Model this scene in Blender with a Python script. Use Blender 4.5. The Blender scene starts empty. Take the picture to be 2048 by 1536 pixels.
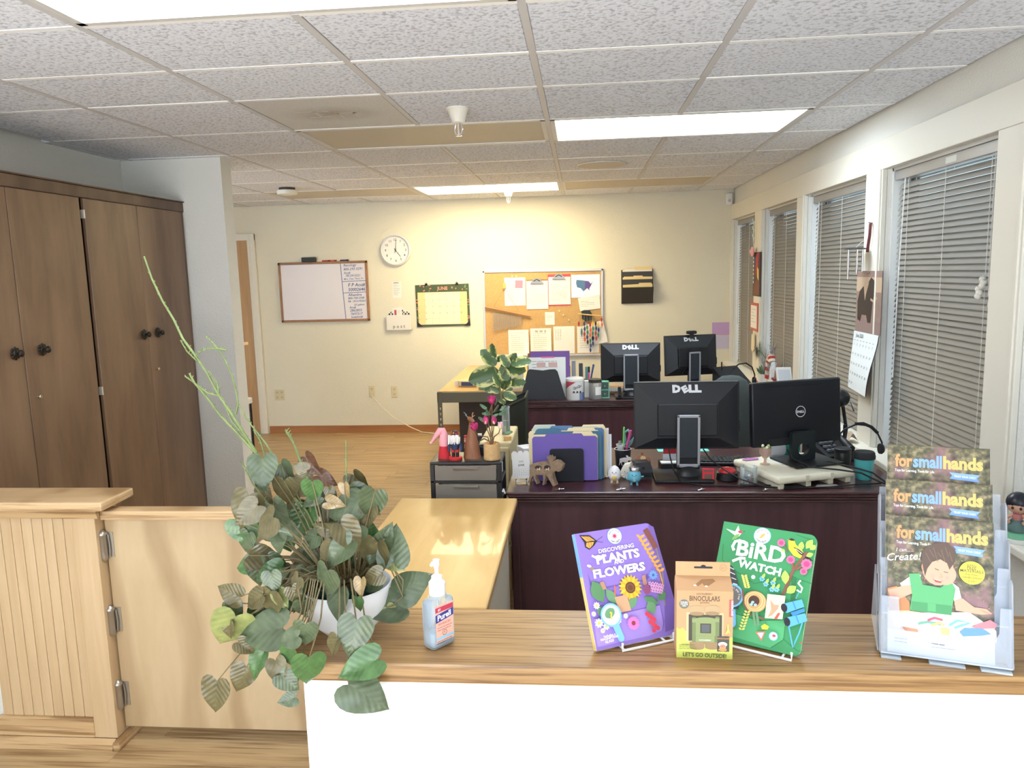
import bpy, bmesh, math, random
from mathutils import Vector, Matrix
S = bpy.context.scene
PI = math.pi
R = math.radians
COL = S.collection

# ------------------------------------------------------------------ camera
cam = bpy.data.cameras.new('camera'); camo = bpy.data.objects.new('camera', cam); COL.objects.link(camo)
cam.sensor_width = 36.0; cam.lens = 1547.5 / 2048 * 36.0; cam.clip_start = 0.02; cam.clip_end = 200
YAW, PITCH, ROLL = 0.0908418, -0.1434281, -0.0269959
_F = Vector((-math.sin(YAW) * math.cos(PITCH), math.cos(YAW) * math.cos(PITCH), math.sin(PITCH)))
_R0 = Vector((math.cos(YAW), math.sin(YAW), 0)); _U0 = _R0.cross(_F)
_R = _R0 * math.cos(ROLL) + _U0 * math.sin(ROLL); _U = _U0 * math.cos(ROLL) - _R0 * math.sin(ROLL)
camo.matrix_world = Matrix(((_R.x, _U.x, -_F.x, 0), (_R.y, _U.y, -_F.y, 0), (_R.z, _U.z, -_F.z, 1.55), (0, 0, 0, 1)))
S.camera = camo

# ------------------------------------------------------------------ world (soft daylight outside the windows) and exposure
W = bpy.data.worlds.new('daylight'); S.world = W; W.use_nodes = True
_bg = W.node_tree.nodes['Background']; _bg.inputs[0].default_value = (0.80, 0.90, 1.0, 1); _bg.inputs[1].default_value = 2.0
S.view_settings.view_transform = 'Standard'; S.view_settings.look = 'None'; S.view_settings.gamma = 1.0
_sun = bpy.data.lights.new('sun', 'SUN'); _sun.energy = 20.0; _sun.angle = R(.6); _sun.color = (1, .99, .97); _suno = bpy.data.objects.new('sun', _sun); COL.objects.link(_suno)
_suno.rotation_euler = (R(38), 0, R(8))       # high sun from behind the camera: added to reach only the lobby floor and bounce onto the ceiling
S.view_settings.use_curve_mapping = False; S.view_settings.exposure = 1.3
LIGHT_NEAR, LIGHT_MID, LIGHT_FAR = 6.0, 7.0, 10.5      # strength of the three lit ceiling panels

# ------------------------------------------------------------------ helpers
def lin(c):
    return tuple(((x / 255.) / 12.92 if x / 255. <= .04045 else ((x / 255. + .055) / 1.055) ** 2.4) for x in c) + (1.0,)
_mats = {}
def mat(name, col, rough=.6, metal=0., spec=.5, var=0., vscale=8., bump=0., bscale=60., trans=0., ior=1.45, emit=None, estr=1., coat=0., alpha=1., sub=0.):
    if name in _mats: return _mats[name]
    m = bpy.data.materials.new(name); m.use_nodes = True; _mats[name] = m
    nt = m.node_tree; N = nt.nodes; L = nt.links; b = N['Principled BSDF']
    b.inputs['Base Color'].default_value = lin(col); b.inputs['Roughness'].default_value = rough; b.inputs['Metallic'].default_value = metal
    b.inputs['Specular IOR Level'].default_value = spec; b.inputs['Transmission Weight'].default_value = trans; b.inputs['IOR'].default_value = ior
    b.inputs['Coat Weight'].default_value = coat; b.inputs['Alpha'].default_value = alpha
    if sub: b.inputs['Subsurface Weight'].default_value = sub
    if emit: b.inputs['Emission Color'].default_value = lin(emit); b.inputs['Emission Strength'].default_value = estr
    tc = N.new('ShaderNodeTexCoord')
    if var:
        n = N.new('ShaderNodeTexNoise'); n.inputs['Scale'].default_value = vscale; n.inputs['Detail'].default_value = 4
        L.new(tc.outputs['Object'], n.inputs['Vector'])
        mx = N.new('ShaderNodeMix'); mx.data_type = 'RGBA'
        mx.inputs['A'].default_value = lin([max(0, x * (1 - var)) for x in col]); mx.inputs['B'].default_value = lin([min(255, x * (1 + var)) for x in col])
        L.new(n.outputs['Fac'], mx.inputs['Factor']); L.new(mx.outputs['Result'], b.inputs['Base Color'])
    if bump:
        n2 = N.new('ShaderNodeTexNoise'); n2.inputs['Scale'].default_value = bscale; n2.inputs['Detail'].default_value = 3
        L.new(tc.outputs['Object'], n2.inputs['Vector'])
        bp = N.new('ShaderNodeBump'); bp.inputs['Strength'].default_value = bump; bp.inputs['Distance'].default_value = .01
        L.new(n2.outputs['Fac'], bp.inputs['Height']); L.new(bp.outputs['Normal'], b.inputs['Normal'])
    return m

def wood(name, dark, light, scale=(1, 14, 14), rough=.45, wave=None, streak=None, bump=.08, detail=6, contrast=(.3, .7), coat=0., rnd=True, spec=.5):
    """grain stretched along the axis whose scale is smallest; wave=(direction, scale, distortion) adds flowing figure; streak = dark pore lines"""
    if name in _mats: return _mats[name]
    m = bpy.data.materials.new(name); m.use_nodes = True; _mats[name] = m
    nt = m.node_tree; N = nt.nodes; L = nt.links; b = N['Principled BSDF']; b.inputs['Roughness'].default_value = rough
    b.inputs['Coat Weight'].default_value = coat; b.inputs['Specular IOR Level'].default_value = spec
    tc = N.new('ShaderNodeTexCoord'); mp = N.new('ShaderNodeMapping'); mp.inputs['Scale'].default_value = scale
    src = tc.outputs['Object']
    if rnd:
        oi = N.new('ShaderNodeObjectInfo'); ad = N.new('ShaderNodeVectorMath'); ad.operation = 'MULTIPLY_ADD'
        L.new(oi.outputs['Random'], ad.inputs[0]); ad.inputs[1].default_value = (7, 5, 9); L.new(tc.outputs['Object'], ad.inputs[2]); src = ad.outputs[0]
    L.new(src, mp.inputs['Vector'])
    n = N.new('ShaderNodeTexNoise'); n.inputs['Scale'].default_value = 1.6; n.inputs['Detail'].default_value = detail; n.inputs['Roughness'].default_value = .6
    n.inputs['Distortion'].default_value = .4
    L.new(mp.outputs[0], n.inputs['Vector'])
    cr = N.new('ShaderNodeValToRGB'); cr.color_ramp.elements[0].position = contrast[0]; cr.color_ramp.elements[1].position = contrast[1]
    cr.color_ramp.elements[0].color = lin(dark); cr.color_ramp.elements[1].color = lin(light)
    L.new(n.outputs['Fac'], cr.inputs['Fac']); out = cr.outputs['Color']
    if wave:
        w = N.new('ShaderNodeTexWave'); w.bands_direction = wave[0]; w.inputs['Scale'].default_value = wave[1]; w.inputs['Distortion'].default_value = wave[2]
        w.inputs['Detail'].default_value = 2; w.inputs['Detail Scale'].default_value = wave[3] if len(wave) > 3 else .6
        mp2 = N.new('ShaderNodeMapping'); mp2.inputs['Scale'].default_value = wave[4] if len(wave) > 4 else (1, 1, .25)
        L.new(src, mp2.inputs['Vector']); L.new(mp2.outputs[0], w.inputs['Vector'])
        mx = N.new('ShaderNodeMix'); mx.data_type = 'RGBA'; mx.blend_type = 'MULTIPLY'; mx.inputs['Factor'].default_value = wave[5] if len(wave) > 5 else .5
        r2 = N.new('ShaderNodeValToRGB'); r2.color_ramp.elements[0].color = (.62, .55, .46, 1); r2.color_ramp.elements[1].color = (1, 1, 1, 1); r2.color_ramp.elements[0].position = .05; r2.color_ramp.elements[1].position = .5
        L.new(w.outputs['Fac'], r2.inputs['Fac']); L.new(out, mx.inputs['A']); L.new(r2.outputs['Color'], mx.inputs['B']); out = mx.outputs['Result']
    if streak:
        n3 = N.new('ShaderNodeTexNoise'); n3.inputs['Scale'].default_value = 1; n3.inputs['Detail'].default_value = 3
        mp3 = N.new('ShaderNodeMapping'); mp3.inputs['Scale'].default_value = streak; L.new(src, mp3.inputs['Vector']); L.new(mp3.outputs[0], n3.inputs['Vector'])
        r3 = N.new('ShaderNodeValToRGB'); r3.color_ramp.elements[0].color = (.45, .36, .26, 1); r3.color_ramp.elements[1].color = (1, 1, 1, 1)
        r3.color_ramp.elements[0].position = .36; r3.color_ramp.elements[1].position = .5
        mx = N.new('ShaderNodeMix'); mx.data_type = 'RGBA'; mx.blend_type = 'MULTIPLY'; mx.inputs['Factor'].default_value = .8
        L.new(n3.outputs['Fac'], r3.inputs['Fac']); L.new(out, mx.inputs['A']); L.new(r3.outputs['Color'], mx.inputs['B']); out = mx.outputs['Result']
    L.new(out, b.inputs['Base Color'])
    if bump:
        bp = N.new('ShaderNodeBump'); bp.inputs['Strength'].default_value = bump; bp.inputs['Distance'].default_value = .004
        L.new(n.outputs['Fac'], bp.inputs['Height']); L.new(bp.outputs['Normal'], b.inputs['Normal'])
    return m

def clear(name, col=(255, 255, 255), amount=.88, rough=.03):
    """thin clear glass or plastic: mostly see-through with a glossy skin"""
    if name in _mats: return _mats[name]
    m = bpy.data.materials.new(name); m.use_nodes = True; _mats[name] = m
    nt = m.node_tree; N = nt.nodes; L = nt.links; N.clear()
    o = N.new('ShaderNodeOutputMaterial'); t = N.new('ShaderNodeBsdfTransparent'); t.inputs[0].default_value = lin(col)
    g = N.new('ShaderNodeBsdfPrincipled'); g.inputs['Base Color'].default_value = lin(col); g.inputs['Roughness'].default_value = rough
    fr = N.new('ShaderNodeFresnel'); fr.inputs[0].default_value = 1.45
    ma = N.new('ShaderNodeMath'); ma.operation = 'MULTIPLY_ADD'; ma.inputs[1].default_value = 1.2; ma.inputs[2].default_value = 1 - amount; ma.use_clamp = True
    L.new(fr.outputs[0], ma.inputs[0]); mx = N.new('ShaderNodeMixShader'); L.new(ma.outputs[0], mx.inputs[0]); L.new(t.outputs[0], mx.inputs[1]); L.new(g.outputs[0], mx.inputs[2])
    L.new(mx.outputs[0], o.inputs[0]); return m

class MB:
    """collects shapes for ONE mesh"""
    def __init__(s): s.v = []; s.f = []; s.M = None
    def at(s, M): s.M = M; return s
    def add(s, vs, fs):
        b = len(s.v)
        s.v += [tuple(s.M @ Vector(p)) if s.M else tuple(p) for p in vs]; s.f += [tuple(b + i for i in f) for f in fs]; return s
    def box(s, x0, x1, y0, y1, z0, z1):
        return s.add([(x, y, z) for z in (z0, z1) for y in (y0, y1) for x in (x0, x1)], [(0, 2, 3, 1), (4, 5, 7, 6), (0, 1, 5, 4), (2, 6, 7, 3), (0, 4, 6, 2), (1, 3, 7, 5)])
    def bev(s, x0, x1, y0, y1, z0, z1, b=.004, seg=2):
        bm = bmesh.new(); bmesh.ops.create_cube(bm, size=1)
        for v in bm.verts: v.co = Vector(((x0 + x1) / 2 + v.co.x * (x1 - x0), (y0 + y1) / 2 + v.co.y * (y1 - y0), (z0 + z1) / 2 + v.co.z * (z1 - z0)))
        bmesh.ops.bevel(bm, geom=bm.edges[:] + bm.verts[:], offset=min(b, .49 * min(x1 - x0, y1 - y0, z1 - z0)), segments=seg, affect='EDGES', profile=.5)
        bm.verts.index_update(); s.add([v.co[:] for v in bm.verts], [[v.index for v in f.verts] for f in bm.faces]); bm.free(); return s
    def lathe(s, prof, n=24, c=(0, 0, 0), cap=True, sx=1., sy=1.):
        vs = [(c[0] + r * sx * math.cos(2 * PI * i / n), c[1] + r * sy * math.sin(2 * PI * i / n), c[2] + z) for r, z in prof for i in range(n)]
        fs = [(j * n + i, j * n + (i + 1) % n, (j + 1) * n + (i + 1) % n, (j + 1) * n + i) for j in range(len(prof) - 1) for i in range(n)]
        if cap: fs += [tuple(range(n - 1, -1, -1)), tuple((len(prof) - 1) * n + i for i in range(n))]
        return s.add(vs, fs)
    def tube(s, pts, r, n=8, cap=True, flat=None):
        P = [Vector(p) for p in pts]; rs = r if isinstance(r, (list, tuple)) else [r] * len(P); vs = []; up = Vector((0, 0, 1)); pa = None
        for i, p in enumerate(P):
            t = (P[min(i + 1, len(P) - 1)] - P[max(i - 1, 0)])
            t = t.normalized() if t.length > 1e-9 else Vector((0, 0, 1))
            a = (pa - t * pa.dot(t)) if pa is not None else t.cross(up if abs(t.z) < .95 else Vector((0, 1, 0)))
            if a.length < 1e-6: a = t.orthogonal()
            a.normalize(); pa = a; b = t.cross(a)
            for k in range(n):
                th = 2 * PI * k / n; vs.append(p + (a * math.cos(th) + b * math.sin(th) * (flat or 1)) * rs[i])
        fs = [(j * n + i, j * n + (i + 1) % n, (j + 1) * n + (i + 1) % n, (j + 1) * n + i) for j in range(len(P) - 1) for i in range(n)]
        if cap: fs += [tuple(range(n - 1, -1, -1)), tuple((len(P) - 1) * n + i for i in range(n))]
        return s.add(vs, fs)
    def cyl(s, p0, p1, r0, r1=None, n=16): return s.tube([p0, p1], [r0, r0 if r1 is None else r1], n)
    def prism(s, poly, d, axis='y', o=0.):
        """2-D outline extruded over [o, o+d]: axis y -> (x, z) outline, z -> (x, y), x -> (y, z)"""
        f = {'y': lambda u, v, w: (u, w, v), 'z': lambda u, v, w: (u, v, w), 'x': lambda u, v, w: (w, u, v)}[axis]; n = len(poly)
        vs = [f(u, v, o) for u, v in poly] + [f(u, v, o + d) for u, v in poly]
        ar = sum(poly[i][0] * poly[(i + 1) % n][1] - poly[(i + 1) % n][0] * poly[i][1] for i in range(n))
        fl = (ar > 0) != (axis == 'y')
        fs = [tuple(range(n)), tuple(range(2 * n - 1, n - 1, -1))] + [(i + n, (i + 1) % n + n, (i + 1) % n, i) for i in range(n)]
        if fl: fs = [t[::-1] for t in fs]
        return s.add(vs, fs)
    def sphere(s, c, r, n=16, m=10, sc=(1, 1, 1), z0=-1., z1=1.):
        a0, a1 = math.asin(z0), math.asin(z1); prof = [(r * math.cos(a0 + (a1 - a0) * j / m), r * sc[2] * math.sin(a0 + (a1 - a0) * j / m)) for j in range(m + 1)]
        return s.lathe([(max(a, 1e-5), b) for a, b in prof], n, c, True, sc[0], sc[1])
    def grid(s, fn, nu, nv, th=0.):
        vs = [fn(i / nu, j / nv) for j in range(nv + 1) for i in range(nu + 1)]
        fs = [(j * (nu + 1) + i, j * (nu + 1) + i + 1, (j + 1) * (nu + 1) + i + 1, (j + 1) * (nu + 1) + i) for j in range(nv) for i in range(nu)]
        return s.add(vs, fs)
    def mesh(s, name, m, smooth=None):
        me = bpy.data.meshes.new(name); me.from_pydata(s.v, [], s.f); me.update()
        if m: me.materials.append(m)
        if smooth is not None:
            me.polygons.foreach_set('use_smooth', [True] * len(me.polygons))
            if smooth < 179: me.set_sharp_from_angle(angle=R(smooth))
        return me
    def build(s, name, m, parent=None, smooth=None, loc=None, rot=None):
        return put(name, s.mesh(name, m, smooth), parent, loc, rot)

def put(name, me, parent=None, loc=None, rot=None, scale=None):
    o = bpy.data.objects.new(name, me); COL.objects.link(o)
    if parent: o.parent = parent
    if loc is not None: o.location = loc
    if rot is not None: o.rotation_euler = rot
    if scale is not None: o.scale = scale
    return o
def tag(o, label, cat, group=None, kind=None):
    o['label'] = label; o['category'] = cat
    if group: o['group'] = group
    if kind: o['kind'] = kind
    return o
def thing(name, label, cat, loc=(0, 0, 0), rz=0., group=None, rot=None, kind=None):
    o = bpy.data.objects.new(name, None); COL.objects.link(o); o.location = loc; o.rotation_euler = rot or (0, 0, rz); o.empty_display_size = .05
    return tag(o, label, cat, group, kind)
def struct(o, label, cat): return tag(o, label, cat, None, 'structure')

# flat print: lettering and pictures on a face, as thin coloured outlines lying on it
_tc = {}
def glyphs(t, bold=0., shear=0.):
    k = (t, bold, shear)
    if k not in _tc:
        c = bpy.data.curves.new('tmp', 'FONT'); c.body = t; c.size = 1; c.resolution_u = 2; c.offset = bold; c.shear = shear; c.fill_mode = 'FRONT'
        o = bpy.data.objects.new('tmp', c); COL.objects.link(o)
        me = o.to_mesh(); vs = [(v.co.x, v.co.y) for v in me.vertices]; fs = [tuple(p.vertices) for p in me.polygons]
        o.to_mesh_clear(); bpy.data.objects.remove(o); bpy.data.curves.remove(c); _tc[k] = (vs, fs)
    return _tc[k]
class Art:
    def __init__(s, parent, o, ux, uy, lift=.0004, name='printed_picture', step=.00004):
        s.p = parent; s.o = Vector(o); s.ux = Vector(ux); s.uy = Vector(uy); s.n = s.ux.normalized().cross(s.uy.normalized()); s.k = 0; s.lift = lift; s.b = {}; s.name = name; s.step = step
    def raw(s, m, pts, faces, name=None):
        s.k += 1; h = s.n * (s.lift + s.k * s.step); mb = s.b.setdefault((name or s.name, m.name), (MB(), m))[0]
        mb.add([s.o + s.ux * x + s.uy * y + h for x, y in pts], faces)
    def poly(s, m, pts, name=None):
        n = len(pts); ar = sum(pts[i][0] * pts[(i + 1) % n][1] - pts[(i + 1) % n][0] * pts[i][1] for i in range(n))
        s.raw(m, pts, [tuple(range(n)) if ar > 0 else tuple(range(n - 1, -1, -1))], name)
    def rect(s, m, x0, y0, x1, y1, name=None): s.poly(m, [(x0, y0), (x1, y0), (x1, y1), (x0, y1)], name)
    def ell(s, m, cx, cy, rx, ry=None, rot=0., n=20, name=None):
        ry = rx if ry is None else ry; c, d = math.cos(rot), math.sin(rot)
        s.poly(m, [(cx + rx * math.cos(t) * c - ry * math.sin(t) * d, cy + rx * math.cos(t) * d + ry * math.sin(t) * c) for t in [2 * PI * i / n for i in range(n)]], name)
    def ring(s, m, cx, cy, r, w, n=28, a0=0., a1=2 * PI, name=None):
        P = []; F = []
        for i in range(n + 1):
            t = a0 + (a1 - a0) * i / n; P += [(cx + r * math.cos(t), cy + r * math.sin(t)), (cx + (r + w) * math.cos(t), cy + (r + w) * math.sin(t))]
        s.raw(m, P, [(2 * i, 2 * i + 1, 2 * i + 3, 2 * i + 2) for i in range(n)], name)
    def line(s, m, pts, w, name=None):
        P = []; F = []
        for i in range(len(pts)):
            a = Vector(pts[max(i - 1, 0)]); b = Vector(pts[min(i + 1, len(pts) - 1)]); d = (b - a); d = d.normalized() if d.length > 1e-9 else Vector((1, 0)); q = Vector((-d.y, d.x)) * w / 2; c = Vector(pts[i])
            P += [tuple(c - q), tuple(c + q)]
        s.raw(m, P, [(2 * i, 2 * i + 2, 2 * i + 3, 2 * i + 1) for i in range(len(pts) - 1)], name)
    def text(s, m, t, x, y, size, align='C', rot=0., bold=.01, shear=0., fit=None, name='printed_lettering'):
        vs, fs = glyphs(t, bold, shear)
        if not vs: return
        x0 = min(v[0] for v in vs); x1 = max(v[0] for v in vs); w = (x1 - x0) or 1; sx = size
        if fit: sx = fit / w
        off = {'L': x0, 'C': (x0 + x1) / 2, 'R': x1}[align]; c, d = math.cos(rot), math.sin(rot)
        P = [((v[0] - off) * sx, v[1] * size) for v in vs]
        s.raw(m, [(x + a * c - b * d, y + a * d + b * c) for a, b in P], fs, name)
    def arc(s, m, t, cx, cy, r, size, a_mid, step, bold=.01, inside=False):
        n = len(t)
        for i, ch in enumerate(t):
            if ch == ' ': continue
            if inside: a = a_mid + (i - (n - 1) / 2) * step; s.text(m, ch, cx + r * math.cos(a), cy + r * math.sin(a), size, 'C', a + PI / 2, bold)
            else: a = a_mid - (i - (n - 1) / 2) * step; s.text(m, ch, cx + r * math.cos(a), cy + r * math.sin(a), size, 'C', a - PI / 2, bold)
    def lines(s, m, x0, x1, y0, dy, n, h=.0012, seed=0, words=True):
        rg = random.Random(seed)
        for i in range(n):
            y = y0 - i * dy; x = x0; xe = x1 - (x1 - x0) * rg.choice([0, .05, .1, .35, .5])
            P = []; F = []
            while x < xe:
                w = min(rg.uniform(.12, .3) * (x1 - x0) if words else (xe - x), xe - x); k = len(P); P += [(x, y), (x + w, y), (x + w, y + h), (x, y + h)]; F.append((k, k + 1, k + 2, k + 3)); x += w + .03 * (x1 - x0)
            s.raw(m, P, F, 'printed_lettering')
    def done(s):
        for (nm, _), (mb, m) in s.b.items():
            o = mb.build(nm, m, s.p)
            if nm.startswith('printed'): o['kind'] = 'stuff'

# common colours
WHITE = mat('white_paint', (226, 224, 220), .55); PAPER = mat('paper', (232, 230, 224), .8); INK = mat('ink', (70, 70, 78), .8); GREYINK = mat('grey_ink', (150, 150, 152), .8)
BLACK = mat('black_plastic', (24, 25, 29), .42); SOFTBLACK = mat('soft_black', (30, 30, 34), .7); CHROME = mat('chrome', (200, 200, 205), .22, 1.); SILVER = mat('silver_plastic', (168, 168, 174), .38, .35)
CLEAR = clear('clear_plastic'); GLASS = clear('clear_glass', (248, 252, 252), .93)
PWHITE = mat('print_white', (240, 238, 236), .6); PBLACK = mat('print_black', (35, 34, 40), .6)
# ================================================================== THE SETTING
XR, XL, YB, YP, ZC = 1.42, -2.65, 7.45, 4.42, 2.255
wall_m = mat('plaster_wall', (224, 222, 214), .85, bump=.25, bscale=130, var=.015, vscale=2)
trim_m = mat('painted_trim', (226, 221, 208), .5)
# floor: slab under individual vinyl planks running across the room
floor = MB().box(-4.2, 1.6, -2.6, 7.6, -.12, -.006).build('floor', mat('lobby_bounce_floor', (214, 214, 214), .6))  # bare slab in the unseen lobby kept pale to bounce sun onto the ceiling
struct(floor, 'light brown wood plank floor of the office', 'floor')
plank_m = wood('plank', (162, 132, 92), (194, 166, 124), (1.1, 22, 22), .34, streak=(2.5, 70, 1), bump=.03, contrast=(.25, .75))
_pm = {}
rg = random.Random(4); PW = .15
for r in range(0, 50):
    y0 = -.05 + r * PW; x = -4.2 - rg.uniform(0, 1.1)
    while x < 1.42:
        x1 = x + 1.22; a = max(x, -4.2); b = min(x1, 1.42)
        if b - a > .03:
            ln = round(b - a, 2); vis = not (a > .3 and y0 > 1.4)
            if vis:
                if ln not in _pm: _pm[ln] = MB().bev(-ln / 2, ln / 2, -PW / 2 + .0007, PW / 2 - .0007, -.006, 0, .0012, 1).mesh('plank', plank_m)
                put('plank', _pm[ln], floor, ((a + b) / 2, y0 + PW / 2, 0))
        x = x1
MB().box(.3, 1.42, 1.4, 7.45, -.006, -.001).build('plank', plank_m, floor)

# ceiling: suspended grid
tile_m = mat('acoustic_tile', (206, 202, 200), .95)
nt = tile_m.node_tree; N = nt.nodes; L = nt.links; b = N['Principled BSDF']; tc = N.new('ShaderNodeTexCoord'); oi = N.new('ShaderNodeObjectInfo')
ad = N.new('ShaderNodeVectorMath'); ad.operation = 'MULTIPLY_ADD'; L.new(oi.outputs['Random'], ad.inputs[0]); ad.inputs[1].default_value = (31, 17, 3); L.new(tc.outputs['Object'], ad.inputs[2])
n1 = N.new('ShaderNodeTexNoise'); n1.inputs['Scale'].default_value = 75; n1.inputs['Detail'].default_value = 3; L.new(ad.outputs[0], n1.inputs['Vector'])
cr = N.new('ShaderNodeValToRGB'); cr.color_ramp.elements[0].position = .33; cr.color_ramp.elements[1].position = .5; cr.color_ramp.elements[0].color = lin((186, 187, 194)); cr.color_ramp.elements[1].color = lin((232, 235, 243))
L.new(n1.outputs['Fac'], cr.inputs['Fac']); L.new(cr.outputs[0], b.inputs['Base Color'])
bp = N.new('ShaderNodeBump'); bp.inputs['Strength'].default_value = .5; bp.inputs['Distance'].default_value = .006; L.new(n1.outputs['Fac'], bp.inputs['Height']); L.new(bp.outputs[0], b.inputs['Normal'])
ceil = MB().box(-4.2, 1.6, -2.6, 7.6, ZC + .035, ZC + .1).build('ceiling', mat('ceiling_deck', (150, 148, 146), .9))
struct(ceil, 'suspended ceiling of white speckled acoustic tiles', 'ceiling')
RY = [-.6, -.1, .4, .85, 1.25, 1.65, 2.138, 2.62, 3.089, 3.74, 4.374, 5.033, 5.66, 6.3, 6.95, 7.45]
CX = [-3.803, -3.193, -2.583, -1.973, -1.363, -.753, -.143, .467, 1.077]
bounds = [-4.2] + CX + [XR]
panels = {}                                           # (column, row) cells taken by fixtures
for c, r in ((4, 5), (5, 5), (6, 9), (7, 9), (4, 13), (5, 13), (4, 9), (5, 9), (6, 13), (7, 13), (2, 13), (3, 13), (4, 8)): panels[(c + 1, r)] = 1
tee_m = mat('tee_bar', (250, 250, 248), .45); _tm = {}
for r in range(len(RY) - 1):
    for c in range(len(bounds) - 1):
        if (c, r) in panels or (bounds[c + 1] < -2.5 and RY[r + 1] < 4.3): continue
        x0, x1, y0, y1 = bounds[c] + .010, bounds[c + 1] - .010, RY[r] + .010, RY[r + 1] - .010
        if x1 - x0 < .05: continue
        k = (round(x1 - x0, 3), round(y1 - y0, 3))
        if k not in _tm:
            w, h = k[0] / 2, k[1] / 2
            _tm[k] = MB().bev(-w, w, -h, h, -.006, .012, .005, 1).mesh('ceiling_tile', tile_m)
        put('ceiling_tile', _tm[k], ceil, ((x0 + x1) / 2, (y0 + y1) / 2, ZC + rg.uniform(-.001, .001)))
MAIN = mat('main_tee_shaded', (206, 204, 204), .5)  # greyer than the cross tees: shade on the main tees put into their colour
for i, x in enumerate(CX):
    cut = {5: ((5, 6), (9, 10), (13, 14)), 7: ((9, 10), (13, 14)), 3: ((13, 14),)}.get(i, ()); ys = -.6 if x > -2.6 else 4.42
    for a, b in list(cut) + [(None, None)]:
        ye = RY[a] if a is not None else 7.45
        MB().box(x - .0115, x + .0115, ys, ye, ZC - .007, ZC - .003).box(x - .002, x + .002, ys, ye, ZC - .003, ZC + .03).build('main_tee', MAIN, ceil)
        if b: ys = RY[b]
for y in RY[:-1]:
    for c in range(len(bounds) - 1):
        if bounds[c + 1] < -2.5 and y < 4.3: continue
        r = RY.index(y); same = lambda q: panels.get((c, q))
        MB().box(bounds[c] + .0115, bounds[c + 1] - .0115, y - .0115, y + .0115, ZC - .0075, ZC - .004).build('cross_tee', tee_m, ceil)

# walls
def wall(name, label, *boxes, m=wall_m):
    mb = MB()
    for bx in boxes: mb.box(*bx)
    return struct(mb.build(name, m), label, 'wall')
wall('wall_back', 'cream plaster wall behind the desks, hung with boards', (-4.2, 1.6, YB, YB + .12, 0, ZC + .03), m=mat('cream_wall', (226, 220, 200), .85, bump=.25, bscale=130, var=.015, vscale=2))
wall('wall_left', 'white plaster wall above the dark closet', (XL - .12, XL, -2.6, YP, 0, ZC + .03))
wall('wall_partition', 'narrow white partition wall beside the closet', (XL - .12, -2.05, YP, YP + .13, 0, ZC + .03))
wall('wall_far_side', 'plaster side wall beyond the partition', (-4.3, -4.2, YP, YB, 0, ZC + .03))
tr = MB().box(-3.15, XR, YB - .012, YB, 0, .074).build('baseboard_back', wood('baseboard_wood', (150, 96, 52), (178, 120, 68), (1, 10, 10), .5)); struct(tr, 'brown wooden baseboard along the cream back wall', 'baseboard')
# right wall: posts, header and the low wall under the sill, with five window openings
WIN = [(1.58, 2.62), (2.815, 3.81), (4.025, 5.07), (5.25, 6.19), (6.47, 7.40)]
ZS, ZT = .66, 1.975
wr = [(XR, XR + .16, -2.6, YB, 0, ZS - .02), (XR, XR + .16, -2.6, YB, ZT, ZC + .03), (XR, XR + .16, -2.6, WIN[0][0], ZS - .02, ZT)]
edges = [WIN[i][1] for i in range(5)]; starts = [w[0] for w in WIN[1:]] + [YB]
for a, bb in zip(edges, starts): wr.append((XR, XR + .16, a, bb, ZS - .02, ZT))
wall('wall_right', 'plaster window wall with a row of tall openings', *wr)
hd = MB().bev(XR - .022, XR - .0005, -1, YB - .001, ZT, 2.112, .003).build('trim_1', trim_m); struct(hd, 'painted header board above the row of windows', 'trim')
sl = MB().bev(1.335, XR + .10, .6, YB - .001, ZS - .03, ZS, .006).build('trim_2', trim_m); struct(sl, 'painted window sill running under the blinds', 'trim')
for i, (a, bb) in enumerate(zip(edges, starts)):
    o = MB().bev(XR - .022, XR - .0005, a + .002, bb - .002, ZS, ZT, .003).bev(XR - .03, XR - .022, a + .012, a + .03, ZS, ZT, .002).build('trim_%d' % (i + 3), trim_m)
    struct(o, ['wide painted post beside the magazine rack', 'painted post carrying the bull calendar', 'painted post between the two middle blinds', 'painted post carrying the horse race calendar', 'painted post in the far corner'][i], 'trim')
jamb_m = mat('window_jamb', (225, 225, 222), .5)
slat_m = mat('blind_slat', (136, 129, 120), .5)
rail_m = mat('blind_rail', (150, 148, 146), .35, .3); cord_m = mat('blind_cord', (215, 210, 202), .8)
lab = ['sliver of the closest closed blind behind the clear magazine rack', 'wide closed beige blind just behind the magazine rack', 'closed beige blind behind the round-logo monitor', 'narrow closed beige blind above the cluttered sill', 'farthest narrow blind in the corner by the cream wall']
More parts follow.
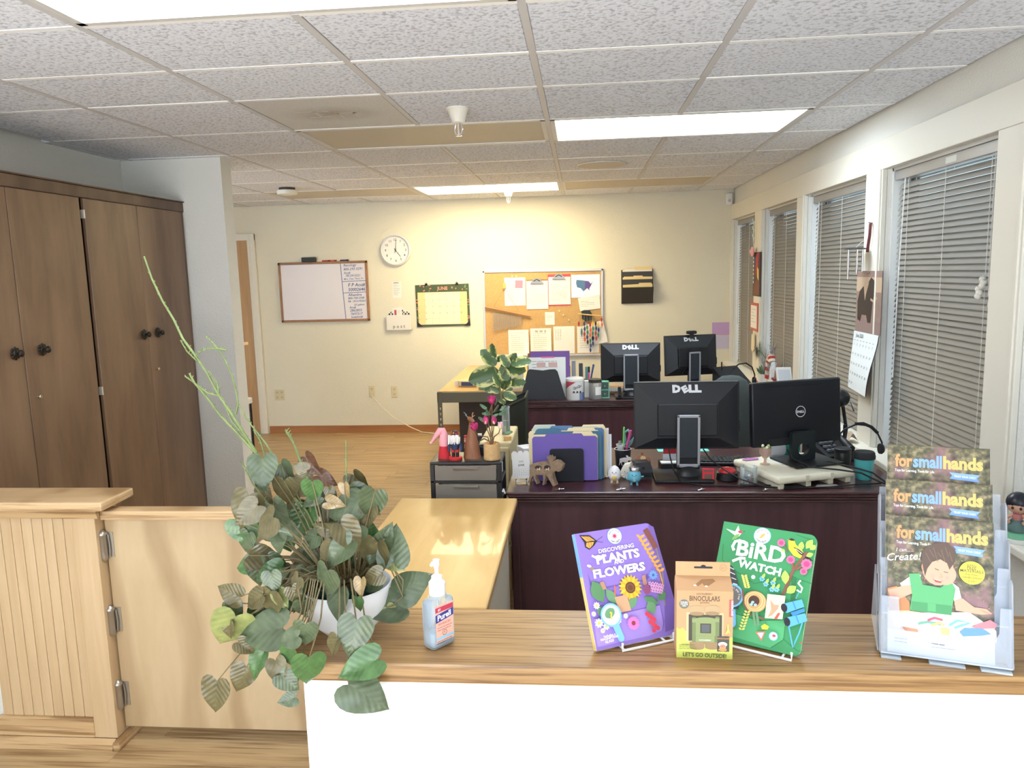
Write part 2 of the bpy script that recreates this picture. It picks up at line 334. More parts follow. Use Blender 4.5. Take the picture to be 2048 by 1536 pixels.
for i, (y0, y1) in enumerate(WIN):
    w = thing('window_%d' % (i + 1), ['window nearest the counter behind its blind', 'window behind the widest blind', 'window between the two calendars', 'second window from the far corner', 'window in the far corner'][i], 'window', (XR, 0, 0), kind='structure')
    MB().box(.022, .16, y1 - .012, y1, ZS, ZT).box(.022, .16, y0, y0 + .012, ZS, ZT).box(.022, .16, y0, y1, ZT - .012, ZT).build('window_jamb', jamb_m, w)
    MB().box(.10, .135, y0 + .012, y0 + .05, ZS, ZT).box(.10, .135, y1 - .05, y1 - .012, ZS, ZT).box(.10, .135, y0, y1, ZS, ZS + .04).box(.10, .135, y0, y1, ZT - .05, ZT).box(.10, .135, y0 + .05, y1 - .05, 1.30, 1.33).build('window_frame', mat('sash', (120, 116, 110), .5), w)
    MB().box(.115, .121, y0 + .05, y1 - .05, ZS + .04, ZT - .05).build('window_pane', GLASS, w)
    bl = thing('window_blind', lab[i], 'blind', (XR + .05, 0, 0), group='horizontal slat blinds on the window wall')
    a, c = y0 + .014, y1 - .030
    MB().bev(-.025, .02, a, c + .01, 1.918, 1.962, .003).build('head_rail', rail_m, bl)
    MB().bev(-.013, .013, a, c, ZS + .006, ZS + .022, .003).build('bottom_rail', rail_m, bl)
    prof = []; tw = .031
    for k in range(5):
        u = (k / 4 - .5) * tw; prof.append((u, .0025 * (1 - (2 * u / tw) ** 2)))
    th = R(56); ct, st = math.cos(th), math.sin(th)
    tp = [(u * ct - v * st, u * st + v * ct) for u, v in prof]; bt = [(u * ct - (v - .0008) * st, u * st + (v - .0008) * ct) for u, v in prof]
    sm = MB().prism([(x, z) for x, z in tp] + [(x, z) for x, z in bt[::-1]], c - a, 'y', a).mesh('slat', slat_m, 40)
    ns = 50; dz = (1.912 - (ZS + .03)) / ns
    for k in range(ns): put('slat', sm, bl, (0, 0, ZS + .034 + dz * k))
    for f in (.13, .5, .87):
        yy = a + (c - a) * f; MB().tube([(-.016, yy, 1.92), (-.016, yy, ZS + .02)], .0013, 5).tube([(.016, yy, 1.92), (.016, yy, ZS + .02)], .0011, 5).build('ladder_cord', cord_m, bl)
    MB().tube([(-.022, c - .10, 1.93), (-.03, c - .09, 1.5), (-.034, c - .085, 1.02)], .003, 6).build('tilt_wand', clear('wand', amount=.5), bl)
    MB().tube([(-.022, a + .07, 1.93), (-.025, a + .065, 1.5), (-.024, a + .07, 1.40)], .0016, 5).tube([(-.022, a + .09, 1.93), (-.025, a + .082, 1.5), (-.024, a + .08, 1.42)], .0016, 5).lathe([(.003, 0), (.007, .012), (.004, .03)], 8, (-.024, a + .07, 1.375)).build('pull_cord', cord_m, bl)
MB().box(-.026, -.025, 3.20, 3.29, 1.928, 1.952).build('maker_sticker', mat('sticker', (205, 205, 195), .6), [o for o in COL.objects if o.name == 'window_blind.001'][0])

# door in the back wall
dm = wood('door_veneer', (176, 136, 92), (200, 162, 116), (12, 12, .8), .5)
d = thing('door_1', 'tan wooden door in the back wall beside the whiteboard', 'door', (-3.24, YB, 0), kind='structure')
MB().bev(-.86, 0, -.02, -.004, .012, 1.925, .003).build('door_panel', dm, d)
MB().bev(0, .075, -.028, -.001, 0, 1.985, .004).bev(-.94, -.86, -.028, -.001, 0, 1.985, .004).bev(-.94, .075, -.03, -.001, 1.925, 1.99, .004).build('door_casing', trim_m, d)
MB().bev(.01, .03, -.034, -.028, 0, 1.98, .002).build('casing_bead', trim_m, d)

# ------------------------------------------------------------------ ceiling fixtures
def panel(label, c0, c1, r, emit=None, strength=0., col=(204, 194, 174)):
    x0, x1, y0, y1 = CX[c0] + .012, CX[c1] - .012, RY[r] + .012, RY[r + 1] - .012
    t = thing('ceiling_light', label, 'ceiling light', (0, 0, ZC), group='fluorescent ceiling panels')
    MB().box(x0, x1, y0, y0 + .022, -.008, .02).box(x0, x1, y1 - .022, y1, -.008, .02).box(x0, x0 + .022, y0, y1, -.008, .02).box(x1 - .022, x1, y0, y1, -.008, .02).build('frame', mat('light_frame', (215, 213, 208), .45), t)
    if emit: m = mat('diffuser_' + label[:12].replace(' ', '_'), emit, .4, emit=emit, estr=strength)
    else: m = mat('unlit_diffuser', col, .5, bump=.3, bscale=300)
    MB().box(x0 + .022, x1 - .022, y0 + .022, y1 - .022, -.002, .006).build('diffuser', m, t)
panel('big lit ceiling panel at the top corner above the closet', 4, 6, 5, (236, 245, 255), LIGHT_NEAR)
panel('cool white lit ceiling panel near the windows', 6, 8, 9, (228, 244, 255), LIGHT_MID)
panel('warm yellow lit ceiling panel nearest the back wall', 4, 6, 13, (255, 236, 190), LIGHT_FAR)
panel('unlit tan ceiling panel behind the cone-shaped sprinkler', 4, 6, 9)
panel('unlit tan ceiling panel in the far corner by the windows', 6, 8, 13)
panel('unlit tan ceiling panel near the smoke detector', 2, 4, 13)
# perforated return grille with a dust stain
gm = mat('grille_metal', (190, 184, 174), .6); nt = gm.node_tree; N = nt.nodes; L = nt.links; b = N['Principled BSDF']; tc = N.new('ShaderNodeTexCoord')
mp = N.new('ShaderNodeMapping'); mp.inputs['Location'].default_value = (0, .04, 0); mp.inputs['Scale'].default_value = (4.2, 5.8, 0); L.new(tc.outputs['Object'], mp.inputs[0])
gr = N.new('ShaderNodeTexGradient'); gr.gradient_type = 'SPHERICAL'; L.new(mp.outputs[0], gr.inputs[0])
nz = N.new('ShaderNodeTexNoise'); nz.inputs['Scale'].default_value = 9; L.new(tc.outputs['Object'], nz.inputs['Vector'])
mm = N.new('ShaderNodeMath'); mm.operation = 'MULTIPLY'; L.new(gr.outputs['Fac'], mm.inputs[0]); L.new(nz.outputs['Fac'], mm.inputs[1])
mx = N.new('ShaderNodeMix'); mx.data_type = 'RGBA'; mx.inputs['A'].default_value = lin((212, 210, 206)); mx.inputs['B'].default_value = lin((128, 108, 80)); L.new(mm.outputs[0], mx.inputs['Factor'])
ck = N.new('ShaderNodeTexVoronoi'); ck.inputs['Scale'].default_value = 130; L.new(tc.outputs['Object'], ck.inputs['Vector']); c2 = N.new('ShaderNodeValToRGB'); c2.color_ramp.elements[0].position = .18; c2.color_ramp.elements[1].position = .3; c2.color_ramp.elements[0].color = (.45, .43, .4, 1); L.new(ck.outputs['Distance'], c2.inputs[0])
m2 = N.new('ShaderNodeMix'); m2.data_type = 'RGBA'; m2.blend_type = 'MULTIPLY'; m2.inputs['Factor'].default_value = .5; L.new(mx.outputs['Result'], m2.inputs['A']); L.new(c2.outputs[0], m2.inputs['B']); L.new(m2.outputs['Result'], b.inputs['Base Color'])
t = thing('return_air_grille', 'grey perforated ceiling grille with a brown dust stain', 'air vent', (-1.058, 3.415, ZC))
MB().bev(-.29, .29, -.31, .31, -.006, .0, .002).build('perforated_plate', gm, t)
am = mat('grille_clean', (205, 200, 190), .6)
MB().box(-.12, -.02, .04, .055, -.0065, -.006).box(-.07, -.055, -.07, .05, -.0065, -.006).box(.02, .12, -.02, -.005, -.0065, -.006).box(.02, .033, -.02, .09, -.0065, -.006).box(.09, .105, -.02, .07, -.0065, -.006).box(-.14, .0, -.07, -.058, -.0065, -.006).build('vane', am, t)
def sprinkler(label, x, y, s=1.):
    t = thing('fire_sprinkler', label, 'sprinkler', (x, y, ZC - .006), group='cone-shaped ceiling sprinklers')
    MB().lathe([(.050 * s, 0), (.050 * s, -.006 * s), (.042 * s, -.014 * s), (.027 * s, -.06 * s), (.02 * s, -.064 * s)], 24).build('escutcheon', mat('sprinkler_cream', (226, 220, 206), .5), t, 40)
    MB().tube([(-.011 * s, 0, -.062 * s), (-.017 * s, 0, -.085 * s), (-.013 * s, 0, -.105 * s), (0, 0, -.112 * s), (.013 * s, 0, -.105 * s), (.017 * s, 0, -.085 * s), (.011 * s, 0, -.062 * s)], .0032 * s, 6).build('frame_arm', CHROME, t, 60)
    MB().tube([(0, 0, -.062 * s), (0, 0, -.112 * s)], .004 * s, 8).build('glass_bulb', mat('bulb_glass', (210, 190, 170), .1), t, 60)
    MB().lathe([(.006 * s, -.112 * s), (.013 * s, -.115 * s), (.013 * s, -.117 * s)], 12).build('deflector', CHROME, t)
sprinkler('cone-shaped fire sprinkler below the unlit tan panel', -.51, 3.40)
sprinkler('far small fire sprinkler beside the warm lit panel', -.60, 6.72)
t = thing('smoke_detector', 'white round smoke detector on the far ceiling', 'detector', (-2.27, 6.02, ZC - .006))
MB().lathe([(.062, 0), (.062, -.02)], 24).build('mounting_base', mat('detector_dark', (70, 66, 60), .6), t, 40)
MB().lathe([(.078, -.02), (.082, -.03), (.076, -.052), (.04, -.058), (.001, -.058)], 24).build('cover', mat('detector_white', (232, 228, 216), .5), t, 40)
t = MB().lathe([(.165, 0), (.162, -.008), (.13, -.012), (.001, -.012)], 32, (.155, 5.36, ZC - .007)).build('ceiling_speaker', mat('speaker_cream', (214, 206, 190), .7), None, 40)
tag(t, 'round cream speaker disc set flush in the ceiling tiles', 'speaker')
t = thing('motion_sensor', 'small white motion sensor in the top corner by the windows', 'sensor', (1.37, YB - .01, 2.16))
MB().bev(-.03, .03, -.045, .008, -.055, .055, .012).build('body', mat('sensor_white', (230, 228, 222), .4), t, 40); MB().sphere((0, -.045, -.012), .014, 10, 6).build('lens', mat('sensor_lens', (200, 200, 205), .2), t, 60)

# ------------------------------------------------------------------ closet along the left wall
cw = wood('closet_veneer', (98, 74, 56), (146, 116, 88), (5, 5, .9), .42, bump=.04, contrast=(.2, .8), detail=5)
cf = wood('closet_frame_wood', (84, 64, 50), (116, 90, 70), (5, 5, 1), .45, bump=.04)
t = thing('closet', 'tall dark brown built-in closet with four flat doors', 'closet', (-2.305, 0, 0))
MB().box(-.344, -.02, 2.05, 4.418, 0, 1.985).build('carcass', mat('closet_inside', (40, 28, 22), .8), t)
MB().bev(-.02, .012, 2.05, 4.418, 1.945, 2.0, .004).bev(-.02, .006, 4.372, 4.418, 0, 1.945, .003).bev(-.02, -.006, 3.452, 3.482, 0, 1.945, .002).bev(-.02, -.002, 2.05, 4.418, 0, .05, .002).build('frame', cf, t)
MB().bev(-.345, .02, 2.05, 4.418, 2.0, 2.006, .002).build('top_board', cf, t)
def rosette(p, y, z):
    mb = MB()
    for k in range(8):
        a = k * PI / 4; mb.sphere((.005, y + .019 * math.cos(a), z + .019 * math.sin(a)), .009, 8, 5, (.5, 1, 1))
    mb.sphere((.006, y, z), .018, 12, 6, (.5, 1, 1)); mb.build('backplate', mat('antique_iron', (58, 52, 46), .45, .7), p, 60, (.02, 0, 0))
    MB().tube([(.006, y, z), (.022, y, z)], .005, 10).sphere((.03, y, z), .015, 14, 8, (.7, 1, 1)).build('knob', mat('antique_iron', (58, 52, 46), .45, .7), p, 60, (.02, 0, 0))
def lock(p, y, z): MB().tube([(.018, y, z), (.028, y, z), (.034, y, z), (.038, y, z)], [.005, .004, .009, .007], 10).build('lock', mat('brass_nickel', (190, 175, 150), .3, .8), p, 50)
for y0, y1, hy, ly in ((2.07, 2.535, 2.17, None), (2.54, 2.985, 2.93, None), (2.99, 3.45, 3.09, 3.035), (3.484, 3.915, 3.872, None), (3.919, 4.37, 4.005, 3.962)):
    dr = MB().bev(0, .018, y0, y1, .05, 1.943, .003).build('door', cw, t); rosette(dr, hy, 1.278)
    if ly: lock(dr, ly, 1.085)
for z in (1.85, 1.02, .3):
    MB().bev(.0, .022, 3.474, 3.481, z, z + .04, .002).build('hinge', mat('hinge_pale', (205, 195, 180), .35, .4), t)

# ------------------------------------------------------------------ half wall with beadboard, gate
bd = wood('oak_pale', (190, 160, 120), (208, 180, 142), (10, 10, .7), .45, bump=.03)
bdx = wood('oak_pale_cross', (186, 152, 108), (208, 176, 134), (.8, 12, 12), .4, streak=(3, 3, 90), bump=.03)
t = thing('half_wall', 'pale oak half wall with beadboard panel and overhanging cap', 'half wall', (0, 2.29, 0))
MB().box(-1.99, -1.60, .012, .105, 0, .83).build('core', bd, t)
nb = 9; bw = (1.985 - 1.655) / nb; bm_ = MB().bev(-bw / 2 + .0006, bw / 2 - .0006, 0, .014, .098, .825, .003).mesh('bead_board', bd)
for k in range(nb): put('bead_board', bm_, t, (-1.985 + bw * (k + .5), .004, 0))
MB().bev(-1.655, -1.60, -.006, .014, .03, .825, .002).build('corner_stile', bd, t)
MB().bev(-1.602, -1.575, -.006, .115, .03, .83, .002).build('end_board', bd, t)
MB().bev(-2.0, -1.655, -.008, .012, .03, .098, .003).build('bottom_rail', bdx, t)
MB().prism([(-.008, .03), (-.03, .022), (-.034, 0), (.0, 0)], .42, 'x', -2.0).build('base_moulding', bdx, t)
MB().bev(-1.58, -1.553, -.034, .12, 0, .03, .006).build('base_return', bdx, t)
MB().bev(-2.66, -1.52, -.045, .135, .833, .863, .006).build('cap', bdx, t)
MB().prism([(-.002, .833), (-.022, .833), (-.012, .80), (-.002, .80)], .44, 'x', -2.0).build('cove_moulding', bdx, t)
o = MB().box(-2.65, -1.99, 2.31, 2.39, 0, .83).build('wall_low', wall_m); struct(o, 'low white wall continuing the oak half wall', 'wall')
o = MB().bev(-2.65, -2.0, 2.296, 2.31, 0, .07, .003).build('baseboard_front', _mats['baseboard_wood']); struct(o, 'brown baseboard under the low white wall', 'baseboard')
ply = wood('birch_plywood', (184, 158, 120), (204, 180, 144), (4, 4, 1.0), .42, wave=('X', .9, 9.0, 1.3, (1.6, 1, .7), .6), bump=.02, rnd=False)
t = thing('swing_gate', 'low birch plywood swing gate between half wall and counter', 'gate', (-1.568, 2.335, 0))
MB().bev(0, .72, -.012, .012, .05, .792, .002).build('panel', ply, t)
MB().bev(-.004, .725, -.03, .03, .785, .816, .005).build('top_rail', bdx, t)
hm = mat('satin_nickel', (176, 170, 160), .32, .85)
for z in (.695, .435, .17):
    h = MB().lathe([(.003, -.052), (.010, -.046), (.013, -.036), (.013, .036), (.0145, .038), (.0145, .044), (.010, .05), (.004, .055)], 16, (-.004, -.024, z)).build('hinge', hm, t, 40)
    MB().box(-.004, .026, -.0145, -.012, z - .04, z + .045).tube([(.012, -.018, z + .04), (.015, -.018, z), (.012, -.018, z - .038)], .0028, 6).build('hinge_leaf', hm, h)

# ------------------------------------------------------------------ reception counter
oak = wood('oak_counter', (140, 104, 62), (186, 148, 98), (1.4, 30, 30), .36, streak=(4, 120, 120), bump=.05, contrast=(.25, .75), rnd=False)
t = thing('reception_counter', 'white plastered reception counter with a thick oak top', 'counter', (0, 0, 0))
MB().bev(-.595, 1.335, 1.385, 1.645, .762, .80, .006).build('oak_top', oak, t)
MB().box(-.565, 1.334, 1.41, 1.63, 0, .762).build('plaster_front', mat('counter_plaster', (236, 237, 238), .8, bump=.35, bscale=110), t)
# ================================================================== FURNITURE
mah = wood('mahogany', (52, 26, 30), (80, 42, 46), (.9, 12, 12), .3, bump=.02, coat=.25)
mahv = wood('mahogany_upright', (62, 36, 43), (86, 54, 60), (9, 9, .8), .35, bump=.02, coat=.15)
ZD = .69
def desk(name, label, x0, x1, y0, y1):
    t = thing(name, label, 'desk', (0, 0, 0), group='dark mahogany office desks')
    MB().bev(x0, x1, y0, y1, ZD - .012, ZD, .004).build('desktop', mah, t)
    for k in range(3): MB().bev(x0 + .006 + .004 * k, x1 - .006 - .004 * k, y0 + .006 + .004 * k, y1 - .004, ZD - .0235 - .0115 * k, ZD - .0135 - .0115 * k, .0045).build('edge_moulding', mah, t, 40)
    MB().bev(x0 + .03, x1 - .03, y0 + .035, y0 + .053, .04, ZD - .05, .002).build('modesty_panel', mahv, t)
    for x in (x0 + .018, x1 - .048):
        MB().bev(x, x + .03, y0 + .025, y1 - .01, 0, ZD - .05, .003).build('side_panel', mahv, t)
    MB().bev(x0 + .03, x1 - .03, y0 + .03, y0 + .06, 0, .04, .002).build('plinth', mahv, t)
    return t
desk('office_desk', 'long dark mahogany desk just behind the counter', -.306, 1.24, 2.947, 3.72)
desk('office_desk', 'second mahogany desk farther back below the corkboard', -.415, 1.30, 5.10, 5.78)

birch = wood('birch_top', (192, 152, 88), (214, 176, 114), (6, 1.0, 6), .3, bump=.01, coat=.1)
t = thing('low_table', 'low honey birch table standing behind the counter', 'table', (0, 0, 0))
MB().bev(-.70, -.25, 1.865, 2.84, .676, .70, .006).build('tabletop', birch, t)
MB().box(-.30, -.285, 1.92, 2.80, 0, .676).build('side_panel', mat('melamine_grey', (196, 186, 170), .5), t)
MB().box(-.665, -.65, 1.92, 2.80, 0, .676).build('side_panel', _mats['melamine_grey'], t)
MB().box(-.283, -.27, 1.90, 1.925, 0, .676).build('edge_strip', wood('edge_wood', (150, 110, 60), (180, 136, 84), (8, 8, 1), .5), t)
MB().box(-.65, -.30, 2.30, 2.315, .05, .60).build('stretcher', _mats['melamine_grey'], t)

# plastic drawer tower
t = thing('drawer_tower', 'black framed plastic drawer tower with smoky clear drawers', 'drawer unit', (-.006, 0, 0))
bf = mat('tower_black', (34, 34, 36), .4)
MB().bev(-.593, -.311, 2.92, 3.10, .808, .82, .004).build('top_frame', bf, t)
MB().box(-.575, -.33, 2.94, 3.085, .8195, .8205).build('top_inset', mat('tower_top', (74, 66, 56), .35), t)
mb = MB()
for x in (-.593, -.329):
    for y in (2.92, 3.082): mb.bev(x, x + .018, y, y + .018, .02, .81, .003)
mb.build('posts', bf, t)
for z in (.735, .66, .585, .51, .435, .36, .285, .21, .135, .02):
    MB().bev(-.593, -.311, 2.92, 3.10, z, z + .012, .003).build('rail', bf, t)
sm = clear('smoky_plastic', (196, 188, 178), .72, .2)
for k in range(9):
    z0 = .748 - k * .075; z1 = z0 + .059
    d = MB().bev(-.573, -.331, 2.916, 2.92, z0, z1, .001).box(-.573, -.331, 2.92, 3.08, z0, z0 + .003).box(-.573, -.57, 2.92, 3.08, z0, z1 - .02).box(-.334, -.331, 2.92, 3.08, z0, z1 - .02).build('drawer', sm, t)
    MB().bev(-.50, -.40, 2.908, 2.918, z1 - .012, z1 - .004, .003).build('handle', sm, d)
    if k == 0:
        for j, (a, b_, zz) in enumerate(((-.56, -.37, .774), (-.545, -.36, .782), (-.53, -.345, .766), (-.55, -.35, .756))): MB().bev(a, b_, 2.94, 3.06, zz, zz + .005, .001).build('stored_folder', mat('stored_%d' % j, [(225, 220, 205), (190, 150, 140), (215, 205, 180), (150, 150, 165)][j], .8), d)
    if k == 1: MB().bev(-.56, -.345, 2.935, 3.07, z0 + .006, z0 + .03, .004).build('stored_paper', mat('stored_paper', (206, 202, 196), .8), d)
MB().tube([(-.309, 2.925, .70), (-.306, 2.925, .71), (-.30, 2.93, .692)], .004, 6).build('latch', mat('latch_white', (225, 225, 222), .4), t)
MB().bev(-.3105, -.308, 2.945, 2.953, .775, .815, .001).build('side_clip', _mats['latch_white'], t)

# beige file cabinet
t = thing('file_cabinet', 'low beige metal file cabinet under the slim glass vase', 'cabinet', (0, 0, 0))
bgm = mat('beige_enamel', (196, 180, 138), .45)
MB().bev(-.49, -.335, 3.55, 3.95, .0, .757, .008).build('body', bgm, t)
for k in range(3):
    d = MB().bev(-.478, -.347, 3.536, 3.55, .03 + k * .24, .255 + k * .24, .004).build('drawer', bgm, t); MB().bev(-.435, -.39, 3.522, 3.537, .20 + k * .24, .215 + k * .24, .003).build('handle', CHROME, d)
MB().cyl((-.355, 3.60, .757), (-.355, 3.60, .778), .018, .018, 14).build('stopper', mat('cork_tan', (214, 170, 110), .7), t, 40)
# waste bin behind it
t = thing('waste_bin', 'dark green bin with a slanted rim behind the beige cabinet', 'bin', (-.40, 4.42, 0))
MB().add([(-.09, -.1, 0), (.07, -.1, 0), (.07, .1, 0), (-.09, .1, 0), (-.10, -.13, .76), (.08, -.13, .845), (.08, .13, .845), (-.10, .13, .76)], [(3, 2, 1, 0), (0, 1, 5, 4), (1, 2, 6, 5), (2, 3, 7, 6), (3, 0, 4, 7)]).build('shell', mat('bin_green', (38, 42, 34), .6), t)
MB().tube([(-.10, -.13, .76), (.08, -.13, .845), (.08, .13, .845), (-.10, .13, .76), (-.10, -.13, .76)], .008, 6).build('rim', mat('bin_green', (38, 42, 34), .6), t)
MB().box(-.085, .065, -.095, .095, .3, .31).build('liner', SOFTBLACK, t)

# boltless steel work table against the back wall
t = thing('work_table', 'steel framed work table with a honey chipboard top at the back', 'table', (0, 0, 0))
stl = mat('grey_steel', (110, 104, 88), .5, .2)
MB().bev(-1.10, -.27, 5.80, 7.43, .638, .66, .003).build('tabletop', birch, t)
MB().bev(-1.105, -.265, 5.79, 5.81, .572, .652, .004).build('front_beam', stl, t); MB().bev(-1.105, -.265, 7.415, 7.43, .572, .652, .004).build('rear_beam', stl, t)
MB().bev(-1.11, -1.09, 5.80, 7.42, .572, .652, .004).build('side_beam', stl, t); MB().bev(-.28, -.26, 5.80, 7.42, .572, .652, .004).build('side_beam', stl, t)
for x in (-1.105, -.30):
    for y in (5.788, 7.40):
        lg = MB().bev(x, x + .036, y, y + .004, 0, .655, .0015).box(x, x + .004, y, y + .03, 0, .655).build('leg', stl, t)
        if y < 6:
            for k in range(12):
                MB().lathe([(.006, 0), (.006, .0006)], 10).box(-.003, .003, -.014, 0, 0, .0006).build('keyhole_slot', mat('slot_light', (225, 205, 160), .8), lg, None, (x + .02, y - .0002, .53 - k * .042), (R(90), 0, 0))
t = thing('storage_cabinet', 'dark brown cabinet under the steel work table', 'cabinet', (0, 0, 0))
MB().bev(-.98, -.62, 6.05, 6.5, .02, .555, .008).build('body', mat('fridge_brown', (62, 50, 44), .5), t)
MB().bev(-.98, -.62, 6.02, 6.047, .02, .555, .006).build('door', mat('fridge_door', (68, 55, 48), .45), t)
MB().bev(-.66, -.645, 6.0, 6.02, .28, .45, .004).build('handle', stl, t)

# office chair between the desks
t = thing('office_chair', 'grey-green office chair showing between the front monitors', 'chair', (.80, 4.22, 0))
cm = mat('chair_fabric', (72, 78, 76), .85, bump=.2, bscale=300)
def back(u, v):
    w = .17 * (1 - .25 * (abs(2 * v - 1)) ** 3); x = (2 * u - 1) * w; return x, .02 * (1 - (2 * u - 1) ** 2) + .05 * (v - .4) ** 2 * 2, .52 + .46 * v
bk = MB()
bk.lathe([(.001, .50), (.07, .505), (.105, .56), (.115, .70), (.11, .86), (.085, .94), (.045, .966), (.001, .97)], 24, (.0, 0, 0), True, 1., .3)
bk.build('backrest', cm, t, 50)
MB().bev(-.22, .22, -.36, .06, .40, .46, .03, 3).build('seat', cm, t, 40)
MB().cyl((0, -.15, .1), (0, -.15, .40), .03).build('gas_lift', BLACK, t, 40)
MB().tube([(0, .02, .43), (0, .07, .5), (0, .04, .66)], .02, 8).build('back_support', BLACK, t, 40)
for s in (-1, 1): MB().tube([(s * .2, -.1, .43), (s * .25, -.08, .5), (s * .25, -.1, .62), (s * .25, -.24, .63)], .014, 8).build('armrest', BLACK, t, 40)
for k in range(5):
    a = k * 2 * PI / 5; l = MB().tube([(0, -.15, .1), (.26 * math.cos(a), -.15 + .26 * math.sin(a), .07)], [.022, .014], 8).build('base_arm', BLACK, t, 40); MB().cyl((.26 * math.cos(a) - .015, -.15 + .26 * math.sin(a), .03), (.26 * math.cos(a) + .015, -.15 + .26 * math.sin(a), .03), .03).build('caster', BLACK, l, 40)

# ------------------------------------------------------------------ monitors
logo_m = mat('logo_silver', (222, 222, 226), .35, .1)
def maker_logo(A, m, x, y, s, w=None):
    A.text(m, 'D', x - .98 * s, y, s, 'C', 0, .075, 0, .80 * s); A.text(m, 'E', x - .02 * s, y + .03 * s, s * .88, 'C', R(28), .07, 0, .58 * s); A.text(m, 'L', x + .50 * s, y, s, 'C', 0, .075, 0, .62 * s); A.text(m, 'L', x + 1.12 * s, y, s, 'C', 0, .075, 0, .62 * s)
def monitor_a(label, loc, rz, w, h, z0, col_w, col_z1, tilt=0., bw=.24, bx=0.):
    t = thing('monitor', label, 'monitor', loc, rz, 'square-logo monitors seen from behind')
    bz = .012
    MB().bev(bx - bw / 2, bx + bw / 2, -.145, .05, 0, bz, .004).build('base', BLACK, t)
    MB().lathe([(.058, bz), (.052, bz + .012), (.038, bz + .03), (.02, bz + .036), (.001, bz + .037)], 20, (0, -.03, 0)).build('swivel', BLACK, t, 50)
    cx = col_w / 2
    MB().bev(-cx, cx, -.04, -.015, bz + .012, z0 + .03, .003).build('lower_column', BLACK, t)
    zc0 = bz + .03
    MB().bev(-cx, -cx + .011, -.052, -.04, zc0, col_z1, .003).bev(cx - .011, cx, -.052, -.04, zc0, col_z1, .003).bev(-cx, cx, -.052, -.04, col_z1 - .012, col_z1, .003).bev(-cx, cx, -.052, -.04, zc0, zc0 + .014, .003).build('column_frame', SILVER, t)
    MB().bev(-cx + .011, cx - .011, -.049, -.04, zc0 + .04, col_z1 - .012, .002).build('column_insert', mat('slate_plastic', (44, 50, 56), .4), t)
    top = z0 + h
    P = Matrix.Translation((0, .0, z0 + h / 2)) @ Matrix.Rotation(R(tilt), 4, 'X') @ Matrix.Translation((0, 0, -z0 - h / 2))
    sh = MB().at(P).bev(-w / 2, w / 2, .03, .05, z0, top, .004).build('screen_housing', BLACK, t)
    ox, oz0, oz1 = w / 2 - .006, z0 + .006, top - .006; ix = .29 * w; iz0, iz1 = z0 + .18 * h, top - .30 * h
    o4 = [(-ox, .03, oz0), (ox, .03, oz0), (ox, .03, oz1), (-ox, .03, oz1)]; i4 = [(-ix, -.004, iz0), (ix, -.004, iz0), (ix, -.004, iz1), (-ix, -.004, iz1)]
    MB().at(P).add(o4 + i4, [(4, 5, 6, 7), (0, 1, 5, 4), (1, 2, 6, 5), (2, 3, 7, 6), (3, 0, 4, 7)]).build('back_shell', mat('charcoal_shell', (40, 41, 45), .45), t)
    MB().at(P).bev(-ix + .004, ix - .004, -.022, -.003, iz0 + .01, iz1 - .004, .005).build('electronics_cover', BLACK, t)
    MB().at(P).box(-w / 2 + .012, w / 2 - .012, .0497, .0508, z0 + .014, top - .012).build('screen', mat('screen_dark', (14, 15, 18), .2), t)
    MB().at(P).bev(w / 2 - .004, w / 2 + .004, .032, .046, z0 + .25 * h, z0 + .42 * h, .002).build('side_button_strip', BLACK, t)
    dz = oz1 - iz1; dy = .034; ln = math.hypot(dz, dy)
    q = P @ Vector((0, .03, oz1)) ; d = (P.to_3x3() @ Vector((0, dy, dz))).normalized()
    A = Art(t, q - d * ln * .46, (1, 0, 0), d, .0012, 'maker_logo'); 
    maker_logo(A, logo_m, 0, 0, .042 * w / .43); 
    for k in list(A.b): A.b[('maker_logo', k[1])] = A.b.pop(k)
    A.done()
    return t
m1 = monitor_a('black monitor with silver column at the front desk edge', (.435, 3.215, ZD), 0, .435, .285, .105, .094, .262, -3, .235, -.027)
m3 = monitor_a('black monitor standing in front of the corkboard corner', (.335, 5.30, ZD), 0, .405, .268, .092, .104, .29, -2, .22)
m4 = monitor_a('black monitor topped by a webcam at the far desk', (.78, 5.52, ZD), R(14), .385, .285, .105, .085, .275, -5, .22)
MB().bev(-.035, .035, .0, .04, .395, .418, .008).cyl((0, -.005, .407), (0, .045, .407), .011).box(-.01, .01, -.002, .03, .365, .40).build('webcam', SOFTBLACK, m4, 40)
MB().tube([(.02, .0, .25), (-.03, -.02, .2), (-.08, -.01, .12)], .003, 6).build('cable', BLACK, m4)
# monitor with the round logo on the riser
RZ2 = R(20)
t = thing('monitor', 'black monitor with a round silver logo on a cream riser', 'monitor', (.90, 3.225, ZD + .0552), RZ2)
MB().bev(-.10, .125, -.115, .07, 0, .008, .003).build('base', BLACK, t)
n = 28; ring = [(.026 * math.cos(2 * PI * i / n), .052 + .026 * math.sin(2 * PI * i / n)) for i in range(n)]
mb = MB()   # column with a round cable hole
ou = []
for i in range(n):
    a = 2 * PI * i / n; c, s_ = math.cos(a), math.sin(a); k = min(.056 / max(abs(c), 1e-6), (.075 if s_ > 0 else .044) / max(abs(s_), 1e-6)); ou.append((k * c, .052 + k * s_))
for y in (-.02, -.002): mb.add([(x, y, z) for x, z in ring] + [(x, y, z) for x, z in ou], [((i, (i + 1) % n, n + (i + 1) % n, n + i) if y < -.01 else (n + i, n + (i + 1) % n, (i + 1) % n, i)) for i in range(n)])
mb.add([(x, y, z) for y in (-.02, -.002) for x, z in ring], [(i, i + n, (i + 1) % n + n, (i + 1) % n) for i in range(n)])
mb.add([(x, y, z) for y in (-.02, -.002) for x, z in ou], [(i, (i + 1) % n, (i + 1) % n + n, i + n) for i in range(n)])
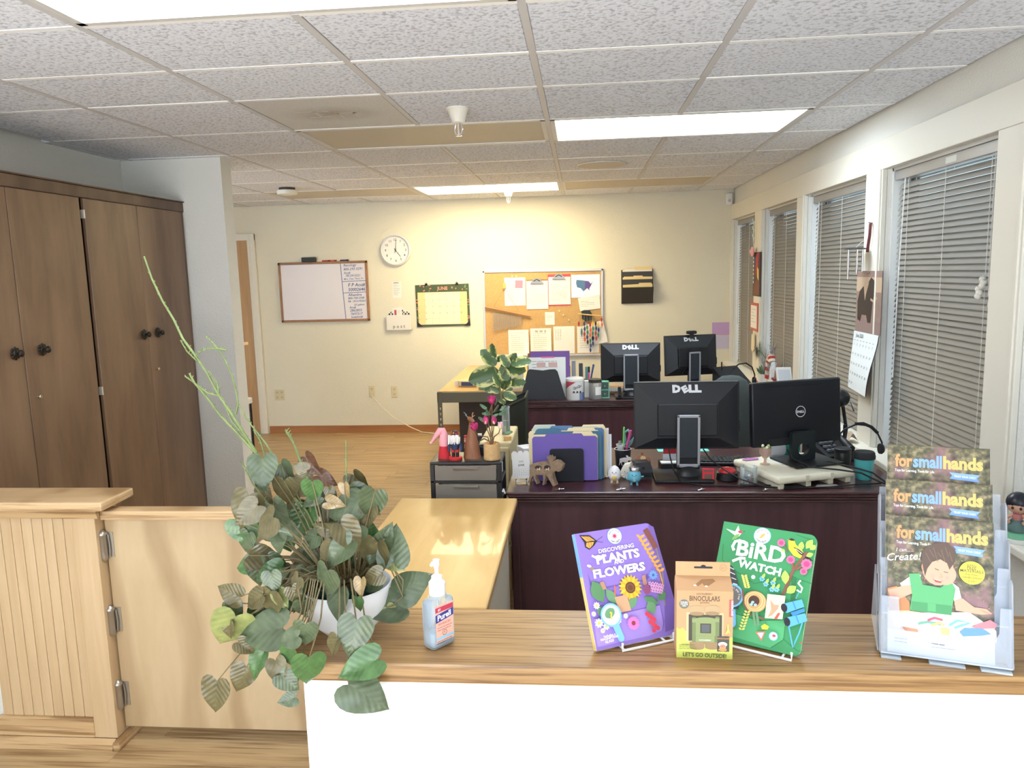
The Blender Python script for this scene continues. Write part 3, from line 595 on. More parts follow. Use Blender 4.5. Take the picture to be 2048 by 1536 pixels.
mb.build('column', mat('dark_teal_black', (22, 30, 34), .4), t)
MB().at(Matrix.Rotation(R(-4), 4, 'X')).bev(-.22, .20, .0, .028, .068, .335, .008, 3).build('screen_housing', mat('navy_black', (15, 18, 26), .38), t, 40)
MB().at(Matrix.Rotation(R(-4), 4, 'X')).box(-.21, .19, .0275, .0288, .08, .325).build('screen', _mats['screen_dark'], t)
MB().at(Matrix.Rotation(R(-4), 4, 'X')).box(-.14, .11, -.0006, .0, .312, .3145).build('vent_slot', mat('slot_dark', (5, 6, 8), .6), t)
MB().at(Matrix.Rotation(R(-4), 4, 'X')).bev(-.15, .03, -.004, .004, .072, .10, .003).build('port_cover', SOFTBLACK, t)
Mr = Matrix.Rotation(R(-4), 3, 'X')
A = Art(t, Mr @ Vector((.004, 0, .204)), (1, 0, 0), Mr @ Vector((0, 0, 1)), .0008, 'round_logo'); A.ring(logo_m, 0, 0, .0205, .0028, 36); maker_logo(A, logo_m, -.0005, -.0045, .0125)
for k in list(A.b): 
    if k[0] == 'printed_lettering': A.b[('logo_letters', k[1])] = A.b.pop(k)
A.done()
t = thing('monitor_riser', 'cream plastic riser tilted under the round-logo monitor', 'riser', (.852, 3.175, ZD), RZ2)
cr_ = mat('cream_plastic', (226, 220, 198), .45)
MB().bev(-.174, .174, -.165, .165, .022, .052, .012, 3).build('platform', cr_, t, 40)
for x in (-.15, -.03, .07, .15):
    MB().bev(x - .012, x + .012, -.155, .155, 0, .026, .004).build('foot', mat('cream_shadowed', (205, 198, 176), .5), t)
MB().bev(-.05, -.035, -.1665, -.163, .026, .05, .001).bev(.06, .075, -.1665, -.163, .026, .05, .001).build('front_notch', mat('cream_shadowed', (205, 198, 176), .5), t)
MB().box(-.05, .14, -.02, .15, .0521, .0545).build('paper_sheet', PAPER, t)
# ================================================================== ON THE BACK WALL
YW = YB - .001
UX, UZ = (1, 0, 0), (0, 0, 1)
# whiteboard
t = thing('whiteboard', 'wood framed whiteboard with blue handwriting down one side', 'whiteboard', (-2.945, YW, 1.118))
Wb, Hb = .89, .582
fm = wood('board_frame', (140, 96, 62), (168, 122, 84), (6, 6, 6), .5)
MB().box(.01, Wb - .01, -.014, 0, .01, Hb - .01).build('writing_surface', mat('dry_erase', (222, 214, 214), .25), t)
MB().bev(0, Wb, -.022, 0, 0, .022, .003).bev(0, Wb, -.022, 0, Hb - .022, Hb, .003).bev(0, .022, -.022, 0, 0, Hb, .003).bev(Wb - .022, Wb, -.022, 0, 0, Hb, .003).build('frame', fm, t)
bi = mat('marker_blue', (58, 88, 148), .5)
A = Art(t, (0, -.014, 0), UX, UZ, name='marker_lines')
A.line(bi, [(.625, .56), (.635, .3), (.65, .022)], .006); A.line(bi, [(.63, .385), (.87, .39)], .005); A.line(bi, [(.635, .275), (.868, .28)], .005)
for s_, x, y, z in (('Recology', .655, .53, .034), ('800-293 0291', .655, .492, .034), ('Acc#', .652, .458, .03), ('7812915221', .67, .43, .03), ('Mon, Tues, Thurs, Fri', .652, .402, .022)):
    A.text(bi, s_, x, y, z, 'L', R(1), .012, .25, name='handwriting')
A.text(bi, 'F P Acc#', .69, .335, .046, 'L', R(1), .016, .2, name='handwriting'); A.text(bi, '500026461', .69, .292, .042, 'L', R(1), .016, .2, name='handwriting')
for s_, x, y, z in (('Alhambra', .685, .243, .034), ('800-728-5508', .685, .213, .028), ('P#  1010195001', .68, .183, .027), ('5/5 gallons', .74, .15, .024), ('Acc#', .69, .123, .03), ('2862833', .695, .092, .034), ('7697317', .70, .058, .034), ('location#', .705, .03, .03)):
    A.text(bi, s_, x, y, z, 'L', R(1), .012, .25, name='handwriting')
A.done()
o = MB().bev(-.07, .07, -.022, .02, 0, .046, .006).build('board_eraser', mat('eraser_dark', (58, 64, 68), .8), None, None, (-2.625, YW - .03, 1.70)); tag(o, 'dark felt eraser on top of the whiteboard frame', 'eraser')
for lb, x, c in (('red marker lying on the whiteboard frame', -2.47, (190, 60, 50)), ('orange-red marker beside the red one on the whiteboard frame', -2.41, (205, 100, 80)), ('dark blue marker on top of the whiteboard frame', -2.29, (60, 70, 105))):
    t = thing('dry_erase_marker', lb, 'marker', (x, YW - .014, 1.708), group='markers on the whiteboard')
    MB().tube([(-.03, 0, 0), (.03, 0, 0)], .007, 10).build('barrel', mat('marker_barrel_%d' % c[0], c, .5), t, 40); MB().tube([(.03, 0, 0), (.054, 0, 0)], .0078, 10).build('cap', mat('marker_cap_%d' % c[0], tuple(int(q * .7) for q in c), .5), t, 40)
# clock, about five o'clock
t = thing('wall_clock', 'round white wall clock showing five o\'clock', 'clock', (-1.767, YW, 1.79))
RX = (R(90), 0, 0)
MB().lathe([(.147, 0), (.15, .012), (.148, .03), (.138, .036), (.132, .030), (.1315, .014)], 48, (0, 0, 0), False).build('rim', mat('clock_rim', (218, 218, 222), .35), t, 40, None, RX)
MB().lathe([(.132, .016), (.132, .018)], 48).build('dial', mat('clock_dial', (232, 230, 226), .6), t, 40, None, RX)
A = Art(t, (0, -.018, 0), UX, UZ, name='minute_marks')
for k in range(12):
    a = PI / 2 - (k + 1) * PI / 6; A.text(INK, str(k + 1), .099 * math.cos(a), .099 * math.sin(a) - .011, .032, 'C', 0, .012, name='numeral')
for k in range(60):
    a = k * PI / 30; A.line(INK, [(.122 * math.cos(a), .122 * math.sin(a)), (.127 * math.cos(a), .127 * math.sin(a))], .0012)
A.done()
for nm, pts, w in (('hour_hand', [(-.012, .016), (.046, -.062)], .005), ('minute_hand', [(-.004, -.02), (.010, .098)], .0035), ('second_hand', [(-.018, -.03), (.0, 0), (.012, .02)], .0015)):
    A = Art(t, (0, -.021, 0), UX, UZ, name=nm, lift=.001); A.line(PBLACK, pts, w); A.done()
MB().lathe([(.005, .018), (.005, .026)], 12).build('hub', BLACK, t, None, None, RX)
# small note
t = thing('list_note', 'small typed paper note below the wall clock', 'note', (-1.777, YW - .001, 1.412))
MB().box(-.043, .043, -.001, 0, -.078, .078).build('sheet', PAPER, t)
A = Art(t, (0, -.001, 0), UX, UZ); A.lines(GREYINK, -.034, .034, .058, .011, 11, .0025, 3); A.rect(INK, -.03, .065, .02, .07, 'printed_lettering'); A.done()
# post envelope
t = thing('mail_holder', 'white envelope-shaped mail holder with gingham flap and the word post', 'mail holder', (-1.765, YW, 1.022))
ev = mat('envelope_white', (224, 220, 212), .6)
MB().bev(-.124, .124, -.03, -.024, 0, .145, .002).box(-.124, .124, -.028, 0, 0, .004).box(-.124, -.12, -.028, 0, 0, .14).box(.12, .124, -.028, 0, 0, .14).build('pocket', ev, t)
MB().prism([(-.124, .12), (-.118, .16), (-.03, .215), (0, .224), (.03, .215), (.118, .16), (.124, .12), (.06, .10), (-.06, .10)], .004, 'y', -.006).build('flap', ev, t)
A = Art(t, (0, -.0065, 0), UX, UZ, name='gingham_check'); gk = mat('gingham_black', (36, 36, 40), .8); gg = mat('gingham_grey', (128, 126, 126), .8)
for i in range(-7, 8):
    for j in range(6):
        x, y = i * .016, .122 + j * .016
        if y < .214 - abs(x) * .52 and (i + j) % 2 == 0: A.rect(gk if j % 2 == 0 else gg, x - .008, y - .008, x + .008, y + .008)
A.done()
MB().at(Matrix.Translation((-.01, -.016, .13)) @ Matrix.Rotation(R(-3), 4, 'Y')).box(-.045, .045, -.001, 0, -.06, .085).build('letter', PAPER, t)
A = Art(t, (-.01, -.0172, .13), UX, UZ); A.rect(mat('stamp_red', (190, 90, 90), .7), -.034, .015, -.012, .065); A.lines(GREYINK, -.0, .035, .06, .012, 5, .002, 9); A.done()
A = Art(t, (0, -.030, 0), UX, UZ); A.text(INK, 'p o s t', 0, .02, .046, 'C', 0, .006); A.done()
# June calendar
t = thing('wall_calendar', 'June desk-pad calendar with floral green border on two clips', 'calendar', (-1.33, YW, 1.047))
MB().at(Matrix.Rotation(R(-.4), 4, 'Y')).box(-.262, .262, -.006, 0, 0, .405).build('pad', mat('cal_green', (74, 88, 66), .8), t)
A = Art(t, (0, -.006, 0), UX, UZ)
ply_ = mat('cal_cream', (236, 228, 200), .8); yl = mat('cal_yellow', (236, 210, 154), .8); pk = mat('cal_pink', (222, 132, 112), .8); tl = mat('cal_leaf', (120, 140, 110), .8)
A.rect(yl, -.244, .02, .238, .332); A.rect(ply_, -.175, .022, .17, .330)
A.text(mat('june_pink', (236, 150, 132), .7), 'JUNE', 0, .352, .045, 'C', 0, .02)
rg = random.Random(8)
for k in range(34):
    if k < 22: x = rg.uniform(-.25, .25); y = rg.uniform(.345, .40); 
    else: x = rg.choice((-.252, .25)); y = rg.uniform(.03, .34)
    if abs(x) < .09 and y > .34: continue
    A.ell(pk if k % 3 else tl, x, y, rg.uniform(.006, .013), rg.uniform(.004, .008), rg.uniform(0, 3), 8)
gl = mat('cal_grid', (206, 190, 150), .8)
for k in range(8): A.line(gl, [(-.244 + k * .0689, .02), (-.244 + k * .0689, .325)], .0015)
for k in range(6): A.line(gl, [(-.244, .02 + k * .061), (.238, .02 + k * .061)], .0015)
for j in range(5):
    for i in range(7):
        d_ = j * 7 + i + 1
        if d_ <= 30: A.text(INK, str(d_), -.24 + i * .0689, .31 - j * .061, .012, 'L')
for x0, x1 in ((-.262, -.2), (.262, .2)): A.poly(PBLACK, [(x0, 0), (x1, 0), (x0, .055)])
A.done()
for x in (-.155, .145):
    MB().prism([(x - .014, .398), (x + .014, .398), (x + .010, .418), (x - .010, .418)], .012, 'y', -.012).tube([(x - .006, -.006, .418), (x - .005, -.01, .432), (x + .005, -.01, .432), (x + .006, -.006, .418)], .0015, 5).build('binder_clip', BLACK, t)
# wall outlets and the white cable
om = mat('outlet_ivory', (212, 200, 164), .5); sl_ = mat('outlet_slot', (90, 80, 62), .6)
def outlet(label, x, z, w, h, gangs):
    t = thing('wall_outlet', label, 'outlet', (x, YW, z), group='ivory wall outlets')
    MB().bev(-w / 2, w / 2, -.006, 0, -h / 2, h / 2, .003).build('cover_plate', om, t)
    A = Art(t, (0, -.006, 0), UX, UZ, name='socket')
    for g in range(gangs):
        gx = 0 if gangs == 1 else (-.024, .024)[g]
        for gz in (-.025, .025):
            A.rect(sl_, gx - .008, gz - .004, gx - .0045, gz + .008); A.rect(sl_, gx + .0045, gz - .004, gx + .008, gz + .008); A.ell(sl_, gx, gz - .009, .003, .003, 0, 8)
    A.done(); return t
outlet('double-width ivory outlet beside the door casing', -3.025, .393, .10, .108, 2)
outlet('ivory outlet with a white cable plugged in', -2.078, .415, .058, .115, 1)
outlet('ivory wall plate just right of the plugged outlet', -1.85, .41, .058, .115, 1)
o = MB().tube([(-2.075, YW - .006, .40), (-2.075, YW - .03, .39), (-2.06, YW - .035, .36), (-1.98, YW - .03, .26), (-1.86, YW - .03, .15), (-1.7, YW - .04, .06), (-1.58, YW - .06, .012), (-1.45, YW - .1, .004), (-1.3, YW - .2, .004), (-1.1, YW - .3, .004)], .0045, 8).build('power_cable', mat('cable_white', (226, 218, 194), .5), None, 60)
tag(o, 'white cable trailing from the outlet down along the baseboard', 'cable')

# corkboard, its papers and pins; sizes below in board units
t = thing('cork_board', 'aluminium framed corkboard full of pinned papers', 'corkboard', (-.938, YW, .742), rot=(0, R(.45), 0))
U = 1.148 / 985; bw_, bh_ = 1.148, .828
cork = mat('cork', (190, 156, 106), .9, var=.12, vscale=120, bump=.3, bscale=200)
MB().box(.008, bw_ - .008, -.012, 0, .008, bh_ - .008).build('cork_panel', cork, t)
al = mat('aluminium', (205, 205, 210), .4, .5)
MB().bev(0, bw_, -.02, 0, 0, .02, .003).bev(0, bw_, -.02, 0, bh_ - .02, bh_, .003).bev(0, .02, -.02, 0, 0, bh_, .003).bev(bw_ - .02, bw_, -.02, 0, 0, bh_, .003).build('frame', al, t)
CO = Vector((-.938, YW, .742))
def cb(x, y): return (x - 105) * U, (950 - y) * U
def sheet(label, q, lines=0, m=None, d=.014, nm='pinned_paper', cat='paper', curl=.0, seed=1, m_ink=GREYINK):
    c = [cb(*p) for p in q]; cx = sum(p[0] for p in c) / 4; cz = sum(p[1] for p in c) / 4
    t = thing(nm, label, cat, (CO.x + cx, CO.y - d, CO.z + cz - cx * math.tan(R(.45))))
    l = [(p[0] - cx, p[1] - cz) for p in c]
    def fn(u, v):
        x = (l[0][0] * (1 - u) + l[1][0] * u) * v + (l[3][0] * (1 - u) + l[2][0] * u) * (1 - v); z = (l[0][1] * (1 - u) + l[1][1] * u) * v + (l[3][1] * (1 - u) + l[2][1] * u) * (1 - v)
        return x, -.0012 - curl * max(0, u - .6) * max(0, .5 - v) * .5, z
    MB().grid(fn, 8, 8).add([(p[0], 0, p[1]) for p in l], [(0, 1, 2, 3)]).build('sheet', m or PAPER, t)
    if lines:
        A = Art(t, (0, -.0016 - curl * .02, 0), UX, UZ); w = (l[1][0] - l[0][0]); A.lines(m_ink, l[0][0] + w * .12, l[0][0] + w * .82, l[0][1] - .03, (l[0][1] - l[3][1] - .06) / lines, lines, .0025, seed); A.done()
    return t, l
def rc(a, b, c, d): return [(a, b), (c, b), (c, d), (a, d)]
t1, l1 = sheet('pinned list with a pink sticky note at its corner', rc(288, 298, 460, 528), 12, seed=2)
MB().at(Matrix.Rotation(R(3), 4, 'Y')).box(.0, .073, -.004, -.003, .035, .108).build('sticky_note', mat('sticky_pink', (238, 138, 160), .7), t1)
def clipboard(label, bx, px, cx, backm):
    t, l = sheet(label, bx, 0, backm, .013, 'clipboard', 'clipboard')
    x0, z0 = l[3]; x1, z1 = l[1]
    k = U; px = [((a - (bx[0][0] + bx[1][0]) / 2) * k, ((bx[0][1] + bx[2][1]) / 2 - b) * k) for a, b in px]
    MB().prism(px, .003, 'y', -.005).build('paper_stack', PAPER, t)
    A = Art(t, (0, -.0052, 0), UX, UZ); A.lines(GREYINK, px[0][0] + .02, px[1][0] - .02, px[0][1] - .07, .015, int((px[0][1] - px[2][1] - .09) / .015), .0022, 5); A.done()
    cx = ((cx[0] - (bx[0][0] + bx[1][0]) / 2) * k, ((bx[0][1] + bx[2][1]) / 2 - cx[1]) * k)
    c = MB().prism([(cx[0] - .064, cx[1] - .028), (cx[0] + .064, cx[1] - .028), (cx[0] + .05, cx[1] - .008), (cx[0] + .02, cx[1] + .02), (cx[0] - .02, cx[1] + .02), (cx[0] - .05, cx[1] - .008)], .012, 'y', -.02).build('metal_clip', mat('clip_steel', (150, 148, 142), .3, .8), t)
    MB().tube([(cx[0] - .03, -.024, cx[1] - .006), (cx[0], -.03, cx[1] + .012), (cx[0] + .03, -.024, cx[1] - .006)], .005, 8).build('spring', mat('clip_dark', (80, 78, 74), .4, .6), c, 60)
clipboard('wooden clipboard holding a typed sheet on the corkboard', rc(470, 318, 644, 552), rc(468, 328, 645, 558), (556, 325), mat('hardboard', (150, 105, 70), .7))
clipboard('red clipboard holding a printed table on the corkboard', rc(645, 278, 830, 535), rc(650, 300, 829, 524), (735, 292), mat('clip_red', (196, 80, 92), .6))
t1, l1 = sheet('shiny plastic sleeve with a blue and purple map', rc(835, 285, 1068, 470), 0, mat('plastic_sleeve', (226, 226, 228), .12, coat=.6), seed=4)
A = Art(t1, (0, -.0016, 0), UX, UZ); mb1 = mat('map_blue', (82, 120, 158), .4); mb2 = mat('map_purple', (98, 78, 142), .4)
A.poly(mb1, [(-.085, .06), (-.03, .055), (-.005, .05), (-.005, -.02), (-.02, -.05), (-.045, -.02), (-.08, -.01), (-.09, .03)]); A.poly(mb2, [(-.005, .05), (.03, .045), (.05, .02), (.07, .045), (.05, .0), (.035, -.025), (.04, -.045), (.015, -.02), (-.02, -.05), (-.005, -.02)]); A.text(INK, 'STATE MAP'[:0] or ' ', 0, 0, .01); A.done()
sheet('tilted certificate with a small emblem on the corkboard', [(888, 475), (1065, 450), (1070, 560), (905, 580)], 4, d=.0165, seed=6)
sheet('small card pinned in the middle of the corkboard', rc(617, 585, 695, 690), 6, seed=7)
sheet('typed memo, first of the bottom row on the corkboard', rc(310, 727, 478, 938), 9, curl=.4, seed=8, d=.0212)
t1, l1 = sheet('paper headed with bold letters, second in the bottom row', rc(493, 717, 665, 938), 10, curl=.2, seed=9, d=.0212)
A = Art(t1, (0, -.003, 0), UX, UZ); A.text(INK, 'N  W  E', 0, .09, .03, 'C', 0, .01); A.done()
t1, l1 = sheet('mostly blank sheet with short columns, third in the bottom row', rc(683, 703, 857, 928), 0, seed=10)
A = Art(t1, (0, -.0016, 0), UX, UZ)
for k in range(3): A.lines(GREYINK, -.085 + k * .022, -.07 + k * .022, .1, .011, 10, .003, k, False)
A.done()
sheet('typed page behind the leaf garland on the corkboard', rc(877, 705, 1055, 925), 9, seed=11)
sheet('slanted white card hanging past the corkboard edge', [(925, 702), (1088, 655), (1128, 835), (985, 862)], 0, mat('paper_bright', (238, 236, 232), .7), d=.0215, seed=12)
for k, (x, y) in enumerate(((735, 575), (767, 608), (810, 650), (355, 288), (388, 288))):
    a, b_ = cb(x, y); o = MB().tube([(0, 0, 0), (0, -.012, 0), (0, -.016, 0)], [.007, .006, .009], 10).build('push_pin', mat('pin_brass', (205, 190, 150), .3, .6), None, 50, (CO.x + a, CO.y - .012, CO.z + b_ - a * .008))
    tag(o, ['highest of three loose pins mid corkboard', 'middle of three loose pins mid corkboard', 'lowest of three loose pins mid corkboard', 'pin above the list with the pink note', 'second pin above the list with the pink note'][k], 'push pin', 'loose pins on the corkboard')
# bar chime
t = thing('bar_chime', 'wooden bar chime with thin metal tubes hung on the corkboard', 'chime', (CO.x, CO.y - .02, CO.z))
wd = wood('chime_wood', (150, 105, 62), (186, 140, 92), (2, 20, 20), .5)
p0, p1 = cb(125, 532), cb(500, 616); MB().tube([(p0[0], -.012, p0[1] - .004), (p1[0], -.012, p1[1] - .004)], .0095, 10).build('bar', wd, t, 50)
MB().tube([(cb(195, 540)[0], -.014, cb(195, 540)[1]), (cb(285, 385)[0], -.006, cb(285, 385)[1]), (cb(408, 585)[0], -.014, cb(408, 585)[1])], .0012, 5).build('cord', mat('chime_cord', (140, 105, 60), .8), t)
MB().bev(cb(275, 0)[0], cb(300, 0)[0], -.01, -.004, cb(0, 390)[1], cb(0, 345)[1], .002).build('price_tag', mat('tag_gold', (205, 170, 90), .5), t)
for k in range(22):
    x = 192 + k * 10.8; y0 = 580 + (x - 190) * .19; y1 = 735 - (x - 190) * .19; a = cb(x, y0); b_ = cb(x, y1)
    MB().tube([(a[0], -.012, a[1]), (b_[0], -.012, b_[1])], .0032, 7).build('tube', mat('chime_steel', (196, 192, 182), .35, .5), t, 60)
# leaf garland on a stick
t = thing('leaf_garland', 'hanging garland of coloured felt leaves on a pale stick', 'garland', (CO.x, CO.y - .03, CO.z))
p0, p1 = cb(885, 608), cb(1085, 630); MB().tube([(p0[0], -.014, p0[1]), (p1[0], -.014, p1[1])], .006, 8).build('stick', mat('stick_pale', (222, 184, 120), .6), t, 50)
MB().prism([cb(915, 585), cb(940, 578), cb(985, 580), cb(1000, 610), cb(995, 660), cb(950, 672), cb(920, 650)], .003, 'y', -.006).build('dark_felt', mat('felt_dark', (52, 58, 64), .9), t)
LC = {'r': (176, 62, 54), 'o': (222, 104, 60), 'b': (54, 66, 118), 'g': (62, 128, 92), 'y': (226, 178, 60), 't': (70, 120, 130), 'k': (60, 50, 50)}
for x, y, seq, st in ((893, 690, 'r', 45), (915, 760, 't', 70), (937, 690, 'bbro', 42), (960, 720, 'ggbk', 40), (985, 700, 'roo', 42), (1005, 690, 'yggb', 40), (1030, 690, 'kbrr', 40), (1050, 700, 'ybg', 42), (1078, 660, 'ro', 40), (985, 830, 'gbb', 38), (1003, 810, 'bb', 42)):
    MB().tube([(cb(x, y - 20)[0], -.018, min(cb(x, 618)[1], cb(x, y - 20)[1] + .09)), (cb(x, y + st * len(seq))[0], -.018, cb(x, y + st * (len(seq) - .5))[1])], .0008, 4).build('thread', mat('thread', (190, 180, 160), .8), t)
    for k, c in enumerate(seq):
        a, b_ = cb(x + (k % 2) * 3, y + k * st); h = st * U * .58
        MB().prism([(a, b_ + h), (a + .009, b_ + h * .35), (a + .009, b_ - h * .2), (a, b_ - h), (a - .009, b_ - h * .2), (a - .009, b_ + h * .35)], .004, 'y', -.021).build('felt_leaf', mat('felt_' + c, LC[c], .9), t)
# wall file holder
t = thing('wall_file_holder', 'dark wall pocket holder stuffed with manila folders', 'file holder', (.385, YW, 1.225))
fh = mat('file_grey', (62, 60, 58), .5); mn = mat('manila', (232, 206, 150), .8)
MB().bev(.0, .298, -.012, 0, 0, .318, .004).build('back_plate', fh, t)
MB().add([(.004, -.03, .02), (.294, -.03, .02), (.296, -.09, .155), (.002, -.09, .155), (.004, -.01, .0), (.294, -.01, .0), (.296, -.01, .155), (.002, -.01, .155)], [(0, 1, 2, 3), (4, 5, 1, 0), (4, 0, 3, 7), (1, 5, 6, 2)]).build('lower_pocket', fh, t)
MB().box(.004, .294, -.055, -.05, .15, .228).box(.004, .008, -.055, -.01, .15, .228).box(.29, .294, -.055, -.01, .15, .228).build('middle_pocket', fh, t)
MB().box(.004, .294, -.03, -.026, .22, .30).build('upper_pocket', fh, t)
for k, (y, z0, z1, tb) in enumerate(((-.062, .125, .182, (.14, .25)), (-.056, .125, .194, (.16, .28)), (-.045, .16, .255, (.02, .11)), (-.04, .16, .262, (.11, .2)), (-.022, .2, .325, (.03, .13)), (-.018, .2, .345, (.12, .29)))):
    m = mn if k < 4 else (PAPER if k == 4 else mn)
    MB().prism([(.014, z0), (.284, z0), (.288, z1 - .012), (tb[1], z1 - .01), (tb[1] - .004, z1), (tb[0] + .004, z1), (tb[0], z1 - .01), (.012, z1 - .016)], .0025, 'y', y).build('folder', m, t)

# ================================================================== ON THE WINDOW WALL
def hang(name, label, cat, y, z, x=XR - .024, group=None): return thing(name, label, cat, (x, y, z), group=group, rot=(0, 0, R(-90)))   # local x runs toward the camera along the wall, local -y into the room
t = hang('bull_calendar', 'wall calendar with a bull photo and a curling June page', 'calendar', 3.915, 1.21)
bp_ = mat('bull_photo', (136, 112, 104), .5, var=.2, vscale=12)
MB().box(-.165, .165, -.004, -.001, .0, .30).build('picture_page', bp_, t)
A = Art(t, (0, -.004, 0), UX, UZ); bk_ = mat('bull_dark', (48, 38, 36), .6); bt = mat('bull_tan', (176, 150, 128), .6)
A.rect(mat('bull_sky', (186, 160, 136), .6), -.165, .2, .165, .27); A.rect(mat('bull_grass', (142, 118, 112), .7), -.165, .0, .165, .06)
A.poly(bk_, [(-.14, .06), (-.145, .15), (-.12, .2), (-.07, .225), (-.02, .235), (.03, .27), (.07, .255), (.085, .2), (.06, .16), (.05, .1), (.04, .05), (.0, .05), (-.02, .085), (-.08, .085), (-.1, .05)])
A.poly(bt, [(-.065, .225), (-.04, .262), (-.01, .27), (.0, .24), (-.03, .19), (-.045, .155)]); A.line(bt, [(.03, .165), (.075, .155), (.11, .175)], .012)
A.done()
def pg(off):
    def fn(u, v):
        s_ = 1 - v; return -.165 + .33 * u, -.006 - off - .05 * math.sin(s_ * PI * .5) ** 1.5 * (.4 + .6 * u) + (.0 if s_ > .1 else 0), .0 - .29 * s_
    return fn
MB().grid(pg(.004), 6, 10).build('month_page', mat('month_paper', (226, 230, 230), .8), t, 60)
MB().grid(pg(.0), 6, 10).add([], []).build('page_stack', mat('page_edge', (120, 112, 108), .8), t, 60)
def pgp(x, y):  # text on the bent page follows its mean slope
    return x, y
A = Art(t, (-.165, 0, 0), (1, 0, 0), (0, 0, 1), lift=.0)
A.text(INK, 'June 2025', .09, -.028, .026, 'C', 0, .006)
for i in range(7):
    A.rect(GREYINK, .02 + i * .043, -.045, .038 + i * .043, -.042)
    for j in range(5):
        d_ = j * 7 + i + 1
        if d_ <= 30: A.text(INK, str(d_), .03 + i * .043, -.07 - j * .048, .016, 'C', 0, .012)
for mb_, _ in A.b.values(): mb_.v = [(x, pg(.005)((x + .165) / .33, 1 + z / .29)[1] - .0008, z) for x, y, z in mb_.v]    # print follows the bent page
A.done()
MB().tube([(0, -.006, .292), (0, -.012, .296)], .006, 8).build('hook', CHROME, t)
t = hang('wind_chime', 'small metal tube wind chime hanging above the bull calendar', 'wind chime', 3.96, 1.53)
MB().lathe([(.052, .085), (.052, .09), (.03, .094)], 20, (0, -.06, 0)).build('top_disc', mat('chime_disc', (70, 72, 74), .35, .6), t, 40)
for k in range(5):
    a = k * 2 * PI / 5; MB().tube([(.035 * math.cos(a), -.06 + .035 * math.sin(a), .085), (.035 * math.cos(a), -.06 + .035 * math.sin(a), -.01 - .012 * k)], .005, 8).build('tube', CHROME, t, 60)
MB().tube([(0, -.06, .09), (0, -.03, .12), (0, -.002, .13)], .0015, 5).build('string', cord_m, t)
t = hang('lanyard', 'dark red lanyard strap hanging from a hook on the post', 'lanyard', 3.915, 1.60)
MB().tube([(.0, -.004, .138), (.012, -.012, .13), (.008, -.012, .08), (-.008, -.012, .03), (-.014, -.012, .0)], .007, 6, flat=.3).build('strap', mat('strap_red', (96, 40, 42), .7), t, 60)
MB().tube([(-.01, -.002, .138), (0, -.02, .142), (.004, -.02, .135)], .003, 6).build('hook', CHROME, t)
t = hang('race_calendar', 'narrow picture calendar of horses on the far post', 'calendar', 6.33, 1.26)
MB().box(-.13, .14, -.006, -.001, .05, .395).build('picture_page', mat('race_dark', (72, 50, 50), .5), t)
A = Art(t, (0, -.006, 0), UX, UZ)
A.poly(mat('race_red', (176, 56, 60), .6), [(-.02, .38), (.06, .39), (.05, .3), (.0, .2), (-.04, .22)]); A.poly(mat('race_yellow', (222, 200, 110), .6), [(.02, .28), (.07, .26), (.08, .16), (.03, .12)]); A.poly(mat('race_brown', (120, 78, 60), .6), [(-.1, .06), (.1, .06), (.12, .15), (.02, .2), (-.1, .13)]); A.rect(mat('race_blue', (70, 86, 130), .6), -.06, .28, -.03, .36)
for k in range(7): A.rect(PWHITE, -.125, .15 + k * .032, -.1, .17 + k * .032, 'printed_lettering')
A.done()
t = hang('memo_pad', 'red-bordered memo sheet hanging under the horse calendar', 'memo', 6.40, 1.03)
MB().box(-.13, .13, -.006, -.001, .0, .225).build('border_sheet', mat('memo_red', (196, 104, 92), .7), t); MB().box(-.105, .105, -.008, -.006, .022, .203).build('white_sheet', PAPER, t)
A = Art(t, (0, -.008, 0), UX, UZ); A.lines(GREYINK, -.08, .08, .17, .025, 5, .003, 3); A.done()
t = hang('flower_spray', 'pink rose and pale leaf spray tied to the far post', 'flower spray', 6.41, 1.66)
MB().tube([(0, -.01, 0), (.0, -.02, .1), (.005, -.015, .24)], .003, 6).build('stem', mat('pale_stem', (206, 214, 196), .7), t)
for k in range(6):
    z = .08 + k * .03; s = (-1) ** k; MB().prism([(0, z), (s * .02, z + .01), (s * .035, z + .035), (s * .012, z + .025)], .003, 'y', -.022).build('leaf', mat('pale_leaf', (214, 222, 206), .7), t)
rose = MB()
for k in range(7):
    a = k * 2 * PI / 7; rose.sphere((.02 + .022 * math.cos(a), -.028, .022 * math.sin(a)), .02, 10, 6, (1, .6, 1))
rose.sphere((.02, -.036, 0), .022, 10, 6, (1, .7, 1)); rose.build('rose', mat('rose_pink', (224, 168, 166), .8), t, 60)
MB().prism([(-.01, -.01), (-.05, .0), (-.06, -.05), (-.02, -.04)], .004, 'y', -.022).build('leaf', mat('sage_leaf', (140, 156, 128), .8), t)
t = hang('paper_bag_tag', 'crumpled cream paper tag hanging low on the far post', 'tag', 6.37, .86)
MB().prism([(-.04, .14), (.04, .15), (.05, .03), (.0, 0), (-.045, .02)], .008, 'y', -.02).build('paper', mat('cream_paper', (226, 212, 180), .8), t); MB().tube([(0, -.012, .14), (0, -.004, .19)], .0015, 5).build('string', cord_m, t)
bl1 = [o for o in COL.objects if o.name == 'window_blind.001'][0]
mb = MB()
for k in range(6): mb.sphere((-.034 - .004 * k, 2.925 + .01 * math.cos(k * 2.1), 1.48 - .012 * k), .012, 10, 6)
mb.build('bead_pull', mat('pearl', (214, 208, 198), .3), bl1, 60)
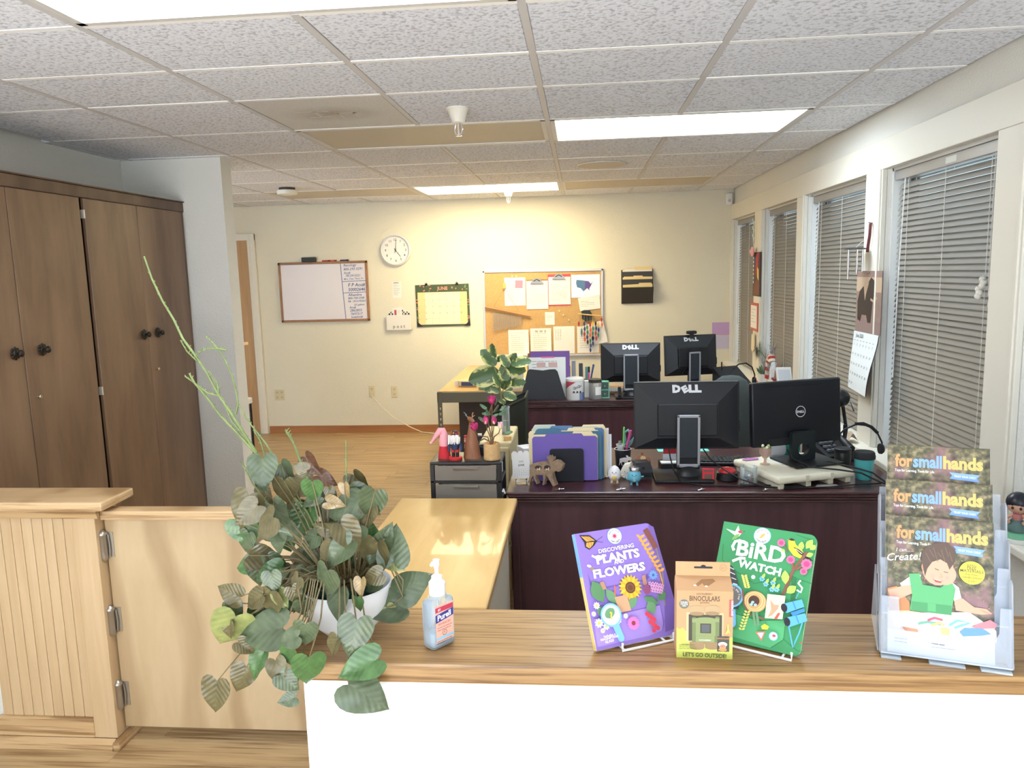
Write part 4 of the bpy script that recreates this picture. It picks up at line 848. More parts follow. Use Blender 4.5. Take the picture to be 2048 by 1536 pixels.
# ================================================================== ON THE FRONT DESK
t = thing('animal_calendar', 'tiny white easel calendar with cartoon animal stickers', 'calendar', (-.252, 3.093, ZD), R(8), rot=None)
T_ = Matrix.Rotation(R(-14), 4, 'X')
MB().at(T_).bev(-.037, .037, -.003, .0, .016, .098, .001).build('card', mat('card_white', (236, 234, 230), .7), t)
for k, x in enumerate((-.026, -.002, .022)):
    MB().at(T_).prism([(x - .013, .095), (x + .013, .095), (x + .013, .12), (x + .006, .13), (x - .006, .13), (x - .013, .12)], .002, 'y', -.004).build('animal_sticker', mat('card_white', (236, 234, 230), .7), t)
A = Art(t, T_ @ Vector((0, -.003, 0)), UX, T_.to_3x3() @ Vector((0, 0, 1)))
for k, x in enumerate((-.026, -.002, .022)):
    A.ell(mat('st_%d' % k, [(150, 190, 170), (214, 160, 110), (180, 200, 190)][k], .7), x, .108, .008, .005, name='animal_print'); 
    A.k += 1
A.text(GREYINK, '2025', 0, .083, .010); A.text(INK, 'JUNE', 0, .068, .011, 'C', 0, .02)
for j in range(5):
    for i in range(7):
        if j * 7 + i < 30: A.text(GREYINK, str(j * 7 + i + 1), -.027 + i * .009, .054 - j * .008, .005)
A.done()
for s in (-1, 1): MB().tube([(s * .022, -.012, 0), (s * .022, -.01, .012), (s * .022, .012, .02), (s * .022, .04, 0)], .002, 6).build('wire_leg', CHROME, t)
MB().tube([(-.024, -.012, .008), (.024, -.012, .008)], .002, 6).build('wire_ledge', CHROME, t)
t = thing('moose_ornament', 'layered plywood moose ornament with cut-out woodland scene', 'ornament', (-.152, 3.045, ZD), R(-4))
mo = [(375, 660), (440, 640), (520, 625), (590, 625), (625, 640), (600, 600), (585, 560), (602, 545), (615, 575), (625, 540), (642, 575), (660, 560), (668, 582), (655, 612), (690, 600), (730, 610), (762, 640), (778, 652), (770, 690), (748, 735), (720, 740), (690, 728), (665, 742), (650, 765), (655, 800), (668, 850), (690, 910), (655, 926), (620, 860), (590, 800), (570, 790), (552, 850), (545, 912), (525, 905), (540, 840), (533, 785), (480, 782), (450, 785), (445, 830), (470, 898), (452, 898), (425, 830), (415, 792), (385, 830), (362, 890), (346, 888), (370, 800), (372, 720)]
K_ = .000332; mo2 = [((x - 560) * K_, (926 - y) * K_) for x, y in mo]
mw = wood('moose_wood', (120, 98, 78), (160, 134, 108), (30, 30, 30), .7)
for k in range(3): MB().prism(mo2, .005, 'y', -.012 + k * .009).build('plywood_layer', mw, t, None, (k * .004, 0, 0))
A = Art(t, (0, -.012, 0), UX, UZ); dk = mat('scene_dark', (52, 50, 54), .7); dl = mat('scene_deer', (226, 196, 160), .7)
for x, y, rx, ry in ((480, 690, 42, 26), (590, 690, 40, 30)): A.ell(dk, (x - 560) * K_, (926 - y) * K_, rx * K_, ry * K_, 0, 14)
for x in (480, 588): A.poly(dl, [((x - 16 - 560) * K_, (926 - 735) * K_), ((x - 18 - 560) * K_, (926 - 700) * K_), ((x + 10 - 560) * K_, (926 - 705) * K_), ((x + 22 - 560) * K_, (926 - 680) * K_), ((x + 26 - 560) * K_, (926 - 700) * K_), ((x + 18 - 560) * K_, (926 - 735) * K_), ((x + 12 - 560) * K_, (926 - 715) * K_), ((x - 8 - 560) * K_, (926 - 715) * K_)])
A.done()
t = thing('bookend_rack', 'black metal bookend rack holding upright file folders', 'file rack', (-.066, 3.10, ZD), R(2))
pts = []
for cx, cz, a0 in ((.058, .128, 0), (-.058, .128, 90)):
    for k in range(5): a = R(a0 + k * 22.5); pts.append((cx + .011 * math.cos(a), cz + .011 * math.sin(a)))
MB().prism([(-.069, 0), (.069, 0)] + pts, .004, 'y', 0).build('front_plate', mat('rack_navy', (24, 26, 36), .45), t)
MB().box(-.069, .069, 0, .14, 0, .003).build('base_plate', mat('rack_navy', (24, 26, 36), .45), t)
FX = (.0, 0)
def folder(label, x0, x1, y, z1, tab, m, cat='folder', z0=ZD + .004):
    t = thing('file_folder', label, cat, ((x0 + x1) / 2, y, z0), R(2), 'file folders in the black rack'); w = (x1 - x0) / 2; h = z1 - z0
    tx0, tx1 = tab[0] - (x0 + x1) / 2, tab[1] - (x0 + x1) / 2
    MB().prism([(-w, 0), (w, 0), (w, h - .02), (w - .008, h - .011), (tx1 + .004, h - .011), (tx1 - .004, h), (tx0 + .004, h), (tx0 - .004, h - .011), (-w + .008, h - .011), (-w, h - .02)], .0025, 'y', 0).build('front_leaf', m, t)
    MB().prism([(-w + .003, 0), (w - .003, 0), (w - .003, h - .02), (-w + .003, h - .02)], .0015, 'y', .003).build('papers', PAPER, t)
pu = mat('folder_purple', (112, 92, 172), .6); tb = mat('folder_teal', (70, 112, 138), .6); mn2 = mat('folder_manila', (236, 218, 176), .7)
folder('purple file folder at the front of the black rack', -.206, .060, 3.108, .891, (-.15, .0), pu)
folder('cream folder with its tab at the right behind the purple one', -.205, .062, 3.114, .898, (-.04, .04), mn2)
folder('blue-green folder just behind the purple folder', -.20, .078, 3.122, .908, (-.19, -.09), tb)
folder('cream folder standing wide behind the blue-green ones', -.222, .07, 3.13, .910, (-.06, .05), mn2)
folder('second blue folder with a middle tab in the rack', -.19, .088, 3.138, .918, (-.13, -.04), mat('folder_blue', (92, 124, 164), .6))
folder('pale green folder with a tab far back in the rack', -.21, .07, 3.146, .922, (-.2, -.11), mat('folder_sage', (196, 206, 190), .7))
folder('cream folder farthest back in the rack', -.15, .10, 3.154, .918, (.0, .09), mn2)
for k, (x0, x1, y, z1, lb) in enumerate(((.0, .108, 3.162, .90, 'thick white paper stack at the right of the file rack'), (.03, .120, 3.172, .872, 'shorter white papers leaning behind the thick stack'))):
    o = MB().box(0, x1 - x0, 0, .006, 0, z1 - ZD - .003).build('paper_stack', mat('stack_white', (228, 230, 236), .8), None, None, (x0, y, ZD + .003), (0, 0, R(2))); tag(o, lb, 'paper')
t = thing('tissue_box', 'small grey-white box with a tissue behind the tiny calendar', 'box', (-.238, 3.43, ZD), R(28))
MB().bev(-.05, .05, -.04, .04, .03, .078, .003).build('box_body', mat('box_grey', (214, 212, 212), .7), t); MB().box(-.052, .052, -.042, .042, .012, .03).build('maroon_base', mat('box_maroon', (96, 60, 60), .7), t)
MB().box(-.06, .06, -.05, .05, 0, .012).build('paper_pile', PAPER, t); MB().bev(.0, .05, .0, .03, .078, .115, .012).build('tissue', mat('tissue', (236, 238, 242), .9), t, 50)
t = thing('pen_cup', 'black cup with a white moose holding pens and scissors', 'cup', (.176, 3.36, ZD))
MB().lathe([(.030, 0), (.031, .002), (.036, .078), (.0345, .078), (.0295, .004), (.001, .004)], 28, (0, 0, 0), False).build('cup', mat('cup_black', (40, 42, 50), .4), t, 40)
MB().lathe([(.0362, .0775), (.0375, .0785), (.0362, .0795), (.0345, .078)], 28, (0, 0, 0), False).build('white_rim', WHITE, t, 50)
A = Art(t, (.008, -.0372, .008), (1, .1, 0), UZ, .0); ms = [((x - 560) * .00013, (926 - y) * .00013) for x, y in mo]; A.poly(PWHITE, ms); A.done()
MB().tube([(0, 0, .01), (.006, 0, .175)], .0042, 8).build('green_straw', mat('straw_green', (120, 210, 110), .5), t, 60)
MB().tube([(.0, .01, .01), (.035, .0, .16)], [.004, .006], 8).build('pink_pen', mat('pen_pink', (226, 84, 158), .5), t, 60)
ts = mat('scissor_teal', (130, 196, 196), .5)
MB().tube([(.0, .015, .08), (.012, .02, .115), (.008, .02, .145), (.024, .02, .158), (.036, .02, .14), (.026, .02, .11), (.014, .018, .09)], .0055, 8).build('scissor_handle', ts, t, 60); MB().tube([(.018, .022, .09), (.036, .024, .105), (.05, .024, .125), (.04, .024, .1), (.02, .022, .075)], .005, 8).build('scissor_handle', ts, t, 60)
for k in range(3): MB().tube([(-.02 + k * .004, .0, .02), (-.016 + k * .005, .01, .112)], .0018, 6).build('fork_tine', CHROME, t, 60)
clear_g = clear('tumbler', amount=.7); MB().lathe([(.012, .07), (.02, .1), (.018, .1), (.011, .075)], 12, (-.01, -.006, 0), False).build('clear_spoon', clear_g, t, 50)
def face(A, s, y=0.):
    A.ell(PBLACK, -.3 * s, y, .07 * s, .11 * s, 0, 10, 'eye'); A.ell(PBLACK, .3 * s, y, .07 * s, .11 * s, 0, 10, 'eye'); A.ring(PBLACK, 0, y - .12 * s, .10 * s, .045 * s, 10, PI, 2 * PI, 'smile')
def eggman(label, loc, prof, m, sc, tum):
    t = thing('figurine', label, 'figurine', loc, R(-6)); b_ = MB().lathe(prof, 24).build('body', m, t, 60)
    for s in (-1, 1):
        MB().tube([(s * .010, -.004, .016), (s * .011, -.008, .004), (s * .012, -.014, .002)], [.0045, .004, .0045], 8).build('leg', tum, t, 60); MB().tube([(s * .023, 0, .03), (s * .033, -.002, .028 + .006 * s), (s * .037, -.003, .034)], .003, 6).build('arm', tum, t, 60)
    return t
ew = mat('egg_white', (236, 234, 236), .45)
t = eggman('white egg figurine with smiling face and yellow belly', (.128, 3.09, ZD), [(.004, .010), (.018, .013), (.0255, .026), (.026, .036), (.022, .052), (.014, .065), (.005, .0705), (.0005, .071)], ew, 1, mat('egg_tan', (226, 200, 160), .5))
MB().sphere((0, -.0225, .027), .010, 12, 8, (1, .45, 1)).build('yellow_belly', mat('yolk', (230, 196, 96), .6), t, 60)
A = Art(t, (0, -.0262, .048), UX, UZ); face(A, .024); A.done()
sb = mat('shaker_blue', (110, 186, 208), .4)
t = eggman('pale blue salt shaker figurine with metal cap', (.206, 3.062, ZD), [(.006, .010), (.02, .013), (.0275, .026), (.0275, .036), (.024, .05), (.021, .058), (.021, .06)], sb, 1, sb)
MB().lathe([(.0225, .058), (.0225, .068), (.02, .073), (.001, .075)], 24).build('metal_cap', CHROME, t, 50)
A = Art(t, (0, -.0275, .044), UX, UZ); face(A, .024); A.text(mat('shaker_letter', (150, 214, 228), .4), 'S', 0, -.024, .022, 'C', 0, .03); A.done()
t = thing('milk_carton_figure', 'tilted cream carton figurine between egg and shaker', 'figurine', (.168, 3.155, ZD), rot=(R(0), R(24), R(-15)))
mc = mat('carton_cream', (226, 220, 206), .6)
MB().prism([(-.022, .012), (.022, .012), (.022, .055), (0, .075), (-.022, .055)], .04, 'y', -.02).build('carton', mc, t); MB().bev(-.023, .023, -.021, .021, .008, .016, .002).build('base', mc, t)
A = Art(t, (0, -.02, .035), UX, UZ); face(A, .02); A.done()
t = thing('crochet_pinecone', 'brown crocheted acorn ball behind the grey sharpener', 'ornament', (.258, 3.30, ZD))
MB().sphere((0, 0, .032), .036, 20, 12, (1, 1, .9)).build('ball', mat('crochet_brown', (142, 96, 70), .95, bump=1., bscale=180, var=.25, vscale=150), t, 60)
MB().sphere((.0, -.018, .045), .017, 14, 8, (.9, .8, 1.1)).build('pale_patch', mat('crochet_cream', (206, 178, 132), .95, bump=1., bscale=200), t, 60); MB().tube([(0, 0, .062), (-.004, 0, .074)], [.008, .004], 8).build('stem', mat('crochet_brown', (142, 96, 70), .95), t, 60)
t = thing('pencil_sharpener', 'dark grey electric sharpener beside the crochet ball', 'sharpener', (.240, 3.165, ZD), R(14))
MB().prism([(-.035, .0), (.04, .0), (.04, .045), (.03, .07), (-.028, .07), (-.035, .055)], .055, 'y', -.027).build('housing', mat('sharpener_grey', (62, 62, 66), .5), t); MB().bev(-.03, .036, -.031, -.026, .012, .028, .002).build('tray', SOFTBLACK, t); MB().bev(-.005, .008, -.0285, -.026, .04, .052, .001).build('entry_hole', PBLACK, t)
t = thing('card_holder', 'black card tray with red and white cards upright', 'card holder', (.376, 3.33, ZD), R(4))
MB().bev(-.045, .045, -.05, .03, 0, .03, .003).build('tray', SOFTBLACK, t); MB().box(-.045, .05, -.055, -.02, .0305, .036).build('white_slips', PAPER, t)
MB().bev(-.03, .03, -.006, -.003, .03, .062, .001).build('white_card', mat('card_cool', (214, 218, 226), .7), t); MB().bev(-.028, .028, -.002, .0, .055, .098, .002).build('red_card', mat('card_red', (206, 52, 62), .5), t)
t = thing('red_gadget', 'small red framed gadget standing by the silver column', 'gadget', (.505, 3.10, ZD + .0), R(-6))
rg_ = mat('gadget_red', (218, 56, 72), .45)
MB().bev(-.024, .024, -.004, .004, .0, .056, .003).build('frame', rg_, t); A = Art(t, (0, -.004, 0), UX, UZ); A.rect(mat('gadget_window', (120, 88, 78), .5), -.016, .006, .016, .032); A.rect(mat('gadget_window', (120, 88, 78), .5), -.018, .042, .018, .05); A.done()
t = thing('buzzer_button', 'big red buzzer button in a black base', 'button', (.585, 3.13, ZD))
MB().lathe([(.040, 0), (.044, .004), (.041, .03), (.036, .034), (.033, .034)], 28).build('base', BLACK, t, 40); MB().lathe([(.034, .034), (.033, .042), (.024, .049), (.001, .051)], 28).build('red_cap', mat('button_red', (206, 46, 50), .35), t, 50)
A = Art(t, (0, .004, .0505), UX, (0, 1, 0)); A.text(PWHITE, 'G', 0, -.005, .02, 'C', 0, .03); A.done()
t = thing('trinket_jar', 'small open glass jar of trinkets on the desk', 'jar', (.655, 3.06, ZD))
MB().lathe([(.030, .0), (.034, .004), (.034, .07), (.033, .073), (.0315, .07), (.0315, .008), (.001, .007)], 28, (0, 0, 0), False).build('glass', GLASS, t, 50)
rg = random.Random(5)
for k in range(10): MB().sphere((rg.uniform(-.018, .018), rg.uniform(-.018, .018), .014 + .01 * rg.random() * 2), rg.uniform(.005, .009), 8, 6).build('trinket', mat('trk%d' % (k % 4), [(220, 216, 210), (170, 160, 150), (190, 100, 120), (120, 130, 160)][k % 4], .3, .4), t, 60)
t = thing('foam_cup', 'teal travel cup with a black lid by the window sill', 'cup', (1.125, 3.14, ZD))
MB().lathe([(.029, 0), (.030, .002), (.0385, .088), (.0385, .09)], 28).build('cup', mat('cup_teal', (78, 168, 170), .5), t, 40); MB().lathe([(.0415, .084), (.042, .096), (.040, .10), (.040, .106), (.036, .112), (.001, .112)], 28).build('lid', SOFTBLACK, t, 40)
t = thing('candy_goblet', 'pink cut-glass goblet with greenery on the riser corner', 'goblet', (.745, 3.175, ZD + .0525))
MB().lathe([(.020, 0), (.02, .002), (.006, .006), (.005, .022), (.012, .03), (.024, .045), (.025, .07), (.0235, .07), (.022, .047), (.001, .034)], 16, (0, 0, 0), False).build('glass', clear('pink_glass', (236, 208, 196), .6), t, 40)
for k in range(9): a = k * .7; MB().sphere((.013 * math.cos(a), .013 * math.sin(a), .066 + .006 * (k % 3)), .007, 8, 6).build('greenery', mat('goblet_green%d' % (k % 2), [(170, 184, 120), (226, 226, 200)][k % 2], .8), t, 60)
t = thing('foam_roller', 'white and teal roll lying behind the monitor column', 'roll', (.862, 3.335, ZD + .0835), R(16))
MB().tube([(-.085, 0, 0), (-.08, 0, 0), (-.01, 0, 0)], [.022, .031, .031], 20).build('white_half', mat('roll_white', (226, 230, 234), .6), t, 40); MB().tube([(-.01, 0, 0), (.055, 0, 0), (.062, 0, 0)], [.031, .031, .022], 20).build('teal_half', mat('roll_teal', (60, 160, 138), .5), t, 40)
o = MB().prism([(-.035, 0), (.0, .02), (.045, .005), (.03, -.018), (-.03, -.02)], .003, 'z', 0).build('sticky_pad', mat('pad_purple', (170, 108, 160), .7), None, None, (.70, 3.255, ZD + .0525), (0, 0, R(20))); tag(o, 'purple sticky pad on the corner of the cream riser', 'sticky note')
o = MB().prism([(-.05, -.02), (.05, -.012), (.045, .03), (-.03, .025)], .002, 'z', 0).build('loose_card', mat('card_grey', (176, 170, 168), .7), None, None, (.945, 3.02, ZD)); tag(o, 'grey card lying flat on the desk in front of the riser', 'card')
o = MB().box(-.12, .12, -.03, .04, 0, .0015).build('teal_sheet', mat('paper_teal', (116, 200, 190), .7), None, None, (.475, 3.655, ZD), (0, 0, R(1))); tag(o, 'teal paper strip on the desk behind the silver column', 'paper')
t = thing('keyboard', 'black computer keyboard lying behind the monitors', 'keyboard', (.56, 3.42, ZD), R(-3))
MB().bev(-.19, .19, -.065, .065, 0, .014, .004).build('case', BLACK, t)
km = MB().bev(-.0075, .0075, -.0075, .0075, .014, .02, .002, 1).mesh('key', mat('key_dark', (44, 46, 50), .5))
for j in range(5):
    for i in range(20): put('key', km, t, (-.176 + i * .0185, -.045 + j * .022, 0))
for k, (x, y, lb) in enumerate(((-.094, 2.975, 'silver wing clip on the desk edge below the black rack'), (.147, 2.975, 'silver wing clip on the desk edge below the figurines'), (.458, 2.97, 'silver wing clip on the desk edge below the silver column'), (.70, 2.965, 'silver wing clip on the desk edge near the trinket jar'))):
    t = thing('wing_clip', lb, 'clip', (x, y, ZD), R(10 * k), 'silver clips along the desk edge')
    MB().sphere((0, 0, .005), .006, 10, 6).build('nut', CHROME, t, 60); MB().tube([(-.018, -.002, .004), (0, 0, .006), (.018, .006, .006)], [.003, .004, .004], 6, flat=.4).build('wings', CHROME, t, 60)
# headset, phone and lamp cluster at the right end
t = thing('desk_phone', 'black desk phone propped at an angle near the sill', 'phone', (1.09, 3.50, ZD), R(20))
ph = mat('phone_black', (32, 33, 37), .45)
MB().prism([(-.10, 0), (.08, 0), (.08, .095), (-.10, .03)], .15, 'x', -.07).build('body', ph, t)
for j in range(4):
    for i in range(3): MB().bev(-.045 + i * .022, -.029 + i * .022, -.075 + j * .028, -.058 + j * .028, .044 + j * .0105, .055 + j * .0105, .002).build('key', mat('phone_key', (110, 112, 118), .5), t)
MB().bev(-.06, .03, .05, .075, .088, .105, .002).build('display', mat('phone_display', (196, 190, 178), .4), t)
MB().tube([(.055, -.09, .05), (.055, -.03, .085), (.055, .03, .105), (.055, .075, .105)], [.02, .014, .014, .02], 10).build('handset', ph, t, 60)
t = thing('headset', 'black headset with a padded band hanging over its stand', 'headset', (1.10, 3.46, ZD))
hs = [(-.02, .0, .035), (.01, .0, .09), (.05, 0, .135), (.10, 0, .158), (.15, 0, .152), (.19, 0, .12), (.212, 0, .075), (.213, 0, .06)]
MB().tube(hs, .004, 8).build('band', BLACK, t, 60); MB().tube([(.095, 0, .160), (.13, 0, .161), (.165, 0, .145), (.192, 0, .118)], .007, 8).build('band_pad', SOFTBLACK, t, 60)
MB().tube([(.214, -.012, .05), (.206, -.012, .05), (.196, -.012, .05)], [.018, .024, .022], 16).build('ear_cushion', SOFTBLACK, t, 50)
MB().tube([(-.02, -.01, .035), (-.06, -.03, .02), (-.09, -.05, .018)], .003, 6).build('mic_boom', BLACK, t, 60)
MB().cyl((.06, .03, .0), (.06, .03, .15), .006).lathe([(.05, 0), (.05, .006)], 20, (.06, .03, 0)).build('stand', BLACK, t, 40)
t = thing('desk_lamp', 'round black desk lamp head beside the round-logo monitor', 'lamp', (1.20, 3.62, ZD))
MB().lathe([(.05, 0), (.05, .012), (.02, .018)], 20).build('base', BLACK, t, 40); MB().tube([(0, 0, .015), (.015, .01, .1), (-.005, .0, .2), (-.015, 0, .235)], .008, 8).build('arm', BLACK, t, 60); MB().sphere((-.02, -.01, .25), .04, 18, 10, (1, .8, 1)).build('head', BLACK, t, 60); MB().tube([(-.05, -.01, .215), (.02, -.02, .235), (.04, -.01, .19)], .005, 8).build('hinge_bar', CHROME, t, 60)
t = thing('dark_mug', 'dark squat jar standing between riser and teal cup', 'jar', (1.115, 3.365, ZD))
MB().lathe([(.03, 0), (.034, .004), (.034, .06), (.03, .066)], 24).build('body', mat('mug_dark', (30, 32, 30), .3), t, 40); MB().lathe([(.035, .058), (.035, .072), (.03, .075), (.001, .075)], 24).build('lid', BLACK, t, 40)
t = thing('cloth_bundle', 'crumpled tan cloth lying on the sill end', 'cloth', (1.345, 3.95, ZS))
MB().grid(lambda u, v: (.05 * (u - .5), .09 * (v - .5), .012 + .028 * math.sin(u * PI) * (1 + .5 * math.sin(v * 9 + u * 5))), 10, 10).build('cloth', mat('cloth_tan', (186, 168, 148), .9), t, 60)
def cable(label, pts, r=.0028, m=BLACK, nm='monitor_cable'):
    o = MB().tube(pts, r, 6).build(nm, m, None, 60); tag(o, label, 'cable'); return o
cable('black power cable looping from the silver-column monitor', [(.36, 3.215, .80), (.362, 3.18, .77), (.37, 3.14, .73), (.39, 3.06, .698), (.47, 3.03, .694), (.60, 3.02, .694), (.72, 3.03, .694), (.85, 3.0, .694), (1.0, 2.995, .694)])
cable('video cable drooping from the silver-column monitor across the desk', [(.50, 3.205, .80), (.52, 3.16, .77), (.56, 3.05, .75), (.62, 3.02, .72), (.70, 2.99, .70), (.80, 2.98, .695), (.95, 3.0, .695), (1.08, 3.04, .695), (1.16, 3.05, .695)])
cable('cable from the round-logo monitor running over the riser edge', [(.835, 3.19, .80), (.85, 3.15, .77), (.90, 3.09, .752), (1.0, 3.05, .75), (1.08, 3.04, .74), (1.15, 3.03, .705), (1.19, 3.02, .694)], .0035)
cable('second cable running beside it over the riser edge', [(.99, 3.17, .752), (1.06, 3.10, .75), (1.13, 3.06, .735), (1.17, 3.04, .705), (1.20, 3.03, .694)], .0035)

# ================================================================== ON THE BACK DESK AND WORK TABLE
t = thing('letter_holder', 'black slanted letter holder on the far desk', 'letter holder', (-.262, 5.17, ZD))
lh = mat('holder_black', (34, 35, 38), .5)
MB().at(Matrix.Rotation(R(-9), 4, 'X')).prism([(-.155, 0), (.155, 0), (.10, .19), (.085, .205), (.05, .205), (0, .198), (-.06, .205), (-.09, .208), (-.105, .195)], .005, 'y', 0).build('front_plate', lh, t)
MB().box(-.155, .155, 0, .14, 0, .004).build('base', lh, t); MB().box(-.11, .11, .13, .134, 0, .24).build('rear_plate', lh, t)
def upright(label, x, y, w, h, m, lean=-8, name='document_folder', lines=0):
    t = thing(name, label, 'folder', (x, y, ZD + .006)); M_ = Matrix.Rotation(R(lean), 4, 'X'); MB().at(M_).bev(-w / 2, w / 2, -.003, .003, 0, h, .002).build('cover', m, t)
    if lines:
        A = Art(t, M_ @ Vector((0, -.003, 0)), UX, M_.to_3x3() @ Vector((0, 0, 1))); A.lines(GREYINK, -w * .4, w * .3, h - .03, .02, lines, .004, 4); A.rect(mat('clip_pink', (226, 120, 160), .6), -.04, h - .006, .05, h + .004); 
        for k in range(2): A.rect(mat('photo_peach', (206, 170, 160), .6), -.07 + k * .08, h - .07, -.01 + k * .08, h - .035)
        A.done()
upright('purple folder standing in the black letter holder', -.215, 5.245, .27, .315, mat('folder_plum', (118, 82, 148), .6))
upright('white printed page clipped in front of the purple folder', -.235, 5.225, .255, .275, PAPER, -8, 'printed_page', 3)
upright('brown folder edge behind the purple folder', -.235, 5.262, .27, .30, mat('folder_brown', (150, 110, 80), .7))
t = thing('snack_tin', 'white and red candy tin with a name on its side', 'tin', (-.045, 5.19, ZD))
MB().lathe([(.058, 0), (.059, .003), (.059, .128)], 32).build('can', mat('tin_white', (228, 226, 222), .4), t, 40)
MB().lathe([(.0605, .124), (.062, .130), (.061, .142), (.056, .146), (.001, .146)], 32).build('lid', mat('tin_lid', (236, 234, 228), .4), t, 40)
def wrap(a0, a1, z0, z1, m, nm, r=.0594, tri=False):
    n = 12; vs = []
    for i in range(n + 1):
        a = a0 + (a1 - a0) * i / n; zb = z0 + ((z1 - z0) * i / n if tri else 0); vs += [(r * math.cos(a), r * math.sin(a), zb), (r * math.cos(a), r * math.sin(a), z1)]
    MB().add(vs, [(2 * i, 2 * i + 2, 2 * i + 3, 2 * i + 1) for i in range(n)]).build(nm, m, t)
wrap(R(188), R(275), .068, .122, mat('tin_red', (196, 76, 88), .45), 'red_band', tri=True); wrap(R(300), R(350), .0, .05, mat('tin_blue', (120, 130, 170), .45), 'blue_band')
for k, ch in enumerate('GooGoo'):
    a = R(256 + k * 9.5); vs, fs = glyphs(ch, .01); MB().add([((.0598) * math.cos(a + v[0] * .024 / .06), .0598 * math.sin(a + v[0] * .024 / .06), .072 + k * .003 + v[1] * .028) for v in vs], fs).build('tin_lettering', INK, t)
for k in range(3):
    a = R(262 + k * 22); MB().add([(.0597 * math.cos(a + x), .0597 * math.sin(a + x), .045 + z) for x, z in ((-.14, 0), (-.1, .012), (0, .018), (.1, .012), (.14, 0), (.06, .004), (-.06, .004))], [tuple(range(6, -1, -1))]).build('tin_picture', mat('choc', (60, 40, 36), .5), t)
t = thing('snack_jar', 'clear jar with dark lid and white label on the far desk', 'jar', (.09, 5.19, ZD))
MB().lathe([(.04, 0), (.043, .005), (.043, .11), (.041, .115)], 24).build('glass', clear('jar_plastic', (235, 235, 232), .7), t, 40); MB().lathe([(.045, .112), (.045, .132), (.043, .134), (.001, .134)], 24).build('lid', mat('jar_lid', (58, 56, 52), .5), t, 40)
MB().add([(.0436 * math.cos(R(a)), .0436 * math.sin(R(a)), z) for a in (270, 285, 300, 315, 330) for z in (.03, .085)], [(2 * i, 2 * i + 2, 2 * i + 3, 2 * i + 1) for i in range(4)]).build('label', PAPER, t)
MB().sphere((0, 0, .022), .036, 14, 8, (1, 1, .5)).build('contents', mat('jar_content', (140, 100, 80), .8), t, 60)
t = thing('mint_drawers', 'tiny mint green two-tier drawer box on the far desk', 'drawer box', (.155, 5.24, ZD))
mg = mat('mint_plastic', (142, 216, 186), .45)
MB().box(-.03, .03, -.03, .03, 0, .004).box(-.03, .03, -.03, .03, .054, .058).box(-.03, .03, -.03, .03, .108, .112).box(-.03, -.026, -.03, .03, 0, .112).box(.026, .03, -.03, .03, 0, .112).box(-.03, .03, .026, .03, 0, .112).build('shell', mg, t)
for z in (.006, .06): d = MB().bev(-.025, .025, -.03, -.026, z, z + .045, .001).build('drawer', mat('mint_smoke', (78, 96, 88), .3), t); MB().sphere((0, -.032, z + .022), .004, 8, 6).build('knob', mg, d, 60)
t = thing('white_carton', 'slim white box standing between tin and jar', 'box', (.035, 5.26, ZD)); MB().bev(-.018, .018, -.02, .02, 0, .115, .002).build('carton', PAPER, t); MB().box(-.018, .018, -.021, -.02, .10, .113).build('end_flap', mat('flap', (210, 212, 216), .7), t)
t = thing('desk_organizer', 'black desk organizer with pens and erasers on the far desk', 'organizer', (-.01, 5.42, ZD))
MB().box(-.09, .09, -.04, .04, 0, .1).build('caddy', SOFTBLACK, t)
for k, (x, h, w, c) in enumerate(((-.075, .20, .012, (130, 110, 80)), (-.045, .235, .028, (150, 154, 162)), (.005, .215, .028, (70, 74, 82)), (.045, .19, .02, (96, 140, 140)), (.06, .15, .014, (226, 90, 150)))):
    MB().bev(x - w / 2, x + w / 2, -.012, .012, .08, h, .003).build('marker_block', mat('org%d' % k, c, .6), t)
MB().tube([(.07, 0, .08), (.095, 0, .205)], [.005, .007], 8).build('pen', mat('pen_blue', (60, 84, 140), .5), t, 60); MB().tube([(.06, 0, .08), (.062, 0, .19)], .006, 8).build('pen', BLACK, t, 60)
t = thing('toy_piano', 'small wooden toy keyboard with white keys under the far monitor', 'toy', (.235, 5.41, ZD)); MB().bev(-.055, .055, -.02, .05, 0, .05, .003).build('case', mat('toy_wood', (214, 170, 130), .6), t)
for k in range(8): MB().bev(-.052 + k * .013, -.041 + k * .013, -.045, -.012, .02, .046, .002).build('white_key', WHITE, t)
t = thing('stapler', 'small black stapler standing on the far monitor base', 'stapler', (.252, 5.165, ZD + .013)); MB().prism([(-.03, 0), (.03, 0), (.03, .01), (-.03, .008)], .022, 'x', -.011).build('foot', BLACK, t); MB().prism([(-.032, .02), (.02, .05), (.034, .062), (.036, .03), (.03, .012)], .02, 'x', -.01).build('jaw', BLACK, t); MB().box(-.011, .011, -.034, -.028, .014, .02).build('steel_nose', CHROME, t)
